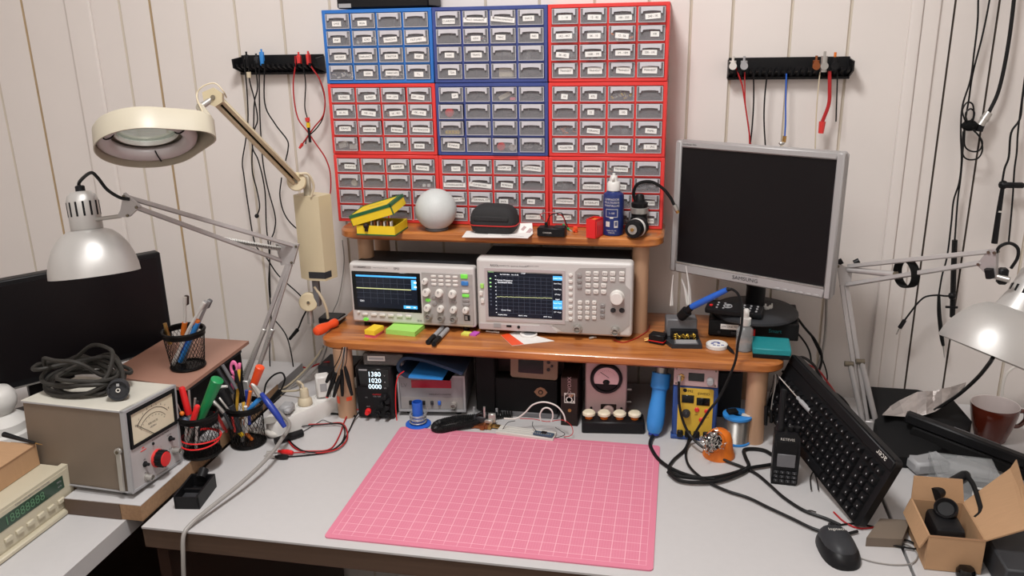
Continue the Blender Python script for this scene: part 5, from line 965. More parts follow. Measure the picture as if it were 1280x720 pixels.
# silver gooseneck-free desk lamp, left
def two_bar(T, name, a0, a1, b0, b1, m='arm_metal', r=.0042):
    b = MB(m)
    for p, q in ((a0, a1), (b0, b1)):
        v_ = (q-p); L_ = v_.length; b.box((0, 0, L_/2), (.0085, .0085, L_), m, frame(p, v_), bev=.001)
    return b.build(name, T, world=True)
def spring(T, p, q, r=.006, n=None):
    v_ = q-p; L_ = v_.length; n = n or int(L_/.004); M = frame(p, v_); b = MB('steel'); pts = [M @ V((r*math.cos(2*PI*i/6), r*math.sin(2*PI*i/6), L_*i/(6*n))) for i in range(6*n+1)]
    b.tube(pts, .0015, 4, sm=False); b.cyl(p, q, r*.55, n=8, m='dark_grey'); return b.build('spring', T, world=True)
def shade(T, M, neck=.145, R0=.0925, sc=1., conic=False):
    b = MB('silver_paint')
    pr2 = [(R0, 0), (R0*.985, .016), (R0*.93, .036), (R0*.83, .058), (R0*.69, .076), (R0*.53, .089), (.036, .094)]
    b.open_lathe(pr2, 48, M=M); sh = b.build('shade', T, world=True)
    b = MB('silver_paint')
    b.lathe([(.0315, .093), (.0325, .095), (.0325, neck), (.0315, neck+.004), (.028, neck+.014), (.020, neck+.021), (0, neck+.023)] if not conic else [(.044, .090), (.034, .125), (.031, neck+.01), (.027, neck+.02), (0, neck+.023)], 32, M=M); ho = b.build('lamp_housing', T, world=True)
    b = MB('black_matte')
    for k in range(14):
        a = 2*PI*k/14; r_ = .0322 if not conic else .0335; z_ = neck-.014 if not conic else .122; b.box((r_, 0, z_), (.0014, .0042, .030), M=M @ rz(a))
    b.build('vent_slots', ho, world=True)
    b = MB('black_plastic'); b.lathe([(.010, neck+.022), (.010, neck+.032), (.007, neck+.034), (0, neck+.0341)], 14, M=M); b.build('cable_cap', T, world=True)
    b = MB('white_plastic'); b.lathe([(.012, .08), (.014, .07), (.027, .045), (.028, .03), (.02, .014), (0, .008)], 20, M=M); b.build('bulb', T, world=True)
YH = -.30
base = at(306, 486, 'y', .03); T = thing('desk_lamp', 'silver desk lamp on a sprung arm in front of the wide black screen', 'lamp', (base.x, base.y, DESK))
Cn = at(119, 343, 'y', YH); tc_ = V((CAM.x-Cn.x, CAM.y-Cn.y, 0)).normalized()
ax = (V((0, 0, 1))*math.cos(R(11))-tc_*math.sin(R(11))).normalized(); Ms = frame(Cn, ax) @ Mx.Diagonal((.90, .90, .94, 1))
shade(T, Ms, neck=.152)
top = Ms @ V((0, 0, .178)); nk = Ms @ V((0, 0, .112))
h0, h1 = at(151, 270, 'y', YH+.02), at(164, 246, 'y', YH+.02)
b = MB('steel'); rd = at(132, 272, 'y', YH+.005); b.cyl(nk.lerp(rd, .5), h0, .004, n=10); b.build('pivot_rod', T, world=True)
e0, e1 = at(352, 308, 'y', .02), at(350, 327, 'y', .02)
u0, u1 = at(157, 246, 'y', YH+.02), at(170, 259, 'y', YH+.02)
def plate(T, pts, th=.004, m='arm_metal', name='bracket'):
    P3 = pts; n = (P3[1]-P3[0]).cross(P3[2]-P3[0]).normalized()*th; k = len(P3); b = MB(m); vs = [p-n for p in P3]+[p+n for p in P3]
    b.add(vs, [tuple(range(k))[::-1], tuple(range(k, 2*k))]+[(i, (i+1) % k, k+(i+1) % k, k+i) for i in range(k)]); 
    for p in P3[:3]: b.cyl(p.lerp(sum(P3, V((0, 0, 0)))/k, .2)-n*1.6, p.lerp(sum(P3, V((0, 0, 0)))/k, .2)+n*1.6, .003, n=8, m='screw')
    return b.build(name, T, world=True)
plate(T, Y([(156, 241), (176, 258), (162, 271), (147, 271), (152, 262)], YH+.02))
two_bar(T, 'upper_arm', u0, at(366, 307, 'y', .02), u1, at(352, 326, 'y', .02))
plate(T, Y([(345, 304), (374, 305), (367, 330), (352, 331)], .02), name='elbow_plate')
spring(T, at(279, 299, 'y', -.09), at(350, 311, 'y', .01), .0045)
l0, l1 = at(369, 312, 'y', .02), at(360, 328, 'y', .02)
two_bar(T, 'lower_arm', l0, at(315, 488, 'y', .03), l1, at(303, 486, 'y', .03))
spring(T, at(331, 411, 'y', .024), at(304, 472, 'y', .03), .005); spring(T, at(341, 411, 'y', .022), at(322, 462, 'y', .03), .005)
b = MB('silver_paint'); b.cyl((base.x, base.y, DESK+.03), (base.x, base.y, base.z+.01), .009, n=14); b.box((base.x, base.y, DESK+.016), (.05, .06, .03), bev=.003); b.box((base.x, base.y, base.z+.012), (.03, .018, .026), bev=.002); b.build('clamp', T, world=True)
b = MB('cable_black'); b.tube([top, top+V((.001, 0, .014)), at(113, 216, 'y', YH), at(122, 222, 'y', YH), at(134, 237, 'y', YH+.005), at(150, 247, 'y', YH+.012), at(162, 249, 'y', YH+.015)], .0033, 8); b.build('cord', T, world=True)

# cream ring magnifier lamp
T = thing('magnifier_lamp', 'cream ring magnifier lamp on a jointed arm clamped to the shelf end', 'lamp', tuple(at(412, 400, 'y', .14)))
cen = at(185, 186, 'y', -.30); hd = V((CAM.x-cen.x, CAM.y-cen.y, 0)).normalized(); n_ = (V((0, 0, -1))*math.cos(R(33))+hd*math.sin(R(33))+V((-.06, .02, 0))).normalized()
Mg = frame(cen, n_, (.97, .20, .10))
def rho(a, R0, r, dx):       # support-like radius of the hull of a big and a small circle
    best = R0
    al = math.asin((R0-r)/dx); a1 = PI/2-al
    aa = abs((a+PI) % (2*PI)-PI)
    if aa < a1+1e-6:
        # tangent line: normal at angle a1, distance R0
        t = R0/max(.05, math.cos(aa-a1)); q = dx*math.cos(aa); s_ = r*r-(dx*math.sin(aa))**2
        far = q+math.sqrt(s_) if s_ > 0 else 1e9
        tx = t*math.cos(aa-0); 
        return min(t, far) if s_ > 0 and far > R0*.9 and aa < math.atan2(r*math.sin(a1), dx+r*math.cos(a1)) else t
    return best
NA = 72; Rm, rs_, dxs = .0905, .040, .086
prof = [(1.0, 0), (1.0, -.036), (.95, -.043), (.55, -.046)]; inn = [(.55, -.042), (.93, -.039), (.975, -.032), (.975, 0)]
def ringshell(b, prof, m):
    vs = []; fs = []; k = len(prof)
    for i in range(NA):
        a = 2*PI*i/NA; ro = rho(a, Rm, rs_, dxs)
        for s, z in prof:
            r_ = ro*s if s > .6 else Rm*s
            vs.append((r_*math.cos(a), r_*math.sin(a), z))
    for i in range(NA):
        j = (i+1) % NA
        for q in range(k): w_ = (q+1) % k; fs.append((i*k+q, i*k+w_, j*k+w_, j*k+q))
    b.add(vs, fs, m, Mg)
b = MB('cream_paint'); ringshell(b, prof+inn, 'cream_paint'); hdp = b.build('head', T, world=True)
b = MB('tube_pale'); b.ring((0, 0, -.022), .075, .0135, M=Mg, n=44, k=10); tb = b.build('ring_tube', T, world=True, plabel='pale round lamp tube')  # unlit tube, pale grey by its own colour
b = MB('offwhite'); b.lathe([(.054, -.046), (.056, -.046), (.056, -.030), (.054, -.030)], 40, M=Mg, closed=True); b.build('lens_rim', T, world=True)
b = MB('lens_glass'); b.lathe([(0, -.031), (.03, -.033), (.054, -.038), (.03, -.043), (0, -.045)], 36, M=Mg); b.build('lens', T, world=True)
for a in (2.2, .25, 4.5):
    b = MB('black_plastic'); c0, s0 = math.cos(a), math.sin(a); b.tube([Mg @ V((r_*c0-t*s0, r_*s0+t*c0, z)) for r_, t, z in ((.060, 0, -.022), (.064, .003, -.012), (.075, .006, -.006), (.084, .003, -.012), (.086, 0, -.026))], .0014, 6); b.build('tube_clip', T, world=True)
j1 = at(268, 122, 'y', -.17); j2 = at(371, 227, 'y', .09); j3 = at(386, 377, 'y', .12)
att = Mg @ V((.118, 0, -.035))
b = MB('cream_paint'); b.cyl(att, at(250, 134, 'y', -.19), .008, n=12); b.cyl(at(250, 134, 'y', -.19), j1, .006, n=12, m='steel'); b.build('neck', T, world=True)
def knuckle(c, r, th, m='cream_paint', view=None):
    v_ = (V(CAM)-c); v_.z = 0; v_.normalize(); v_ = (v_+V((-.12, 0, .15))).normalized(); b = MB(m); b.lathe([(r*.9, -th), (r, -th+.002), (r, th-.002), (r*.9, th), (r*.25, th), (r*.2, th+.002), (0, th+.002)], 26, M=frame(c, v_)); b.lathe([(.0035, th+.001), (.0035, th+.004), (0, th+.0041)], 10, 'screw', M=frame(c, v_)); b.build('joint', T, world=True); return v_
pv = knuckle(j2, .0215, .012, 'cream_arm'); knuckle(j3, .023, .012, 'cream_arm')
b = MB('cream_arm'); P3 = Y([(254, 116), (268, 110), (279, 117), (279, 128), (270, 134), (256, 128)], -.17); n = pv*.010; k = len(P3); b.add([p-n for p in P3]+[p+n for p in P3], [tuple(range(k)), tuple(range(k, 2*k))[::-1]]+[(i, k+i, k+(i+1) % k, (i+1) % k) for i in range(k)]); c0 = sum(P3, V((0, 0, 0)))/k; b.cyl(c0, c0+n*1.25, .0045, n=10, m='screw'); b.build('joint', T, world=True)
b = MB('cream_arm'); v_ = j2-j1; L_ = v_.length; M = frame(j1, v_, pv.cross(v_))
b.box((-.006, 0, L_/2), (.0085, .020, L_-.012), M=M, bev=.0015); b.box((.007, 0, L_/2), (.0085, .020, L_-.012), M=M, bev=.0015); b.box((0, -.003, L_/2), (.008, .010, L_-.04), 'black_matte', M=M); b.build('upper_arm', T, world=True)
b = MB('cable_beige'); b.tube([Mg @ V((.11, .0, -.046)), at(246, 121, 'y', -.19), at(252, 109, 'y', -.18), at(268, 104, 'y', -.17), at(279, 114, 'y', -.165), at(283, 122, 'y', -.15)], .0014, 6); b.build('cord', T, world=True)
g0, g1 = at(388, 240, 'y', .10), at(392, 357, 'y', .12)
b = MB('cream_arm'); z1, z0 = at(389, 246, 'y', .10).z, at(396, 349, 'y', .115).z; xx = at(390, 300, 'y', .11).x
T2x = (at(408, 300, 'y', .11).x-at(372, 300, 'y', .11).x); Mb = tr(xx, .125, 0) @ rz(R(-20))
b.prism([(-T2x*.50, -.02), (-T2x*.05, -.026), (T2x*.48, -.012), (T2x*.48, .03), (-T2x*.50, .03)], z0+.0, z1, M=Mb); b.prism([(-T2x*.05, -.0265), (T2x*.485, -.0125), (T2x*.485, .01), (-T2x*.05, .0)], z0+.006, z0+.022, 'dark_grey', Mb); b.build('post_cover', T, world=True)
b = MB('cream_paint'); b.box((xx-.004, .12, (z1+j2.z)/2), (.016, .014, j2.z-z1+.02), bev=.002); b.build('post', T, world=True); b = MB('cream_paint'); b.box((xx-.006, .122, (z0+j3.z)/2), (.016, .014, z0-j3.z+.02), 'mid_grey', bev=.002); b.build('post', T, world=True)
b = MB('cable_beige'); b.tube([j2+V((.012, -.01, .02)), at(385, 218, 'y', .09), at(392, 232, 'y', .10), at(389, 246, 'y', .10)], .003, 7); b.build('conduit', T, world=True); b = MB('cable_beige'); b.tube([at(393, 358, 'y', .115), at(402, 372, 'y', .12), at(408, 386, 'y', .125), at(410, 398, 'y', .13)], .0035, 7); b.build('conduit', T, world=True)
q = at(412, 398, 'y', .135); b = MB('black_plastic'); b.box((q.x, .15, SH+.009), (.055, .045, .016), bev=.002); b.cyl(j3+V((0, 0, -.015)), (j3.x, j3.y, SH+.005), .008, n=12, m='steel'); b.box((-.512, .14, SH-.012), (.012, .03, .055), bev=.001); b.build('clamp', T, world=True)

# copper board on a dark case, mesh cup with toothbrushes
b = MB('black_matte'); b.span((-.90, -.205, BD), (-.705, .032, .922), bev=.004); T = thing('equipment_case', 'dark case under the copper-coloured board', 'case', (-.80, -.09, BD)); b.build('housing', T, world=True)
b = MB('dark_grey'); b.span((-.7065, -.20, .905), (-.7035, .03, .921)); b.build('trim_strip', T, world=True)
b = MB('board_copper'); P3 = [at(*p, 'z', .930) for p in ((311, 426), (231, 485), (180, 476))]
b.prism([(P3[0].x, P3[0].y), (P3[1].x, P3[1].y), (P3[2].x, P3[2].y), (-.905, -.20), (-.905, .045), (-.80, .047)], .9222, .930); b.build('copper_board', label='copper-coloured bare board carrying the cup of toothbrushes', cat='board')
def mesh_cup(c, z, r0, r1, h, lab, n=30, rings=9):
    T = thing('pen_cup', lab, 'pen cup', (c[0], c[1], z)); b = MB('mesh_black'); st = 7
    for s in (-1, 1):
        for i in range(n):
            pts = []
            for j in range(st+1):
                t = j/st; r_ = r0+(r1-r0)*t; a = 2*PI*i/n+s*t*1.1; pts.append((r_*math.cos(a), r_*math.sin(a), .006+(h-.012)*t))
            b.tube(pts, .00055, 3, sm=False)
    b.build('mesh_wall', T)
    b = MB('mesh_black'); b.ring((0, 0, h-.005), r1, .0035, n=36, k=8); b.lathe([(r1-.001, h-.016), (r1+.001, h-.016), (r1+.001, h-.004), (r1-.001, h-.004)], 36, closed=True); b.build('rim', T)
    b = MB('mesh_black'); b.ring((0, 0, .004), r0, .0035, n=36, k=8); b.lathe([(0, .001), (r0, .001), (r0, .004), (0, .004)], 30); b.build('bottom', T)
    return T
cc = at(228, 466, 'z', .930); CX, CYc = cc.x-.006, cc.y+.034
mesh_cup((CX, CYc), .930, .0355, .0445, .092, 'black wire mesh cup holding toothbrushes on the copper board')
yk = CYc-.002
def brush(lab, head, neck, end, m1, m2, y):
    A, B, D_ = at(*head, 'y', y), at(*neck, 'y', y), at(*end, 'y', y); T = thing('toothbrush', lab, 'toothbrush', tuple(D_)); b = MB(m1)
    v_ = (B-A); b.tube([A, A.lerp(B, .35), B, B.lerp(D_, .5), D_], lambda t: .0045 if t < .25 else .0028+.0022*t, 8); b.build('handle', T, world=True)
    b = MB(m2); b.box((0, -.006, .010), (.010, .010, .022), M=frame(A, v_), bev=.002); b.build('bristles', T, world=True)
    return T
T = brush('white toothbrush with worn brown bristles and orange grip in the mesh cup', (231, 371), (231, 402), (224, 452), 'white_plastic', 'walnut', yk+.006)
b = MB('orange_dark'); b.cyl(at(231, 403, 'y', yk+.006), at(229, 418, 'y', yk+.006), .0058, .0062, 10); b.build('grip', T, world=True)
brush('white toothbrush with grey bristles leaning right in the mesh cup', (255, 378), (238, 408), (215, 458), 'white_plastic', 'light_grey', yk-.006)
T = brush('grey-headed toothbrush leaning behind the white one in the mesh cup', (261, 376), (250, 400), (228, 455), 'light_grey', 'mid_grey', yk+.012)
for a_, b_, m, lab in (((247, 403), (225, 452), 'blue_light', 'light blue toothbrush handle inside the mesh cup'), ((243, 416), (226, 440), 'blue', 'darker blue handle inside the toothbrush cup'), ((247, 400), (244, 410), 'orange_dark', 'short orange cap among the toothbrushes')):
    b = MB(m); b.cyl(at(*a_, 'y', yk), at(*b_, 'y', yk), .0058, .005, 10); b.build('brush_handle', label=lab, cat='handle')
b = MB('brass'); b.cyl(at(206, 404, 'y', yk-.012), at(213, 430, 'y', yk-.010), .0042, .005, 10); b.build('metal_tube', label='short brass tube leaning at the left of the toothbrush cup', cat='tube')

# analog meter with coil of cable
T = thing('analog_meter', 'grey analog voltmeter with a needle dial and a red-black knob', 'meter', (-.6942, -.439, .7875), 0, M=tr(-.6942, -.439, .7905) @ rz(R(86.9)) @ Mx.Rotation(R(4.6), 4, 'Y'))
w, h, d = .1532, .166, .2326
for x in (.02, w-.02):
    for y in (.03, d-.03): b = MB('black_plastic'); b.cyl((x, y, -.0035 if x < .05 else .006), (x, y, .010), .008, n=12); b.build('foot', T)
zb = .0085
b = MB('box_brown_grey'); b.span((.002, .004, zb), (w-.002, d, h+zb), bev=.002); b.build('case', T)
b = MB('box_top'); b.span((0, .002, h+zb-.0005), (w, d+.002, h+zb+.002), bev=.0008); b.build('lid', T)
b = MB('light_grey'); rframe(b, -.001, w+.001, zb-.001, h+zb+.002, .005, -.003, .008, 'light_grey'); b.span((-.001, .0, h+zb-.002), (.0005, d, h+zb+.001)); b.span((-.001, .0, zb-.001), (.0005, d, zb+.002)); b.build('trim_frame', T)
b = MB('meter_panel'); b.span((.004, -.001, zb+.003), (w-.004, .006, zb+h*.52)); b.span((.004, .0005, zb+h*.52), (w-.004, .006, zb+h-.002), 'light_grey')
b.ftext('ELECTRONIC VOLTMETER', w*.62, zb+h*.485, .0045, y=-.0014); b.prism([(w*.24, zb+h*.455), (w*.30, zb+h*.455), (w*.27, zb+h*.475)], 0, .0014, 'red_plastic', FR); b.box((w*.27, -.0012, zb+h*.43), (.016, .0008, .0018), 'red_plastic')

for k in range(11): a = R(-40+k*26); b.ftext('13'[k % 2], w*.5+.026*math.sin(a), zb+h*.22+.026*math.cos(a), .004, y=-.0014)
b.ftext('IN', w*.26, zb+h*.145, .0045, y=-.0014); b.ftext('ON', w*.27, zb+h*.31, .0045, y=-.0014); b.ftext('OUT', w*.79, zb+h*.245, .0045, y=-.0014); b.ftext('DC AC', w*.79, zb+h*.43, .0045, y=-.0014); b.build('front_panel', T)
b = MB('ink'); rframe(b, .008, w-.006, zb+h*.52, zb+h-.005, .006, -.004, .002, 'black_matte'); b.span((.008, -.0035, zb+h*.52), (w-.006, .0, zb+h*.555), 'black_matte'); dfp = b.build('dial_frame', T)
b = MB('meter_face'); b.span((.013, -.0012, zb+h*.55), (w-.012, .002, zb+h-.010)); cx, cz = w*.5, zb+h*.50
for k in range(25):
    a0 = R(48-k*4); a1 = R(48-(k+1)*4)
    for rr, wd in ((.062, .0009), (.052, .0006)):
        if k < 24: p0 = V((cx+rr*math.sin(-a0), -.0016, cz+rr*math.cos(a0))); p1 = V((cx+rr*math.sin(-a1), -.0016, cz+rr*math.cos(a1))); b.cyl(p0, p1, wd*.5, n=5, m='ink')
    if k % 3 == 0: b.ftext(str(k//3), cx+.067*math.sin(-a0), cz+.067*math.cos(a0), .006, y=-.0016); b.ftext(str(k), cx+.047*math.sin(-a0), cz+.047*math.cos(a0), .004, y=-.0016)
b.ftext('RMS VOLTS', cx, cz+.034, .0055, y=-.0016); b.ftext('DECIBELS', cx, cz+.026, .0045, y=-.0016, m='ink_grey'); b.build('dial', dfp)
b = MB('ink'); b.cyl((cx-.048, -.0026, cz+.046), (cx+.004, -.0026, cz+.006), .0006, n=5); b.build('needle', dfp)
kx, kz = w*.51, zb+h*.235
b = MB('black_plastic'); M = tr(kx, 0, kz) @ Mx.Rotation(PI/2, 4, 'X'); b.lathe([(.0205, 0), (.0205, .0006), (0, .0007)], 28, 'light_grey', M=M); b.lathe([(.0165, .0005), (.0165, .020), (.0155, .021)], 24, M=M)
for k in range(12): b.box((.0165, 0, .011), (.002, .003, .018), M=M @ rz(PI*k/6)); 
b.lathe([(.0150, .020), (.0145, .0225), (0, .0228)], 24, 'red_bright', M=M); b.lathe([(.0185, .0005), (.0185, .006), (.0165, .0062)], 24, 'red_plastic', M=M); b.build('range_knob', T)
for x, z in ((w*.27, zb+h*.255), (w*.80, zb+h*.375)): b = MB('ink'); b.lathe([(.006, 0), (.006, .003), (.0035, .004), (.003, .011), (0, .0112)], 14, M=tr(x, 0, z) @ Mx.Rotation(PI/2, 4, 'X')); b.build('toggle_switch', T)
for x, z in ((w*.28, zb+h*.085), (w*.86, zb+h*.195)): bnc(T, x, z, .0062)
b = MB('ink'); b.cyl((w*.46, 0, zb+h*.44), (w*.46, -.003, zb+h*.44), .003, n=10); b.build('zero_screw', T)
b = MB('steel'); M = Mx(((0, 0, 1, 0), (1, 0, 0, 0), (0, 1, 0, 0), (0, 0, 0, 1)))
b.span((-.006, .012, .012), (-.002, .024, .10), bev=.0015); b.cyl((-.007, .018, .094), (-.001, .018, .094), .007, n=16); b.cyl((-.009, .018, .094), (-.006, .018, .094), .0035, n=12, m='screw'); b.build('tilt_handle', T)
TOPZ = .7905+h+.009
cb = MB('cable_coil'); c0 = at(92, 484, 'z', TOPZ+.01); rs = random.Random(21); pts = []
exl = MB('cable_black')
loops = []
for k in range(7):
    ox, oy = rs.uniform(-.012, .012), rs.uniform(-.012, .012); ra, rb = rs.uniform(.066, .082), rs.uniform(.046, .066); tz = .005+k*.0062; ph = rs.uniform(0, 6); tl = rs.uniform(-.012, .012)
    for i in range(10):
        a = ph+2*PI*i/10; loops.append((c0.x+.005+ox+ra*math.cos(a), c0.y+.03+oy+rb*math.sin(a), TOPZ+tz+tl*math.cos(a*1+k)+.006*math.sin(a*2+k)+(.030 if (k > 4 and 2 < i < 6) else 0)))
loops = [(x, y, max(z, TOPZ+.005)) for x, y, z in loops]
pl_ = at(148, 487, 'z', TOPZ+.018)
loops += [(pl_.x-.09, pl_.y+.09, TOPZ+.045), (pl_.x-.03, pl_.y+.055, TOPZ+.04), (pl_.x-.006, pl_.y+.026, TOPZ+.024)]
T = thing('power_cable', 'coiled black mains cable lying on the grey analog meter', 'cable', (c0.x, c0.y+.03, TOPZ))
cb.tube(loops, .0042, 8, k=5); cb.build('cord', T, world=True)
b = MB('dark_grey'); ax_ = (V(CAM)-pl_); ax_.z = 0; ax_.normalize(); ax_ = (ax_+V((-.15, 0, .15))).normalized(); M = frame(pl_, ax_)
b.lathe([(.009, -.040), (.011, -.024), (.0195, -.016), (.0205, -.006), (.0205, .008), (.0195, .010), (.018, .010), (.0175, .005), (0, .005)], 22, M=M)
for s in (-1, 1): b.box((s*.0175, 0, 0), (.004, .010, .020), 'dark_grey', M=M); b.cyl(M @ V((0, s*.008, .004)), M @ V((0, s*.008, .018)), .0022, n=8, m='steel') if 0 else None
b.lathe([(.0042, .005), (.0042, .0085), (.0026, .0085), (.0026, .005)], 14, 'offwhite', M=M); b.lathe([(.0026, .0055), (0, .0056)], 10, 'black_matte', M=M); b.box((0, .011, .008), (.005, .005, .004), 'light_grey', M=M); b.build('plug', T, world=True)

# white device, carton, red probe, beige counter
q = at(8, 552, 'z', BD); q = V((q.x+.0, q.y, BD)); T = thing('round_device', 'white round-headed device on a wide foot at the left edge', 'device', tuple(q))
b = MB('white_plastic'); b.lathe([(.060, 0), (.062, .004), (.060, .030), (.053, .034), (.052, .052), (.034, .066), (.026, .070)], 36); b.build('foot', T)
b = MB('white_plastic'); b.lathe([(.024, .068), (.026, .074), (.036, .086), (.039, .100), (.037, .116), (.028, .128), (.012, .133), (0, .134)], 32); b.build('head', T)
for s, m in ((0, 'cable_red'), (1, 'cable_black')):
    cable('loose_wire', ('red' if s == 0 else 'black')+' wire looping in front of the white round-headed device', 'wire', [q+V(v) for v in ((-.02+s*.012, -.064, .036), (.0+s*.012, -.068, .048), (.022+s*.012, -.068, .04), (.03+s*.012, -.072, .02), (.026+s*.012, -.074, .004))], .0016, m)
T = thing('digital_counter', 'beige digital frequency counter on the left desk', 'frequency counter', (-.846, -.660, DESK), R(88))
w, h, d = .236, .080, .215; z0 = .012
b = MB('beige_case'); b.span((.004, .012, z0), (w-.004, d, z0+h-.002), bev=.004); b.build('case', T)
b = MB('beige_case'); b.prism([(-.002, z0-.003), (w+.002, z0-.003), (w+.003, z0+h*.4), (w-.001, z0+h), (.001, z0+h), (-.003, z0+h*.4)], -.014, .0, M=FR); b.span((.006, -.001, z0+.002), (w-.006, .002, z0+h-.006)); b.build('bezel', T)
b = MB('lcd_green_dark'); b.span((.02, -.0018, z0+.040), (w-.02, .001, z0+.066), bev=.0006); dsp = b.build('display', T)
b = MB('lcd_green_seg'); b.ftext('18888888', w*.5, z0+.053, .024, y=-.0024, m='lcd_green_seg', sx=1.0); b.build('digits', dsp); b = MB('light_grey'); b.ftext('MHz', w-.032, z0+.058, .006, y=-.0024, m='light_grey'); b.ftext('kHz', w-.032, z0+.049, .006, y=-.0024, m='light_grey'); b.build('unit_marks', dsp)
for k in range(6): button(T, w-.036-k*.026, z0+.020, .017, .009, 'beige_case', .006)
b = MB('ink'); b.ftext('GOOX', .05, z0+.0705, .0062, y=-.0014); b.ftext('8 DIGIT HIGH RESOLUTION COUNTER', w*.60, z0+.0705, .0048, y=-.0014, m='ink_grey'); b.build('front_lettering', T)
for x in (.03, w-.03):
    for y in (.03, d-.03): b = MB('black_plastic'); b.cyl((x, y, 0), (x, y, z0+.001), .009, n=12); b.build('foot', T)
b = MB('beige_case'); b.span((.02, -.010, .001), (w-.02, .02, .010), bev=.002); b.build('tilt_stand', T)
zc = DESK+z0+h-.0015; T = thing('carton', 'tan cardboard carton lying on the beige counter', 'carton', (-.98, -.53, zc))
b = MB('cardboard'); b.span((-1.12, -.66, zc), (-.893, -.432, zc+.044), bev=.001); b.build('body', T, world=True)
b = MB('cardboard_in'); b.span((-.8935, -.655, zc+.0405), (-.8925, -.437, zc+.0440)); b.span((-.95, -.4325, zc+.02), (-.91, -.4315, zc+.044)); b.build('flap_seam', T, world=True)
A = at(-2, 560, 'z', zc+.060); A = V((A.x, A.y, zc+.019)); T = thing('test_probe', 'black test probe with red plug lying on the tan carton', 'test probe', tuple(A))
b = MB('red_bright'); b.ball(A+V((-.004, -.045, .001)), .018, n=18, sc=(1, 1.2, 1)); b.build('plug', T, world=True)
P1, P2, P3_ = at(5, 543, 'z', zc+.050), at(44, 554, 'z', zc+.050), at(53, 556, 'z', zc+.050); b = MB('black_plastic'); b.tube([P1, P1.lerp(P2, .5), P2], lambda t: .0055-.003*t, 10); b.cyl(P2, P3_, .0012, .0005, 8, 'brass'); b.build('probe', T, world=True)
# black holder on the main desk
T = thing('battery_holder', 'black open battery holder at the left end of the desk', 'battery holder', (-.612, -.36, DESK), R(8))
b = MB('black_plastic'); w, d, h = .050, .085, .030; b.span((-w/2, -d/2, 0), (w/2, d/2, .004)); b.span((-w/2, -d/2, .004), (-w/2+.004, d/2, h)); b.span((w/2-.004, -d/2, .004), (w/2, d/2, h)); b.span((-w/2, -d/2, .004), (w/2, -d/2+.004, h*.85)); b.span((-w/2, d/2-.004, .004), (w/2, d/2, h)); b.cyl((-.0, d/2-.012, h-.004), (.0, d/2+.006, h+.006), .010, n=14); b.span((-w/2+.004, -.004, .004), (w/2-.004, .002, h*.7)); b.build('tray', T)
b = MB('dark_grey'); b.span((-w/2+.006, -d/2+.006, .004), (w/2-.006, -.006, .016), bev=.002); b.build('insert', T)
# ---------------------------------------------------------------- two pen cups with tools
c1 = at(239, 577, 'z', BD); C1 = (c1.x+.005, c1.y+.038); mesh_cup(C1, BD, .036, .040, .098, 'black mesh cup of red and green tools beside the analog meter', 26)
c2 = at(300, 564, 'z', DESK); C2 = (c2.x, c2.y+.040); mesh_cup(C2, DESK, .037, .0395, .10, 'black mesh cup packed with pens and pliers on the main desk', 26)
b = MB('red_bright'); b.ring((0, 0, .034), .0405, .0016, M=tr(C1[0], C1[1], BD) @ Mx.Rotation(R(5), 4, 'X'), n=40, k=6); b.ring((0, 0, .039), .0405, .0016, M=tr(C1[0], C1[1], BD) @ Mx.Rotation(R(-3), 4, 'X'), n=40, k=6); b.build('rubber_band', label='red rubber band around the left mesh pen cup', cat='rubber band')
def stick(name, lab, cat, segs, y, cy, parts):
    """segs: photo points along the tool; parts: list of (part name, material, radius0, radius1, i, j)"""
    P3 = [at(px, py, 'y', y+cy*i) for i, (px, py) in enumerate(segs)]; T = thing(name, lab, cat, tuple(P3[-1]))
    for pn, m, r0, r1, i, j in parts:
        b = MB(m); b.lathe([(r0*.8, 0), (r0, min(.002, r0*.3)), (r1, (P3[j]-P3[i]).length-.001), (r1*.85, (P3[j]-P3[i]).length)], 12, M=frame(P3[i], P3[j]-P3[i])); b.build(pn, T, world=True)
    return T, P3
y1, y2 = C1[1], C2[1]
stick('wire_cutter', 'big green-handled tool leaning right in the left mesh cup', 'tool', [(272, 474), (250, 524), (243, 552)], y1+.004, 0, [('handle', 'green', .0135, .0085, 0, 1), ('shaft', 'black_plastic', .007, .005, 1, 2)])
stick('pliers', 'red-handled pliers standing at the back of the left mesh cup', 'pliers', [(227, 484), (236, 518), (240, 550)], y1+.008, 0, [('handle', 'red_bright', .0065, .0075, 0, 1), ('jaws', 'steel', .005, .004, 1, 2)])
stick('screwdriver', 'red-handled screwdriver leaning right in the left mesh cup', 'screwdriver', [(247, 507), (239, 533), (234, 560)], y1-.012, 0, [('handle', 'red_bright', .0058, .0065, 0, 1), ('shaft', 'steel', .003, .003, 1, 2)])
stick('precision_screwdriver', 'thin screwdriver with an orange ball end in the left mesh cup', 'screwdriver', [(227, 517), (216, 492)], y1-.014, 0, [('shaft', 'steel', .0015, .001, 0, 1)])
b = MB('orange_dark'); b.ball(at(227.5, 517, 'y', y1-.015), .0052, n=12); b.build('ball_end', label='small orange ball on the thin screwdriver at the left', cat='ball')
b = MB('pcb_blue'); b.ball(at(230, 527, 'y', y1-.010), .011, n=14, sc=(1.2, .8, 1)); b.build('cap', label='dark blue rounded cap in the left mesh cup', cat='cap')
for px, lab in ((233, 'white round tip at the left of the left mesh cup'), (246, 'white round tip at the right of the left mesh cup')):
    b = MB('white_plastic'); b.ball(at(px, 533, 'y', y1-.022), .0042, n=12); b.cyl(at(px, 533, 'y', y1-.022), at(px-1, 560, 'y', y1-.012), .003, n=8); b.build('pen_tip', label=lab, cat='pen')
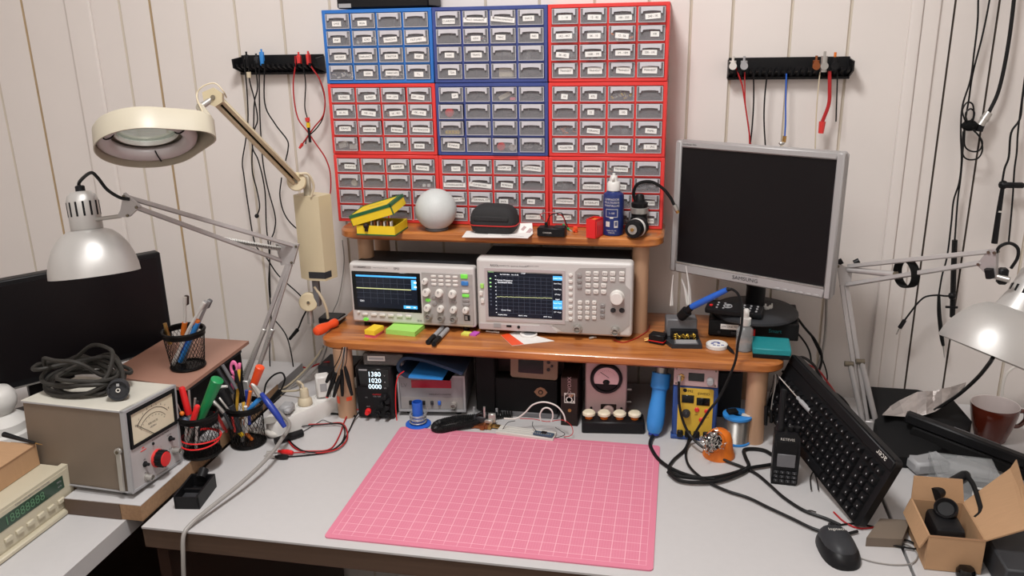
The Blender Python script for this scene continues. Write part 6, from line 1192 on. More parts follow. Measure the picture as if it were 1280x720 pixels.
for px0, px1, lab in ((236, 241, 'thin steel rod at the back of the left mesh cup'), (244, 240, 'grey steel file at the back of the left mesh cup'), (247, 243, 'dark steel punch behind the green tool')):
    b = MB('steel' if px0 != 247 else 'dark_grey'); b.cyl(at(px0, 488+(px0-236)*1.2, 'y', y1+.018), at(px1, 550, 'y', y1+.012), .0026, n=8); b.build('steel_rod', label=lab, cat='rod')
# second cup
stick('marker_pen', 'fat black marker in the middle of the right mesh cup', 'marker', [(276, 487), (287, 506), (298, 540)], y2-.014, 0, [('cap', 'black_plastic', .0105, .0112, 0, 1), ('barrel', 'dark_grey', .0105, .009, 1, 2)])
b = MB('white_plastic'); b.cyl(at(272, 484, 'y', y2-.006), at(284, 483, 'y', y2-.006), .0042, .003, 10); b.build('cap', label='white pen cap lying over the fat black marker', cat='cap')
T, P3 = stick('pencil', 'yellow pencil with pink eraser in the right mesh cup', 'pencil', [(299.5, 454), (299, 461), (295.5, 499), (294, 540)], y2+.008, 0, [('eraser', 'pink', .0036, .0036, 0, 1), ('barrel', 'wood_pencil', .0036, .0036, 1, 3)])
stick('pencil', 'black and yellow pencil leaning left in the right mesh cup', 'pencil', [(294, 463), (304, 502), (309, 540)], y2-.002, 0, [('barrel', 'black_plastic', .0035, .0035, 0, 1), ('tail', 'wood_pencil', .0035, .0035, 1, 2)])
T, P3 = stick('scissors', 'pink-handled scissors standing in the right mesh cup', 'scissors', [(291, 470), (290, 488), (292, 535)], y2+.012, 0, [('shank', 'pink', .004, .004, 0, 1), ('blade', 'steel', .0035, .002, 1, 2)])
b = MB('pink'); ce = at(292.5, 460, 'y', y2+.012); b.ring((0, 0, 0), .0085, .0034, M=frame(ce, (0, -1, .1)) @ Mx.Diagonal((.85, 1.5, 1, 1)), n=24); b.build('finger_ring', T, world=True)
stick('screwdriver', 'orange-red translucent screwdriver at the back of the right mesh cup', 'screwdriver', [(325.5, 458), (316, 484), (308, 512), (303, 540)], y2+.014, 0, [('handle', 'orange', .0105, .0085, 0, 1), ('shaft', 'steel', .003, .003, 1, 3)])
# cutters with blue handles over the rim
T = thing('pliers', 'blue-handled cutting pliers hooked over the rim of the right mesh cup', 'pliers', tuple(at(328, 495, 'y', y2-.02)))
b = MB('blue_deep'); b.tube([at(327, 492, 'y', y2-.016), at(334, 502, 'y', y2-.026), at(346, 518, 'y', y2-.034), at(356, 534, 'y', y2-.038)], lambda t: .0048+.003*math.sin(PI*t), 10); b.build('handle', T, world=True)
b = MB('blue_light'); b.tube([at(325, 498, 'y', y2-.010), at(318, 505, 'y', y2-.012), at(310, 514, 'y', y2-.012)], .0052, 10); b.build('handle', T, world=True)
b = MB('steel'); b.tube([at(326, 495, 'y', y2-.012), at(318, 484, 'y', y2-.010), at(314, 480, 'y', y2-.010)], lambda t: .0085-.005*t, 8); b.build('jaws', T, world=True)
stick('knife', 'grey steel knife slanting over the front of the right mesh cup', 'knife', [(262, 497), (280, 516), (290, 536)], y2-.034, 0, [('blade', 'steel', .0045, .0045, 0, 1), ('shaft', 'dark_grey', .004, .004, 1, 2)])
stick('scalpel', 'thin steel scalpel with a red edge in the right mesh cup', 'scalpel', [(274, 497), (289, 517), (294, 540)], y2-.028, 0, [('blade', 'steel', .0026, .0026, 0, 1), ('shaft', 'red_plastic', .0026, .0026, 1, 2)])
for k, (a_, b_, m, lab) in enumerate((((272, 461), (292, 492), 'dark_grey', 'dark grey rod leaning behind the fat black marker'), ((278, 456), (296, 486), 'mid_grey', 'longer grey rod leaning behind the pink scissors'), ((308, 488), (312, 530), 'blue_deep', 'navy pen standing in the right mesh cup'), ((313, 489), (306, 530), 'orange_dark', 'orange pen tip beside the screwdriver in the right cup'), ((307, 508), (308, 540), 'white_plastic', 'white pen clip standing at the front of the right cup'), ((268, 513), (283, 540), 'red_plastic', 'red pen hidden behind the rim of the right cup'))):
    b = MB(m); b.cyl(at(*a_, 'y', y2+.006-.006*k), at(*b_, 'y', y2-.002*k), .004, n=9); b.build('pen', label=lab, cat='pen')
for k, (a_, b_, m, lab) in enumerate((((288, 530), (304, 545), 'yellow', 'yellow pen lying inside the right mesh cup'), ((305, 525), (303, 552), 'light_grey', 'light grey pen seen through the right mesh cup'), ((292, 528), (316, 550), 'orange_dark', 'orange rod seen through the right mesh cup'))):
    b = MB(m); b.cyl(at(*a_, 'y', y2-.016+.01*k), at(*b_, 'y', y2-.012+.01*k), .0045, n=9); b.build('pen', label=lab, cat='pen')
# cable grip loop behind the cup
cable('usb_cable', 'black cable loop with a thick grip behind the right mesh cup', 'cable', [at(x, y, 'y', .02) for x, y in ((330, 492), (333, 479), (342, 469), (352, 466), (356, 473), (353, 484), (348, 491))], .0022, 'cable_black', extra=lambda b: b.cyl(at(350, 489, 'y', .02), at(338, 502, 'y', .012), .0075, .006, 10))
# power strip with plugs
A, B = at(373, 538, 'z', DESK), at(422, 515, 'z', DESK); dv = (B-A).normalized(); nv = V((-dv.y, dv.x, 0)); SW = .056; an = math.atan2(dv.y, dv.x)
o = A-dv*.055+nv*SW/2; T = thing('power_strip', 'white power strip running back beside the left shelf leg', 'power strip', (o.x, o.y, DESK), an)
L_ = .30; hh = .040
b = MB('white_plastic'); pl_ = [(L_, -SW/2), (L_, SW/2), (SW*.4, SW/2)]+[(SW*.4-SW*.5*math.sin(R(a)), SW/2*math.cos(R(a))) for a in range(15, 180, 15)]+[(SW*.4, -SW/2)]
n_ = len(pl_)
def ins(k): return [(SW*.5+(x-SW*.5)*(1-k*.5), y*(1-k)) for x, y in pl_]
lv = [(ins(.03), 0), (ins(0), .006), (ins(0), hh-.008), (ins(.10), hh)]
b.add([(x, y, z) for q_, z in lv for x, y in q_], [tuple(range(n_))[::-1], tuple(range(3*n_, 4*n_))]+[(l*n_+i, l*n_+(i+1) % n_, l*n_+n_+(i+1) % n_, l*n_+n_+i) for l in range(3) for i in range(n_)]); b.build('body', T)
s_c = [.05+.053*k for k in range(5)]
for x in s_c: b = MB('white_plastic'); b.ring((x, 0, hh), .0195, .0022, n=28, k=6); b.lathe([(.0185, hh+.0004), (.0185, hh+.0008), (0, hh+.0009)], 24, 'offwhite'); b.build('socket', T)
def onstrip(x, z=hh): return V((o.x, o.y, DESK+z))+dv*x
ps = at(391, 502, 'z', DESK+hh); xs = (ps-o).dot(dv); xs = min(s_c, key=lambda v: abs(v-xs)); p = onstrip(xs)
T = thing('mains_plug', 'cream mains plug standing in the power strip', 'plug', tuple(p)); b = MB('cable_beige'); b.lathe([(.0165, .001), (.0175, .004), (.0165, .014), (.011, .020), (.0105, .036), (.0085, .042)], 20, M=tr(p)); b.build('body', T, world=True)
b = MB('cable_beige'); b.tube([p+V((0, 0, .04)), p+V((-.004, .002, .052)), p+V((-.018, .006, .056)), at(375, 487, 'y', .10), at(356, 489, 'y', .12), at(348, 488, 'y', .14), at(360, 482, 'y', .18), at(378, 466, 'y', .2), at(396, 446, 'y', .2), at(404, 434, 'y', .2)], .0028, 8); b.build('cord', T, world=True)
x2 = s_c[max(0, s_c.index(xs)-1)]; p = onstrip(x2)
T = thing('mains_plug', 'grey flat mains plug with a thick grey cable running to the desk front', 'plug', tuple(p)); b = MB('light_grey'); M = tr(p) @ rz(an+.5); b.box((0, 0, .012), (.036, .03, .022), M=M, bev=.006); b.box((-.016, -.01, .014), (.022, .016, .014), M=M, bev=.004); b.build('body', T, world=True)
gp = [p+V((-.02, -.012, .012))]+[at(x, y, 'z', z) for x, y, z in ((362, 530, .79), (352, 549, .785), (340, 566, .783), (322, 585, .778), (300, 605, .772), (275, 625, .767), (255, 641, .763), (238, 656, .757))]
e_ = gp[-1]; gp += [V((e_.x-.004, -.480, .745)), V((e_.x-.004, -.492, .70)), V((e_.x-.01, -.50, .62)), V((e_.x-.03, -.51, .5)), V((e_.x-.06, -.52, .3))]
b = MB('cable_grey'); b.tube(gp, .0042, 9); b.build('cord', T, world=True)
p = at(403, 497, 'z', DESK+hh); x3 = (p-o).dot(dv); x3 = s_c[min(len(s_c)-1, s_c.index(xs)+1)]; p = onstrip(x3+.004)
T = thing('charger', 'white boxy charger plugged into the power strip beside the leg', 'charger', tuple(p)); b = MB('white_plastic'); M = tr(p) @ rz(an-.6); b.box((0, 0, .030), (.034, .030, .056), M=M, bev=.004); b.build('body', T, world=True)
b = MB('light_grey'); b.box((0, -.0155, .03), (.016, .001, .02), M=M); b.build('rating_plate', T, world=True)
p = at(337, 541, 'z', DESK+.012); b = MB('offwhite'); b.tube([p+V((-.016, 0, .0)), p+V((-.006, -.004, .004)), p+V((.006, -.004, -.002)), p+V((.014, .004, -.006))], .007, 10); b.tube([p+V((-.014, 0, 0)), p+V((-.05, .01, -.006)), p+V((-.09, .05, -.008))], .0035, 8); b.build('angled_plug', label='white angled plug lying at the near end of the power strip', cat='plug')
p = at(352, 548, 'z', DESK+.009); b = MB('black_plastic'); b.cyl(p+V((-.008, -.016, 0)), p+V((.035, .035, 0)), .0085, n=12); b.build('cord_switch', label='black barrel adapter lying beside the near end of the power strip', cat='adapter')
cable('adapter_cable', 'black cable curving from the barrel adapter to the power supply', 'cable', Z([(375, 534), (384, 525), (398, 520), (415, 517), (432, 519), (444, 520)], DESK+.003), .0026, 'cable_black')
# cables behind the strip
def behind(lab, pts, m, r=.002): cable('wall_cable', lab, 'cable', [at(x, y, 'y', yy) for x, y, yy in pts], r, m)
behind('grey cable rising from the strip to the underside of the shelf', ((352, 492, .14), (365, 482, .18), (384, 463, .2), (398, 446, .2), (404, 432, .2)), 'cable_grey', .0028)
behind('second grey cable rising more steeply under the shelf end', ((355, 490, .15), (380, 475, .2), (398, 458, .22), (406, 442, .22), (409, 431, .22)), 'cable_grey', .0022)
behind('beige cable sagging behind the cream mains plug', ((350, 494, .14), (362, 499, .12), (376, 497, .12), (392, 499, .12)), 'cable_beige', .0022)
behind('red cable lying behind the cables at the left shelf end', ((379, 459, .24), (386, 460, .24), (398, 455, .24), (412, 452, .24)), 'cable_red', .0024)
b = MB('dark_grey'); b.span((-.60, .215, DESK), (-.50, .30, DESK+.05), bev=.003); b.build('adapter_box', label='dark adapter box lying behind the power strip by the wall', cat='adapter')
# red and black lead bundle on the desk
def lead(lab, px, m, z=.0022, r=.0017): cable('test_lead', lab, 'test lead', [at(x, y, 'z', DESK+z+dz) for x, y, dz in px], r, m)
lead('red test lead coiled on the desk left of the pink mat', ((457, 513, .012), (446, 512, .010), (436, 517, .006), (430, 528, 0), (424, 545, 0), (413, 561, 0), (392, 564, 0), (372, 562, 0), (361, 552, 0), (359, 543, 0), (366, 535, 0), (382, 531, 0), (405, 530, 0), (427, 529, .003), (434, 540, .003), (432, 552, .003), (420, 562, .003), (400, 566, .003), (385, 565, .003), (366, 566, .003)), 'cable_red')
lead('black test lead coiled together with the red one on the desk', ((461, 509, .020), (452, 512, .014), (444, 522, .006), (437, 537, 0), (429, 551, 0), (416, 562, 0), (398, 565, .004), (380, 564, .004), (366, 555, .0), (360, 546, .003), (362, 537, .003), (378, 533, .003), (402, 531, .003), (426, 530, .006), (431, 542, .006), (424, 557, .006), (405, 566, .0), (385, 569, .0), (360, 571, .0)), 'cable_black')
lead('thin black wire lying from the strip to the leads', ((424, 530, .004), (412, 528, .004), (404, 525, .003), (398, 528, .0), (388, 534, 0), (376, 541, 0)), 'cable_black', r=.0009)
for (a_, b_, c_), m, lab in ((((366, 566), (348, 564), (333, 565)), 'red_bright', 'red crocodile clip at the end of the red test lead'), (((360, 571), (344, 571), (331, 569)), 'black_plastic', 'black crocodile clip beside the red one on the desk')):
    A, B, D_ = [at(*p, 'z', DESK+.006) for p in (a_, b_, c_)]; T = thing('crocodile_clip', lab, 'clip', (A.x, A.y, DESK)); b = MB(m); b.tube([A, A.lerp(B, .5), B], lambda t: .0035+.0028*math.sin(PI*min(1, t+.1)), 8); b.build('sleeve', T, world=True)
    b = MB('steel'); v_ = (D_-B).normalized(); s_ = v_.cross(V((0, 0, 1)))*.0032; b.cyl(B+s_*.4, D_+s_, .0018, .0012, 6); b.cyl(B-s_*.4, D_-s_, .0018, .0012, 6); b.build('jaws', T, world=True)
# leads hanging on the left shelf leg with orange tape
yl = pl.y-.012
for k, (pts, lab) in enumerate(((((428, 434), (424, 448), (414, 466), (408, 478)), 'black clip lead hanging far left on the left shelf leg'), (((430, 434), (427, 450), (420, 466), (409, 496)), 'black clip lead with a dark red tip on the left shelf leg'), (((431, 434), (428, 455), (425, 470), (417, 496)), 'black clip lead hanging in the middle of the left shelf leg'), (((432, 434), (430, 452), (427, 462), (428, 495)), 'black clip lead hanging straight down the left shelf leg'), (((434, 434), (433, 450), (431, 458), (440, 494)), 'black clip lead hanging rightmost on the left shelf leg'))):
    P3 = Y(pts, yl-.006*((k*2) % 5)*.6-.004); b = MB('cable_black'); b.tube(P3[:3], .0012, 6, m='cable_grey' if k % 2 else 'cable_black'); b.tube([P3[2], P3[2].lerp(P3[3], .4), P3[3]], lambda t: .0034+.002*math.sin(PI*t), 8)
    if k == 1: b.ball(P3[3], .0038, 'red_plastic', 8)
    b.build('clip_lead', label=lab, cat='clip lead')
zt = at(430, 500, 'y', pl.y).z
for px, lab in ((424.5, 'left orange tape tab on the left shelf leg'), (438, 'right orange tape tab on the left shelf leg')):
    a0 = (px-431)/12*1.2-PI/2; b = MB('orange'); vs = []; fs = []
    for i in range(5):
        a = a0-.3+.6*i/4; vs += [(pl.x+.0233*math.cos(a), pl.y+.02+.0233*math.sin(a), zt-(.010 if px < 430 else .002)), (pl.x+.0233*math.cos(a), pl.y+.02+.0233*math.sin(a), zt+.008)]
    for i in range(4): fs.append((2*i, 2*i+2, 2*i+3, 2*i+1))
    b.add(vs, fs); b.build('tape_tab', label=lab, cat='tape')
# ---------------------------------------------------------------- right side
# cables on the right rack
def rhang(lab, pts, m, r=.0018, extra=None): return hang(lab, pts, r, m, .322, None, extra)
for px, lab, m, h_ in ((916, 'white connector in the left end of the right rack', 'offwhite', .014), (930, 'grey double connector beside the white one in the right rack', 'light_grey', .014), (1020, 'brass round connector in the right rack', 'copper', .016), (1030, 'tall steel connector standing in the right rack', 'steel', .034), (1043, 'black plug with a yellow tip in the right rack', 'black_plastic', .030)):
    p = at(px, 80, 'y', .318); b = MB(m); b.cyl((p.x, .318, p.z-h_*.5), (p.x, .318, p.z+h_*.5), .0075, n=12); b.lathe([(.0085, 0), (.0085, .003), (.005, .003)], 12, M=frame((p.x, .311, p.z-.004), (0, -1, 0))); b.cyl((p.x, .318, p.z+h_*.5), (p.x, .318, p.z+h_*.5+.010), .0028, n=8, m='orange_dark' if px == 1043 else m); b.build('rack_plug', label=lab, cat='plug')
rhang('red lead hanging from the white connector of the right rack', [(920, 84), (924, 96), (928, 108), (931, 128), (935, 155), (939, 186)], 'cable_red')
rhang('pale red lead hanging second from left on the right rack', [(931, 84), (931, 108), (932, 135), (936, 160), (937, 188)], 'cable_red', .0014)
rhang('black cable hanging straight behind the monitor top edge', [(942, 90), (942, 128), (940, 160), (937, 186)], 'cable_black')
rhang('black cable hanging right of the red leads over the monitor', [(959, 92), (956, 120), (955, 150), (957, 188)], 'cable_black')
rhang('blue lead with a brass clip ending above the monitor', [(983, 92), (982, 130), (982, 152), (981, 170)], 'blue', extra=lambda b, P: (b.cyl(P[-1], P[-1]+V((-.001, 0, -.014)), .0045, n=8, m='brass'), b.ball(P[-1]+V((-.006, -.004, -.016)), .006, 'steel', 8, (1.2, .6, .7))))
rhang('thick dark red lead hanging below the round connectors', [(1037, 88), (1037, 110), (1036, 130), (1028, 152)], 'cable_red', .0042, extra=lambda b, P: b.cyl(P[-1], P[-1]+V((-.001, 0, -.026)), .0075, .006, 10, 'red_plastic'))
rhang('thin pale cable hanging beside the red plug', [(1025, 90), (1022, 120), (1020, 150), (1019, 186)], 'cable_beige', .0014)
rhang('black lead hanging at the right end of the right rack', [(1047, 90), (1046, 120), (1045, 152)], 'cable_black', .0016)
# cables dropping from above on the right
YR = .33
hang('black cable dropping from above and ending in a probe tip', [(1228, -300), (1225, -120), (1223, -12), (1222, 28), (1217.5, 67), (1213, 100), (1203, 133), (1201, 167), (1202, 200), (1199, 228), (1192, 251), (1189, 280), (1184, 320), (1177.5, 345), (1173.5, 369)], .002, y=YR, extra=lambda b, P: (b.tube([P[-1], at(1174, 392, 'y', YR), at(1177, 420, 'y', YR), at(1179, 432, 'y', YR)], lambda t: .0035+.0015*math.sin(PI*t), 8), b.cyl(at(1179, 432, 'y', YR), at(1180.5, 447, 'y', YR), .002, .0006, 8, 'steel')))
hang('black cable dropping beside it into a thick black strap', [(1275, -300), (1256, -120), (1239, -12), (1228.6, 42), (1216, 92), (1211, 125), (1206, 155), (1204, 182), (1201, 220), (1197, 252), (1193.5, 300)], .002, y=YR+.004, extra=lambda b, P: b.tube([P[-1], at(1192, 340, 'y', YR), at(1190.5, 396, 'y', YR)], .0062, 8))
T = thing('antenna_cable', 'thick black cable ending in a grey metal plug near the velcro bundle', 'cable', tuple(at(1226, 158, 'y', .335))); b = MB('cable_black'); P3 = Y([(1290, -300), (1280, -120), (1269, -14), (1260.5, 55), (1249, 111), (1236, 141)], .335); b.tube(P3, .0042, 8); b.build('cord', T, world=True)
b = MB('steel'); q1 = at(1225, 157, 'y', .33); b.cyl(P3[-1], q1, .0085, n=14); b.cyl(P3[-1].lerp(q1, .35), P3[-1].lerp(q1, .55), .0098, n=14); b.cyl(q1, at(1223, 164, 'y', .33), .0095, .0085, 12, 'black_plastic'); b.build('plug', T, world=True)
T = thing('cable_bundle', 'black velcro-tied bundle of cable loops hanging on the right wall', 'cable', tuple(at(1212, 156, 'y', .32))); b = MB('velcro'); c0 = at(1212, 157, 'y', .325); b.ball(c0, .016, n=16, sc=(1.05, .7, .75)); b.build('velcro_tie', T, world=True)
for lp in ([(1206, 150), (1203, 138), (1209, 128), (1216, 131), (1217, 145), (1213, 152)], [(1209, 152), (1207, 142), (1213, 136), (1218, 141), (1216, 152)], [(1206, 162), (1206, 182), (1214, 189), (1224, 188), (1228, 178), (1222, 168), (1214, 160)], [(1204, 164), (1203, 190), (1209, 199), (1222, 198), (1228, 187), (1225, 172), (1216, 162)]):
    b = MB('cable_black'); b.tube(Y(lp, .318), .0018, 7); b.build('cable_loop', T, world=True)
T = thing('cable_probe', 'black cable with a plastic clamp thickening into a handle at the right edge', 'cable', tuple(at(1242, 300, 'y', .3))); b = MB('cable_black'); b.tube(Y([(1290, 80), (1279, 117), (1275, 148), (1264, 166), (1261, 196), (1256, 210), (1253, 226)], .325), .0024, 8); b.build('cord', T, world=True)
b = MB('black_plastic'); b.tube(Y([(1253, 236), (1249, 262), (1243, 304)], .325), lambda t: .0045+.0025*t, 10); b.cyl(at(1249.5, 263, 'y', .325), at(1249, 265, 'y', .325), .0062, n=12, m='offwhite'); b.build('handle', T, world=True)
b = MB('black_plastic'); q0 = at(1254, 231, 'y', .325); b.box((q0.x+.018, .322, q0.z), (.046, .014, .012), bev=.003); b.ball(q0, .010, n=12); b.build('clamp', T, world=True)
hang('black cable hanging outermost at the right edge', [(1282, 90), (1273, 160), (1271, 190), (1268, 213), (1265.6, 251), (1261, 302)], .002, y=.335)
T = thing('jack_cable', 'short black cable with a jack plug arching left on the right wall', 'cable', tuple(at(1128, 405, 'y', .30))); P3 = Y([(1193, 370), (1182, 370), (1171, 369), (1157, 371), (1148, 378), (1140, 388), (1131, 400)], .30); b = MB('cable_black'); b.tube(P3, .0022, 8); b.build('cord', T, world=True)
b = MB('black_plastic'); b.cyl(P3[-1], at(1124.5, 410, 'y', .30), .0048, .0052, 10); b.cyl(at(1124.5, 410, 'y', .30), at(1120.5, 418, 'y', .30), .0018, n=8, m='chrome'); b.build('plug', T, world=True)
b = MB('black_plastic'); q0, q1 = at(1190.5, 362, 'y', .325), at(1190, 384, 'y', .325); b.ball(q0.lerp(q1, .35), .009, n=12); b.cyl(q1+V((-.014, 0, 0)), q1+V((.012, 0, 0)), .003, n=8); b.build('strap_clip', label='small black clip on the thick black strap at the right', cat='clip')

# right desk lamp
T = thing('desk_lamp', 'silver desk lamp on a sprung arm at the right edge', 'lamp', (.765, .11, DESK))
yE, yHd = .115, -.10
def yi(px): return yE+(yHd-yE)*(px-1055)/(1240-1055)
def ar(px, py): return at(px, py, 'y', yi(px))
two_bar(T, 'upper_arm', ar(1060, 333), ar(1240, 314), ar(1058, 356), ar(1228, 328))
plate(T, [at(x, y, 'y', yE) for x, y in ((1045, 329), (1065, 336), (1063, 357), (1050, 356))], name='elbow_plate')
b = MB('steel'); b.cyl(ar(1060, 337), ar(1118, 343), .0062, n=12, m='arm_metal'); b.cyl(ar(1118, 343), ar(1121, 343.5), .007, n=12, m='screw'); b.build('spring_tube', T, world=True)
plate(T, [ar(x, y) for x, y in ((1222, 330), (1238, 311), (1247, 312), (1246, 346), (1236, 344))], name='head_bracket')
Bx = at(1090, 534, 'y', .11)
two_bar(T, 'lower_arm', at(1052, 356, 'y', yE), at(1079, 536, 'y', .11), at(1058, 356, 'y', yE), at(1086, 536, 'y', .11))
b = MB('arm_metal'); b.cyl(at(1063, 456, 'y', .107), at(1080, 534, 'y', .105), .006, n=10); b.cyl(at(1077, 452, 'y', .107), at(1096, 532, 'y', .105), .006, n=10); 
for p in ((1063, 455), (1077, 452)): c_ = at(*p, 'y', .107); b.cyl(c_-V((.012, 0, 0)), c_+V((.006, 0, 0)), .006, n=10, m='screw')
b.build('spring_tubes', T, world=True)
b = MB('arm_metal'); b.cyl((Bx.x, .11, DESK), (Bx.x, .11, Bx.z+.012), .008, n=12); b.box((Bx.x-.004, .11, DESK+.0103), (.042, .05, .02), bev=.003); b.box((Bx.x-.002, .11, Bx.z+.004), (.032, .014, .026), bev=.002); b.build('clamp', T, world=True)
yS = -.125; Ct = at(1246, 448, 'y', yS); ax2 = (_r*.38+_u*.90-_f*.13).normalized(); M2 = frame(Ct, ax2)
Ct2 = Ct; shade(T, M2, neck=.155, R0=.105, conic=True)
b = MB('steel'); b.cyl(at(1243, 345, 'y', -.10), at(1262, 350, 'y', -.115), .0055, n=10); b.box((0, 0, 0), (.016, .016, .03), 'black_plastic', tr(at(1253, 345, 'y', -.10)), bev=.003); b.build('pivot_rod', T, world=True)
b = MB('black_plastic'); P3 = [ar(1244, 318), ar(1250, 308), at(1262, 304, 'y', -.11), at(1272, 310, 'y', -.11), at(1272, 322, 'y', -.11), at(1264, 335, 'y', -.10)]; b.tube(P3, .003, 8); b.cyl(at(1236, 336, 'y', -.105), at(1238, 347, 'y', -.105), .008, n=10); b.build('cord', T, world=True)
for px in (1128, 1140):
    pa, pb = ar(px, 322 if px == 1128 else 330), ar(px-1, 360)
b = MB('velcro'); cs = ar(1133, 342); b.ring((0, 0, 0), .027, .0015, M=frame(cs, (.9, .3, .0)) @ Mx.Diagonal((1.15, 1, 7, 1)), n=30, k=6); b.build('strap', label='black velcro strap wrapped around the right lamp arm', cat='strap')
for px, lab in ((1049, 'small black knob on the left of the right lamp elbow'), (1070, 'small black knob on the right of the right lamp elbow')):
    c_ = at(px, 328, 'y', yE+.006); b = MB('black_plastic'); b.cyl(c_-V((.004, 0, .002)), c_+V((.006, 0, .004)), .0065, n=10); b.build('wing_knob', T, world=True)
# keyboard standing on its long edge
def eulm(a, b_, c): return rz(c) @ Mx.Rotation(b_, 4, 'Y') @ Mx.Rotation(a, 4, 'X')
Mk = tr(.6627, -.2678, .757) @ eulm(.4461, -1.2139, -.0464)
KL, KW = .385, .150
T = thing('keyboard', 'black keyboard standing tilted on its long edge beside the walkie-talkie', 'keyboard', None, M=Mk)
zs = 1
b = MB('black_plastic'); b.prism([(x+KW/2, y+KL/2) for x, y in rrect(KW, KL, .010)], -.016, 0); b.span((KW-.022, .002, -.004), (KW-.002, KL-.002, .0035), 'black_plastic', bev=.002); b.build('body', T)
kb = 0
rows_ = [(.012, 1), (.0315, 1), (.051, 1), (.0705, 1), (.090, 1), (.112, .7)]
kme = {}
for ri, (x, hs) in enumerate(rows_):
    y = .014
    n = 0
    while y < KL-.022 and kb < 99:
        ln = .0172
        if ri == 0 and .13 < y < .15: ln = .095
        if (.068 < y < .075): y = .078
        key = (round(ln, 3), hs)
        if key not in kme:
            q = MB('dark_grey'); wd = .0172*hs; q.add([(-wd/2, -ln/2, 0), (wd/2, -ln/2, 0), (wd/2, ln/2, 0), (-wd/2, ln/2, 0), (-wd/2+.002, -ln/2+.002, .007), (wd/2-.0025, -ln/2+.002, .007), (wd/2-.0025, ln/2-.002, .007), (-wd/2+.002, ln/2-.002, .007)], [(3, 2, 1, 0), (4, 5, 6, 7), (0, 1, 5, 4), (1, 2, 6, 5), (2, 3, 7, 6), (3, 0, 4, 7)], 'black_plastic')
            q.box((-.001, -.002, .0071), (.003, .0022, .0003), 'light_grey'); o = q.build('key', T); kme[key] = o.data
        else: o = bpy.data.objects.new('key', kme[key]); col.objects.link(o); o.parent = T
        o.location = (x+.003, y+ln/2, 0); y += ln+.0022; kb += 1
b = MB('offwhite'); b.text('acer', .017, tr(KW-.012, .035, .0038) @ rz(PI/2) @ Mx.Rotation(0, 4, 'X'), 'offwhite'); b.build('logo', T)
# black bag, silver bag, long bar
b = MB('black_matte'); tp = [at(1104, 570, 'z', .775), at(1146, 572, 'z', .775), at(1200, 552, 'z', .785), at(1215, 527, 'z', .80), at(1190, 498, 'z', .825), at(1146, 487, 'z', .835), at(1084, 483, 'z', .832)]
n = len(tp); mid = sum(tp, V((0, 0, 0)))/n+V((0, 0, .012)); bt = [V((p.x, p.y, DESK+.0003)) for p in tp]
tp2 = [p.lerp(mid, .12)+V((0, 0, .004)) for p in tp]
b.add(bt+tp+tp2+[mid], [tuple(range(n))[::-1]]+[(i, (i+1) % n, n+(i+1) % n, n+i) for i in range(n)]+[(n+i, n+(i+1) % n, 2*n+(i+1) % n, 2*n+i) for i in range(n)]+[(2*n+i, 2*n+(i+1) % n, 3*n) for i in range(n)]); b.build('padded_bag', label='black padded bag lying behind the long black bar on the right', cat='bag')
lo = [(1103, 519), (1118, 520), (1132, 521), (1146, 521), (1158, 518), (1168, 515), (1178, 509), (1188, 501), (1198, 492), (1206, 483)]
up = [(1105, 516), (1113, 508), (1124, 501), (1147, 490), (1158, 489), (1166, 489), (1177, 486), (1188, 484), (1198, 481), (1208, 478)]
rb = random.Random(9); b = MB('bag_silver'); g = []
for k in range(10):
    fold = (.010 if k % 2 else -.008)
    for r_ in range(5):
        t_ = r_/4; g.append(at(lo[k][0]+(up[k][0]-lo[k][0])*t_, lo[k][1]+(up[k][1]-lo[k][1])*t_, 'y', .075+.012*k*.4+.05*t_+fold*math.sin(PI*(.15+.7*t_))+rb.uniform(-.004, .004)))
fs = [(k*5+r_, k*5+5+r_, k*5+6+r_, k*5+1+r_) for k in range(9) for r_ in range(4)]
o2 = V((0, .003, -.001)); b.add(g+[v+o2 for v in g], fs+[tuple(q+50 for q in f[::-1]) for f in fs]); o = b.build('antistatic_bag', label='crumpled silvery antistatic bag on top of the black padded bag', cat='bag')
o.data.polygons.foreach_set('use_smooth', [False]*len(o.data.polygons))
T = thing('long_case', 'long black bar lying diagonally in front of the brown mug', 'bar', (.94, .07, DESK))
A, B = at(1137, 514, 'z', .842), at(1290, 572, 'z', .795); v_ = B-A; A -= v_.normalized()*.004; L_ = v_.length+.05; M = frame(A, v_, (0, 0, 1))
b = MB('black_plastic'); b.box((-.010, .008, L_/2), (.024, .022, L_), M=M, bev=.004); b.box((-.035, .006, L_/2+.01), (.024, .026, L_-.02), 'black_matte', M=M, bev=.003); b.build('body', T, world=True)
b = MB('dark_grey'); b.box((-.0225, -.003, L_*.5), (.002, .004, L_*.9), M=M); b.box((.0012, -.001, L_*.48), (.002, .002, .09), 'mid_grey', M=M); b.build('seam', T, world=True)
cable('black_cable', 'black cable rising from the silvery bag to the right lamp shade', 'cable', [at(x, y, 'y', yy) for x, y, yy in ((1160, 518, .12), (1178, 507, .10), (1200, 492, .07), (1222, 472, .02), (1236, 455, -.05), (1241, 447, -.09))], .004, 'cable_black')
behind('white cable hanging in an arc at the right edge', ((1284, 452, .3), (1262, 463, .3), (1254, 480, .3), (1254, 500, .3), (1260, 515, .3)), 'cable_white', .003)
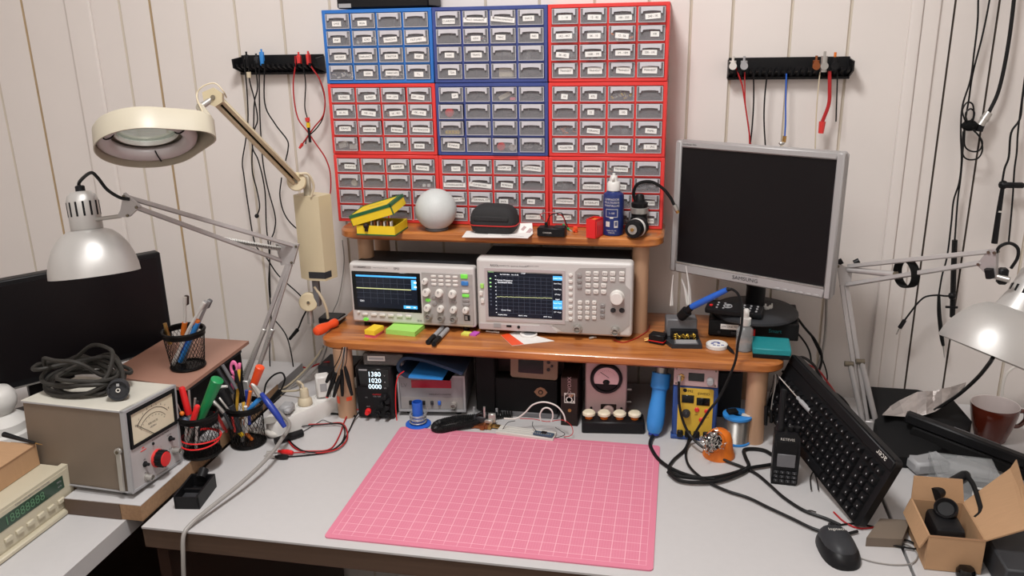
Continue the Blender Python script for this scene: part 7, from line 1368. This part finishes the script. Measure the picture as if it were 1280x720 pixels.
# mug
q = at(1243, 556, 'z', DESK); mx_, my_ = q.x, q.y+.030; T = thing('mug', 'brown glazed cup with a pale inside on the right table', 'mug', (mx_, my_, DESK))
b = MB('brown_glaze'); b.lathe([(0, 0), (.028, 0), (.031, .001), (.034, .012), (.041, .035), (.0465, .060), (.0490, .082), (.0485, .0835), (.0478, .0833), (.0455, .060), (.039, .030), (.026, .0085), (0, .0085)], 40); b.build('body', T)
b = MB('mug_in'); b.lathe([(.0484, .0838), (.0470, .0834), (.0445, .060), (.038, .030), (.025, .012), (0, .010)], 40, cap=False); b.build('inside', T, plabel='pale inside of the cup')
b = MB('brown_glaze'); b.tube([(.0475, .008, .066), (.066, .012, .064), (.070, .013, .045), (.058, .011, .030), (.0405, .007, .030)], .005, 10); b.build('handle', T)
# clear organiser box under the bar, cardboard box
T = thing('organizer_box', 'clear plastic organizer box behind the cardboard box', 'box', (.895, -.075, DESK), R(-6))
b = MB('clear_plastic'); w, d, h = .115, .10, .042; t = .002; b.span((-w/2, -d/2, 0), (w/2, d/2, t)); b.span((-w/2, -d/2, t), (w/2, -d/2+t, h)); b.span((-w/2, d/2-t, t), (w/2, d/2, h)); b.span((-w/2, -d/2+t, t), (-w/2+t, d/2-t, h)); b.span((w/2-t, -d/2+t, t), (w/2, d/2-t, h)); b.build('tray', T)
b = MB('clear_plastic'); b.span((-w/2-.001, -d/2-.001, h), (w/2+.001, d/2+.001, h+.003), bev=.001); b.span((-w/2+.012, -d/2+.01, h+.003), (w/2-.012, d/2-.01, h+.0045)); b.build('lid', T)
b = MB('paper'); b.box((.022, -d/2-.001, .022), (.03, .001, .018)); b.box((.016, -d/2-.0017, .022), (.006, .0006, .010), 'ink'); b.build('sticker', T)
b = MB('paper'); b.M = tr(.85, -.01, DESK) @ rz(.3); b.box((-.005, .005, .014), (.075, .06, .028), 'light_grey', bev=.006); b.build('pale_box', label='small pale grey box lying behind the clear organizer box', cat='box')
X0, X1, Y0, Y1, ZT = .752, .840, -.366, -.248, DESK+.0655
T = thing('cardboard_box', 'open brown cardboard box with raised flaps on the right table', 'box', ((X0+X1)/2, (Y0+Y1)/2, DESK)); t = .0025
b = MB('cardboard'); z_ = DESK+.0003
b.span((X0, Y0, z_), (X1, Y0+t, ZT)); b.span((X0, Y1-t, z_), (X1, Y1, ZT)); b.span((X0, Y0+t, z_), (X0+t, Y1-t, ZT)); b.span((X1-t, Y0+t, z_), (X1, Y1-t, ZT)); b.span((X0+t, Y0+t, z_), (X1-t, Y1-t, z_+t), 'cardboard_in'); b.build('carton', T, world=True)
def flap(p0, p1, out, L_, m='cardboard'):
    p0, p1, out = V(p0), V(p1), V(out).normalized(); n = (p1-p0).cross(out).normalized()*.0013; e = (p1-p0)*.04; b = MB(m); q = [p0, p1, p1+out*L_-e, p0+out*L_+e]
    b.add([v-n for v in q]+[v+n for v in q], [(3, 2, 1, 0), (4, 5, 6, 7)]+[(i, (i+1) % 4, 4+(i+1) % 4, 4+i) for i in range(4)]); b.build('flap', T, world=True)
P0, P1 = V((X1, Y0, ZT)), V((X1, Y1, ZT)); Q1, Q0 = at(1263, 586, 'z', ZT+.045), at(1282, 662, 'z', ZT+.035)
b = MB('cardboard'); q = [P0, P1, Q1, Q0]; n = (P1-P0).cross(Q0-P0).normalized()*.0013; b.add([v-n for v in q]+[v+n for v in q], [(3, 2, 1, 0), (4, 5, 6, 7)]+[(i, (i+1) % 4, 4+(i+1) % 4, 4+i) for i in range(4)]); b.build('flap', T, world=True)
R1, R0_ = Q1+V((.010, .006, .016)), Q0+V((.012, -.004, .010)); q = [Q0, Q1, R1, R0_]; n = (Q1-Q0).cross(R0_-Q0).normalized()*.0012; b = MB('cardboard'); b.add([v-n for v in q]+[v+n for v in q], [(3, 2, 1, 0), (4, 5, 6, 7)]+[(i, (i+1) % 4, 4+(i+1) % 4, 4+i) for i in range(4)]); b.build('flap', T, world=True)
flap((X0, Y1, ZT), (X1, Y1, ZT), (-.02, .25, .95), .042)
flap((X0, Y0, ZT), (X0, Y1, ZT), (-.35, 0, -.93), .03); flap((X0, Y0, ZT), (X1, Y0, ZT), (0, .75, -.45), .03, 'cardboard_in')
# camcorder in the box
T = thing('camcorder', 'black hand-strapped camera lying in the open cardboard box', 'camera', ((X0+X1)/2, (Y0+Y1)/2, DESK+.004))
b = MB('black_plastic'); cx_, cy_ = .795, -.305
b.box((cx_, cy_, DESK+.035), (.05, .075, .058), bev=.010, seg=2); b.build('body', T, world=True)
b = MB('black_plastic'); A, B = at(1168, 618, 'z', ZT+.012), at(1206, 595, 'z', ZT+.018); b.cyl(A, B, .012, .0105, 16); b.cyl(B, B+(B-A).normalized()*.006, .0085, n=14, m='black_gloss'); b.build('viewfinder', T, world=True)
b = MB('black_matte'); b.tube([at(1206, 592, 'z', ZT+.025), at(1216, 605, 'z', ZT+.022), at(1223, 625, 'z', ZT+.015), at(1226, 640, 'z', ZT+.008), at(1219, 648, 'z', ZT)], .0045, 8); b.build('strap', T, world=True)
b = MB('black_plastic'); A, B = at(1178, 648, 'z', ZT-.004), at(1180, 632, 'z', ZT+.004); b.lathe([(.018, 0), (.0195, .002), (.0195, .016), (.017, .018), (.013, .012), (0, .012)], 24, M=frame(at(1182, 640, 'z', ZT-.002), (-.2, -.5, .8))); b.build('lens', T, world=True)
b = MB('black_gloss'); q = at(1208, 722, 'z', DESK+.001); b.lathe([(.014, 0), (.0155, .002), (.0155, .010), (.012, .016), (0, .018)], 24, M=tr(q.x, q.y+.005, DESK)); b.build('black_button', label='round black knob standing in front of the cardboard box', cat='knob')
b = MB('dark_grey'); b.span((.855, -.42, DESK), (.96, -.275, DESK+.05), bev=.003); b.build('grey_case', label='dark grey case standing under the right cardboard flap', cat='case')
# mouse
q = at(1046, 687, 'z', DESK+.012); T = thing('computer_mouse', 'dark grey computer mouse at the front right of the desk', 'mouse', (.617, -.338, DESK), R(8))
def mouse_shell(b, w, l, h, m, z0=0, s=1):
    n, k = 28, 8; vs = []; fs = []
    for j in range(k+1):
        ph = PI/2*j/k
        for i in range(n):
            a = 2*PI*i/n; cx_, sy_ = math.cos(a), math.sin(a); ex = .8; x = math.copysign(abs(cx_)**ex, cx_)*w/2*(1-.10*max(0, -sy_)*0); y = math.copysign(abs(sy_)**ex, sy_)*l/2
            r_ = math.cos(ph)**.75; vs.append((x*r_, y*r_-.004*math.sin(ph), z0+h*math.sin(ph)**.9))
    for j in range(k):
        for i in range(n): fs.append((j*n+i, j*n+(i+1) % n, (j+1)*n+(i+1) % n, (j+1)*n+i))
    fs.append(tuple(range(n))[::-1]); b.add(vs, fs, m)
b = MB(); mouse_shell(b, .066, .112, .030, 'black_plastic'); b.build('base', T)
b = MB(); b.M = tr(0, .004, .004); mouse_shell(b, .060, .104, .0325, 'dark_grey'); b.text('logitech', .0095, tr(0, .010, .0325) @ Mx.Rotation(R(4), 4, 'X'), 'offwhite'); b.build('shell', T)
b = MB('black_plastic'); M = tr(0, .040, .022) @ Mx.Rotation(PI/2, 4, 'Y'); b.lathe([(.009, -.004), (.009, .004)], 18, M=M); b.build('scroll_wheel', T)
b = MB('cable_black'); b.tube([V((.004, .056, .006)), V((.02, .075, .003)), V((.06, .085, .002)), V((.10, .07, .002))], .0018, 7); b.build('cord', T)
# cords and bits between keyboard and mouse
b = MB('walnut'); P3 = Z([(1083, 672), (1128, 674), (1138, 650), (1100, 648)], DESK+.018); b.prism([(v.x, v.y) for v in P3], DESK+.0003, DESK+.018, 'box_brown_grey'); b.build('flat_box', label='flat grey-brown box lying under the near end of the keyboard', cat='box')
def dcord(lab, px, m='cable_black', r=.0018, z=.0022): cable('thin_cable', lab, 'cord', Z(px, DESK+z), r, m)
dcord('black cord looping over the desk edge beside the cardboard box', [(1093, 674), (1110, 680), (1130, 684), (1144, 686), (1146, 682), (1136, 676), (1124, 674)], z=.004)
dcord('grey cord sweeping from the mouse to the right table', [(1074, 697), (1095, 703), (1120, 706), (1140, 704), (1147, 694), (1140, 684), (1128, 678)], 'cable_grey', .0012)
dcord('pinkish-red cord lying under the keyboard end', [(1042, 640), (1055, 652), (1072, 660), (1092, 659), (1110, 652)], 'cable_red', .0016)
dcord('short black wire standing out beside the walkie-talkie', [(1014, 612), (1013, 598), (1017, 590), (1021, 600), (1023, 612)], r=.0014, z=.006)
dcord('short dark wire scrap lying left of the mouse', [(1006, 639), (1013, 638), (1020, 640)], r=.001)
# cables behind the monitor corner
behind('black cable falling from the monitor foot past the shelf end', ((997, 398, .26), (1006, 410, .26), (1018, 424, .26), (1026, 440, .26), (1027, 452, .25), (1022, 468, .24), (1016, 482, .23)), 'cable_black', .003)
behind('black cable curving right then down from the black unit', ((995, 414, .24), (1006, 428, .24), (1012, 440, .23), (1014, 452, .22)), 'cable_black', .0022)
behind('grey cable falling straight from the monitor back', ((1033, 372, .28), (1032, 410, .28), (1028, 440, .27), (1020, 466, .26), (1015, 486, .25)), 'cable_grey', .0032)
behind('thick black cable arching from behind the shelf leg', ((993, 448, .10), (1004, 447, .12), (1016, 455, .15), (1024, 468, .17), (1030, 482, .18)), 'cable_black', .0034)
behind('red-brown cable running down behind the keyboard', ((994, 452, .12), (1010, 456, .14), (1024, 464, .17), (1036, 480, .19), (1046, 494, .2), (1056, 506, .21)), 'cable_red', .0024)
behind('black cable sagging below the shelf end to the keyboard', ((978, 464, .09), (994, 473, .1), (1010, 480, .12), (1022, 484, .14)), 'cable_black', .003)
behind('thin black cable dropping behind the keyboard top', ((1012, 416, .28), (1020, 432, .28), (1029, 452, .27), (1034, 470, .26), (1032, 484, .25)), 'cable_black', .0018)
behind('black cable lying from the keyboard to the right lamp foot', ((1036, 488, .2), (1048, 494, .2), (1058, 504, .2), (1066, 518, .19)), 'cable_black', .003)
behind('dark cable curling over the black padded bag', ((1102, 558, .05), (1112, 556, .06), (1128, 560, .05), (1145, 568, .04), (1165, 566, .03), (1185, 556, .03)), 'cable_black', .0014)
b = MB('black_matte'); b.span((.585, .16, DESK), (.66, .30, DESK+.07), bev=.006); b.build('cable_box', label='black box in the shade behind the keyboard', cat='box')
# ---------------------------------------------------------------- light
def area(name, loc, size, power, colr, tgt=None):
    l = bpy.data.lights.new(name, 'AREA'); l.shape = 'DISK'; l.size = size; l.energy = power; l.color = colr
    o = bpy.data.objects.new(name, l); col.objects.link(o); o.location = loc
    if tgt is not None: o.rotation_euler = (V(tgt)-V(loc)).to_track_quat('-Z', 'Y').to_euler()
area('ceiling_lamp', (-.05, -.80, 2.76), .42, 33, (1, .985, .97))
area('rear_fill_light', (-.2, -2.0, 2.76), 1.0, 14, (1, .985, .97))  # added soft fill behind the camera to brighten the upright surfaces
w = bpy.data.worlds.new('world'); C.world = w; w.use_nodes = True
w.node_tree.nodes['Background'].inputs[0].default_value = (.8, .8, .85, 1); w.node_tree.nodes['Background'].inputs[1].default_value = .2
C.view_settings.view_transform = 'Standard'; C.view_settings.look = 'None'; C.view_settings.gamma = 1; C.view_settings.exposure = .0
C.view_settings.use_curve_mapping = False
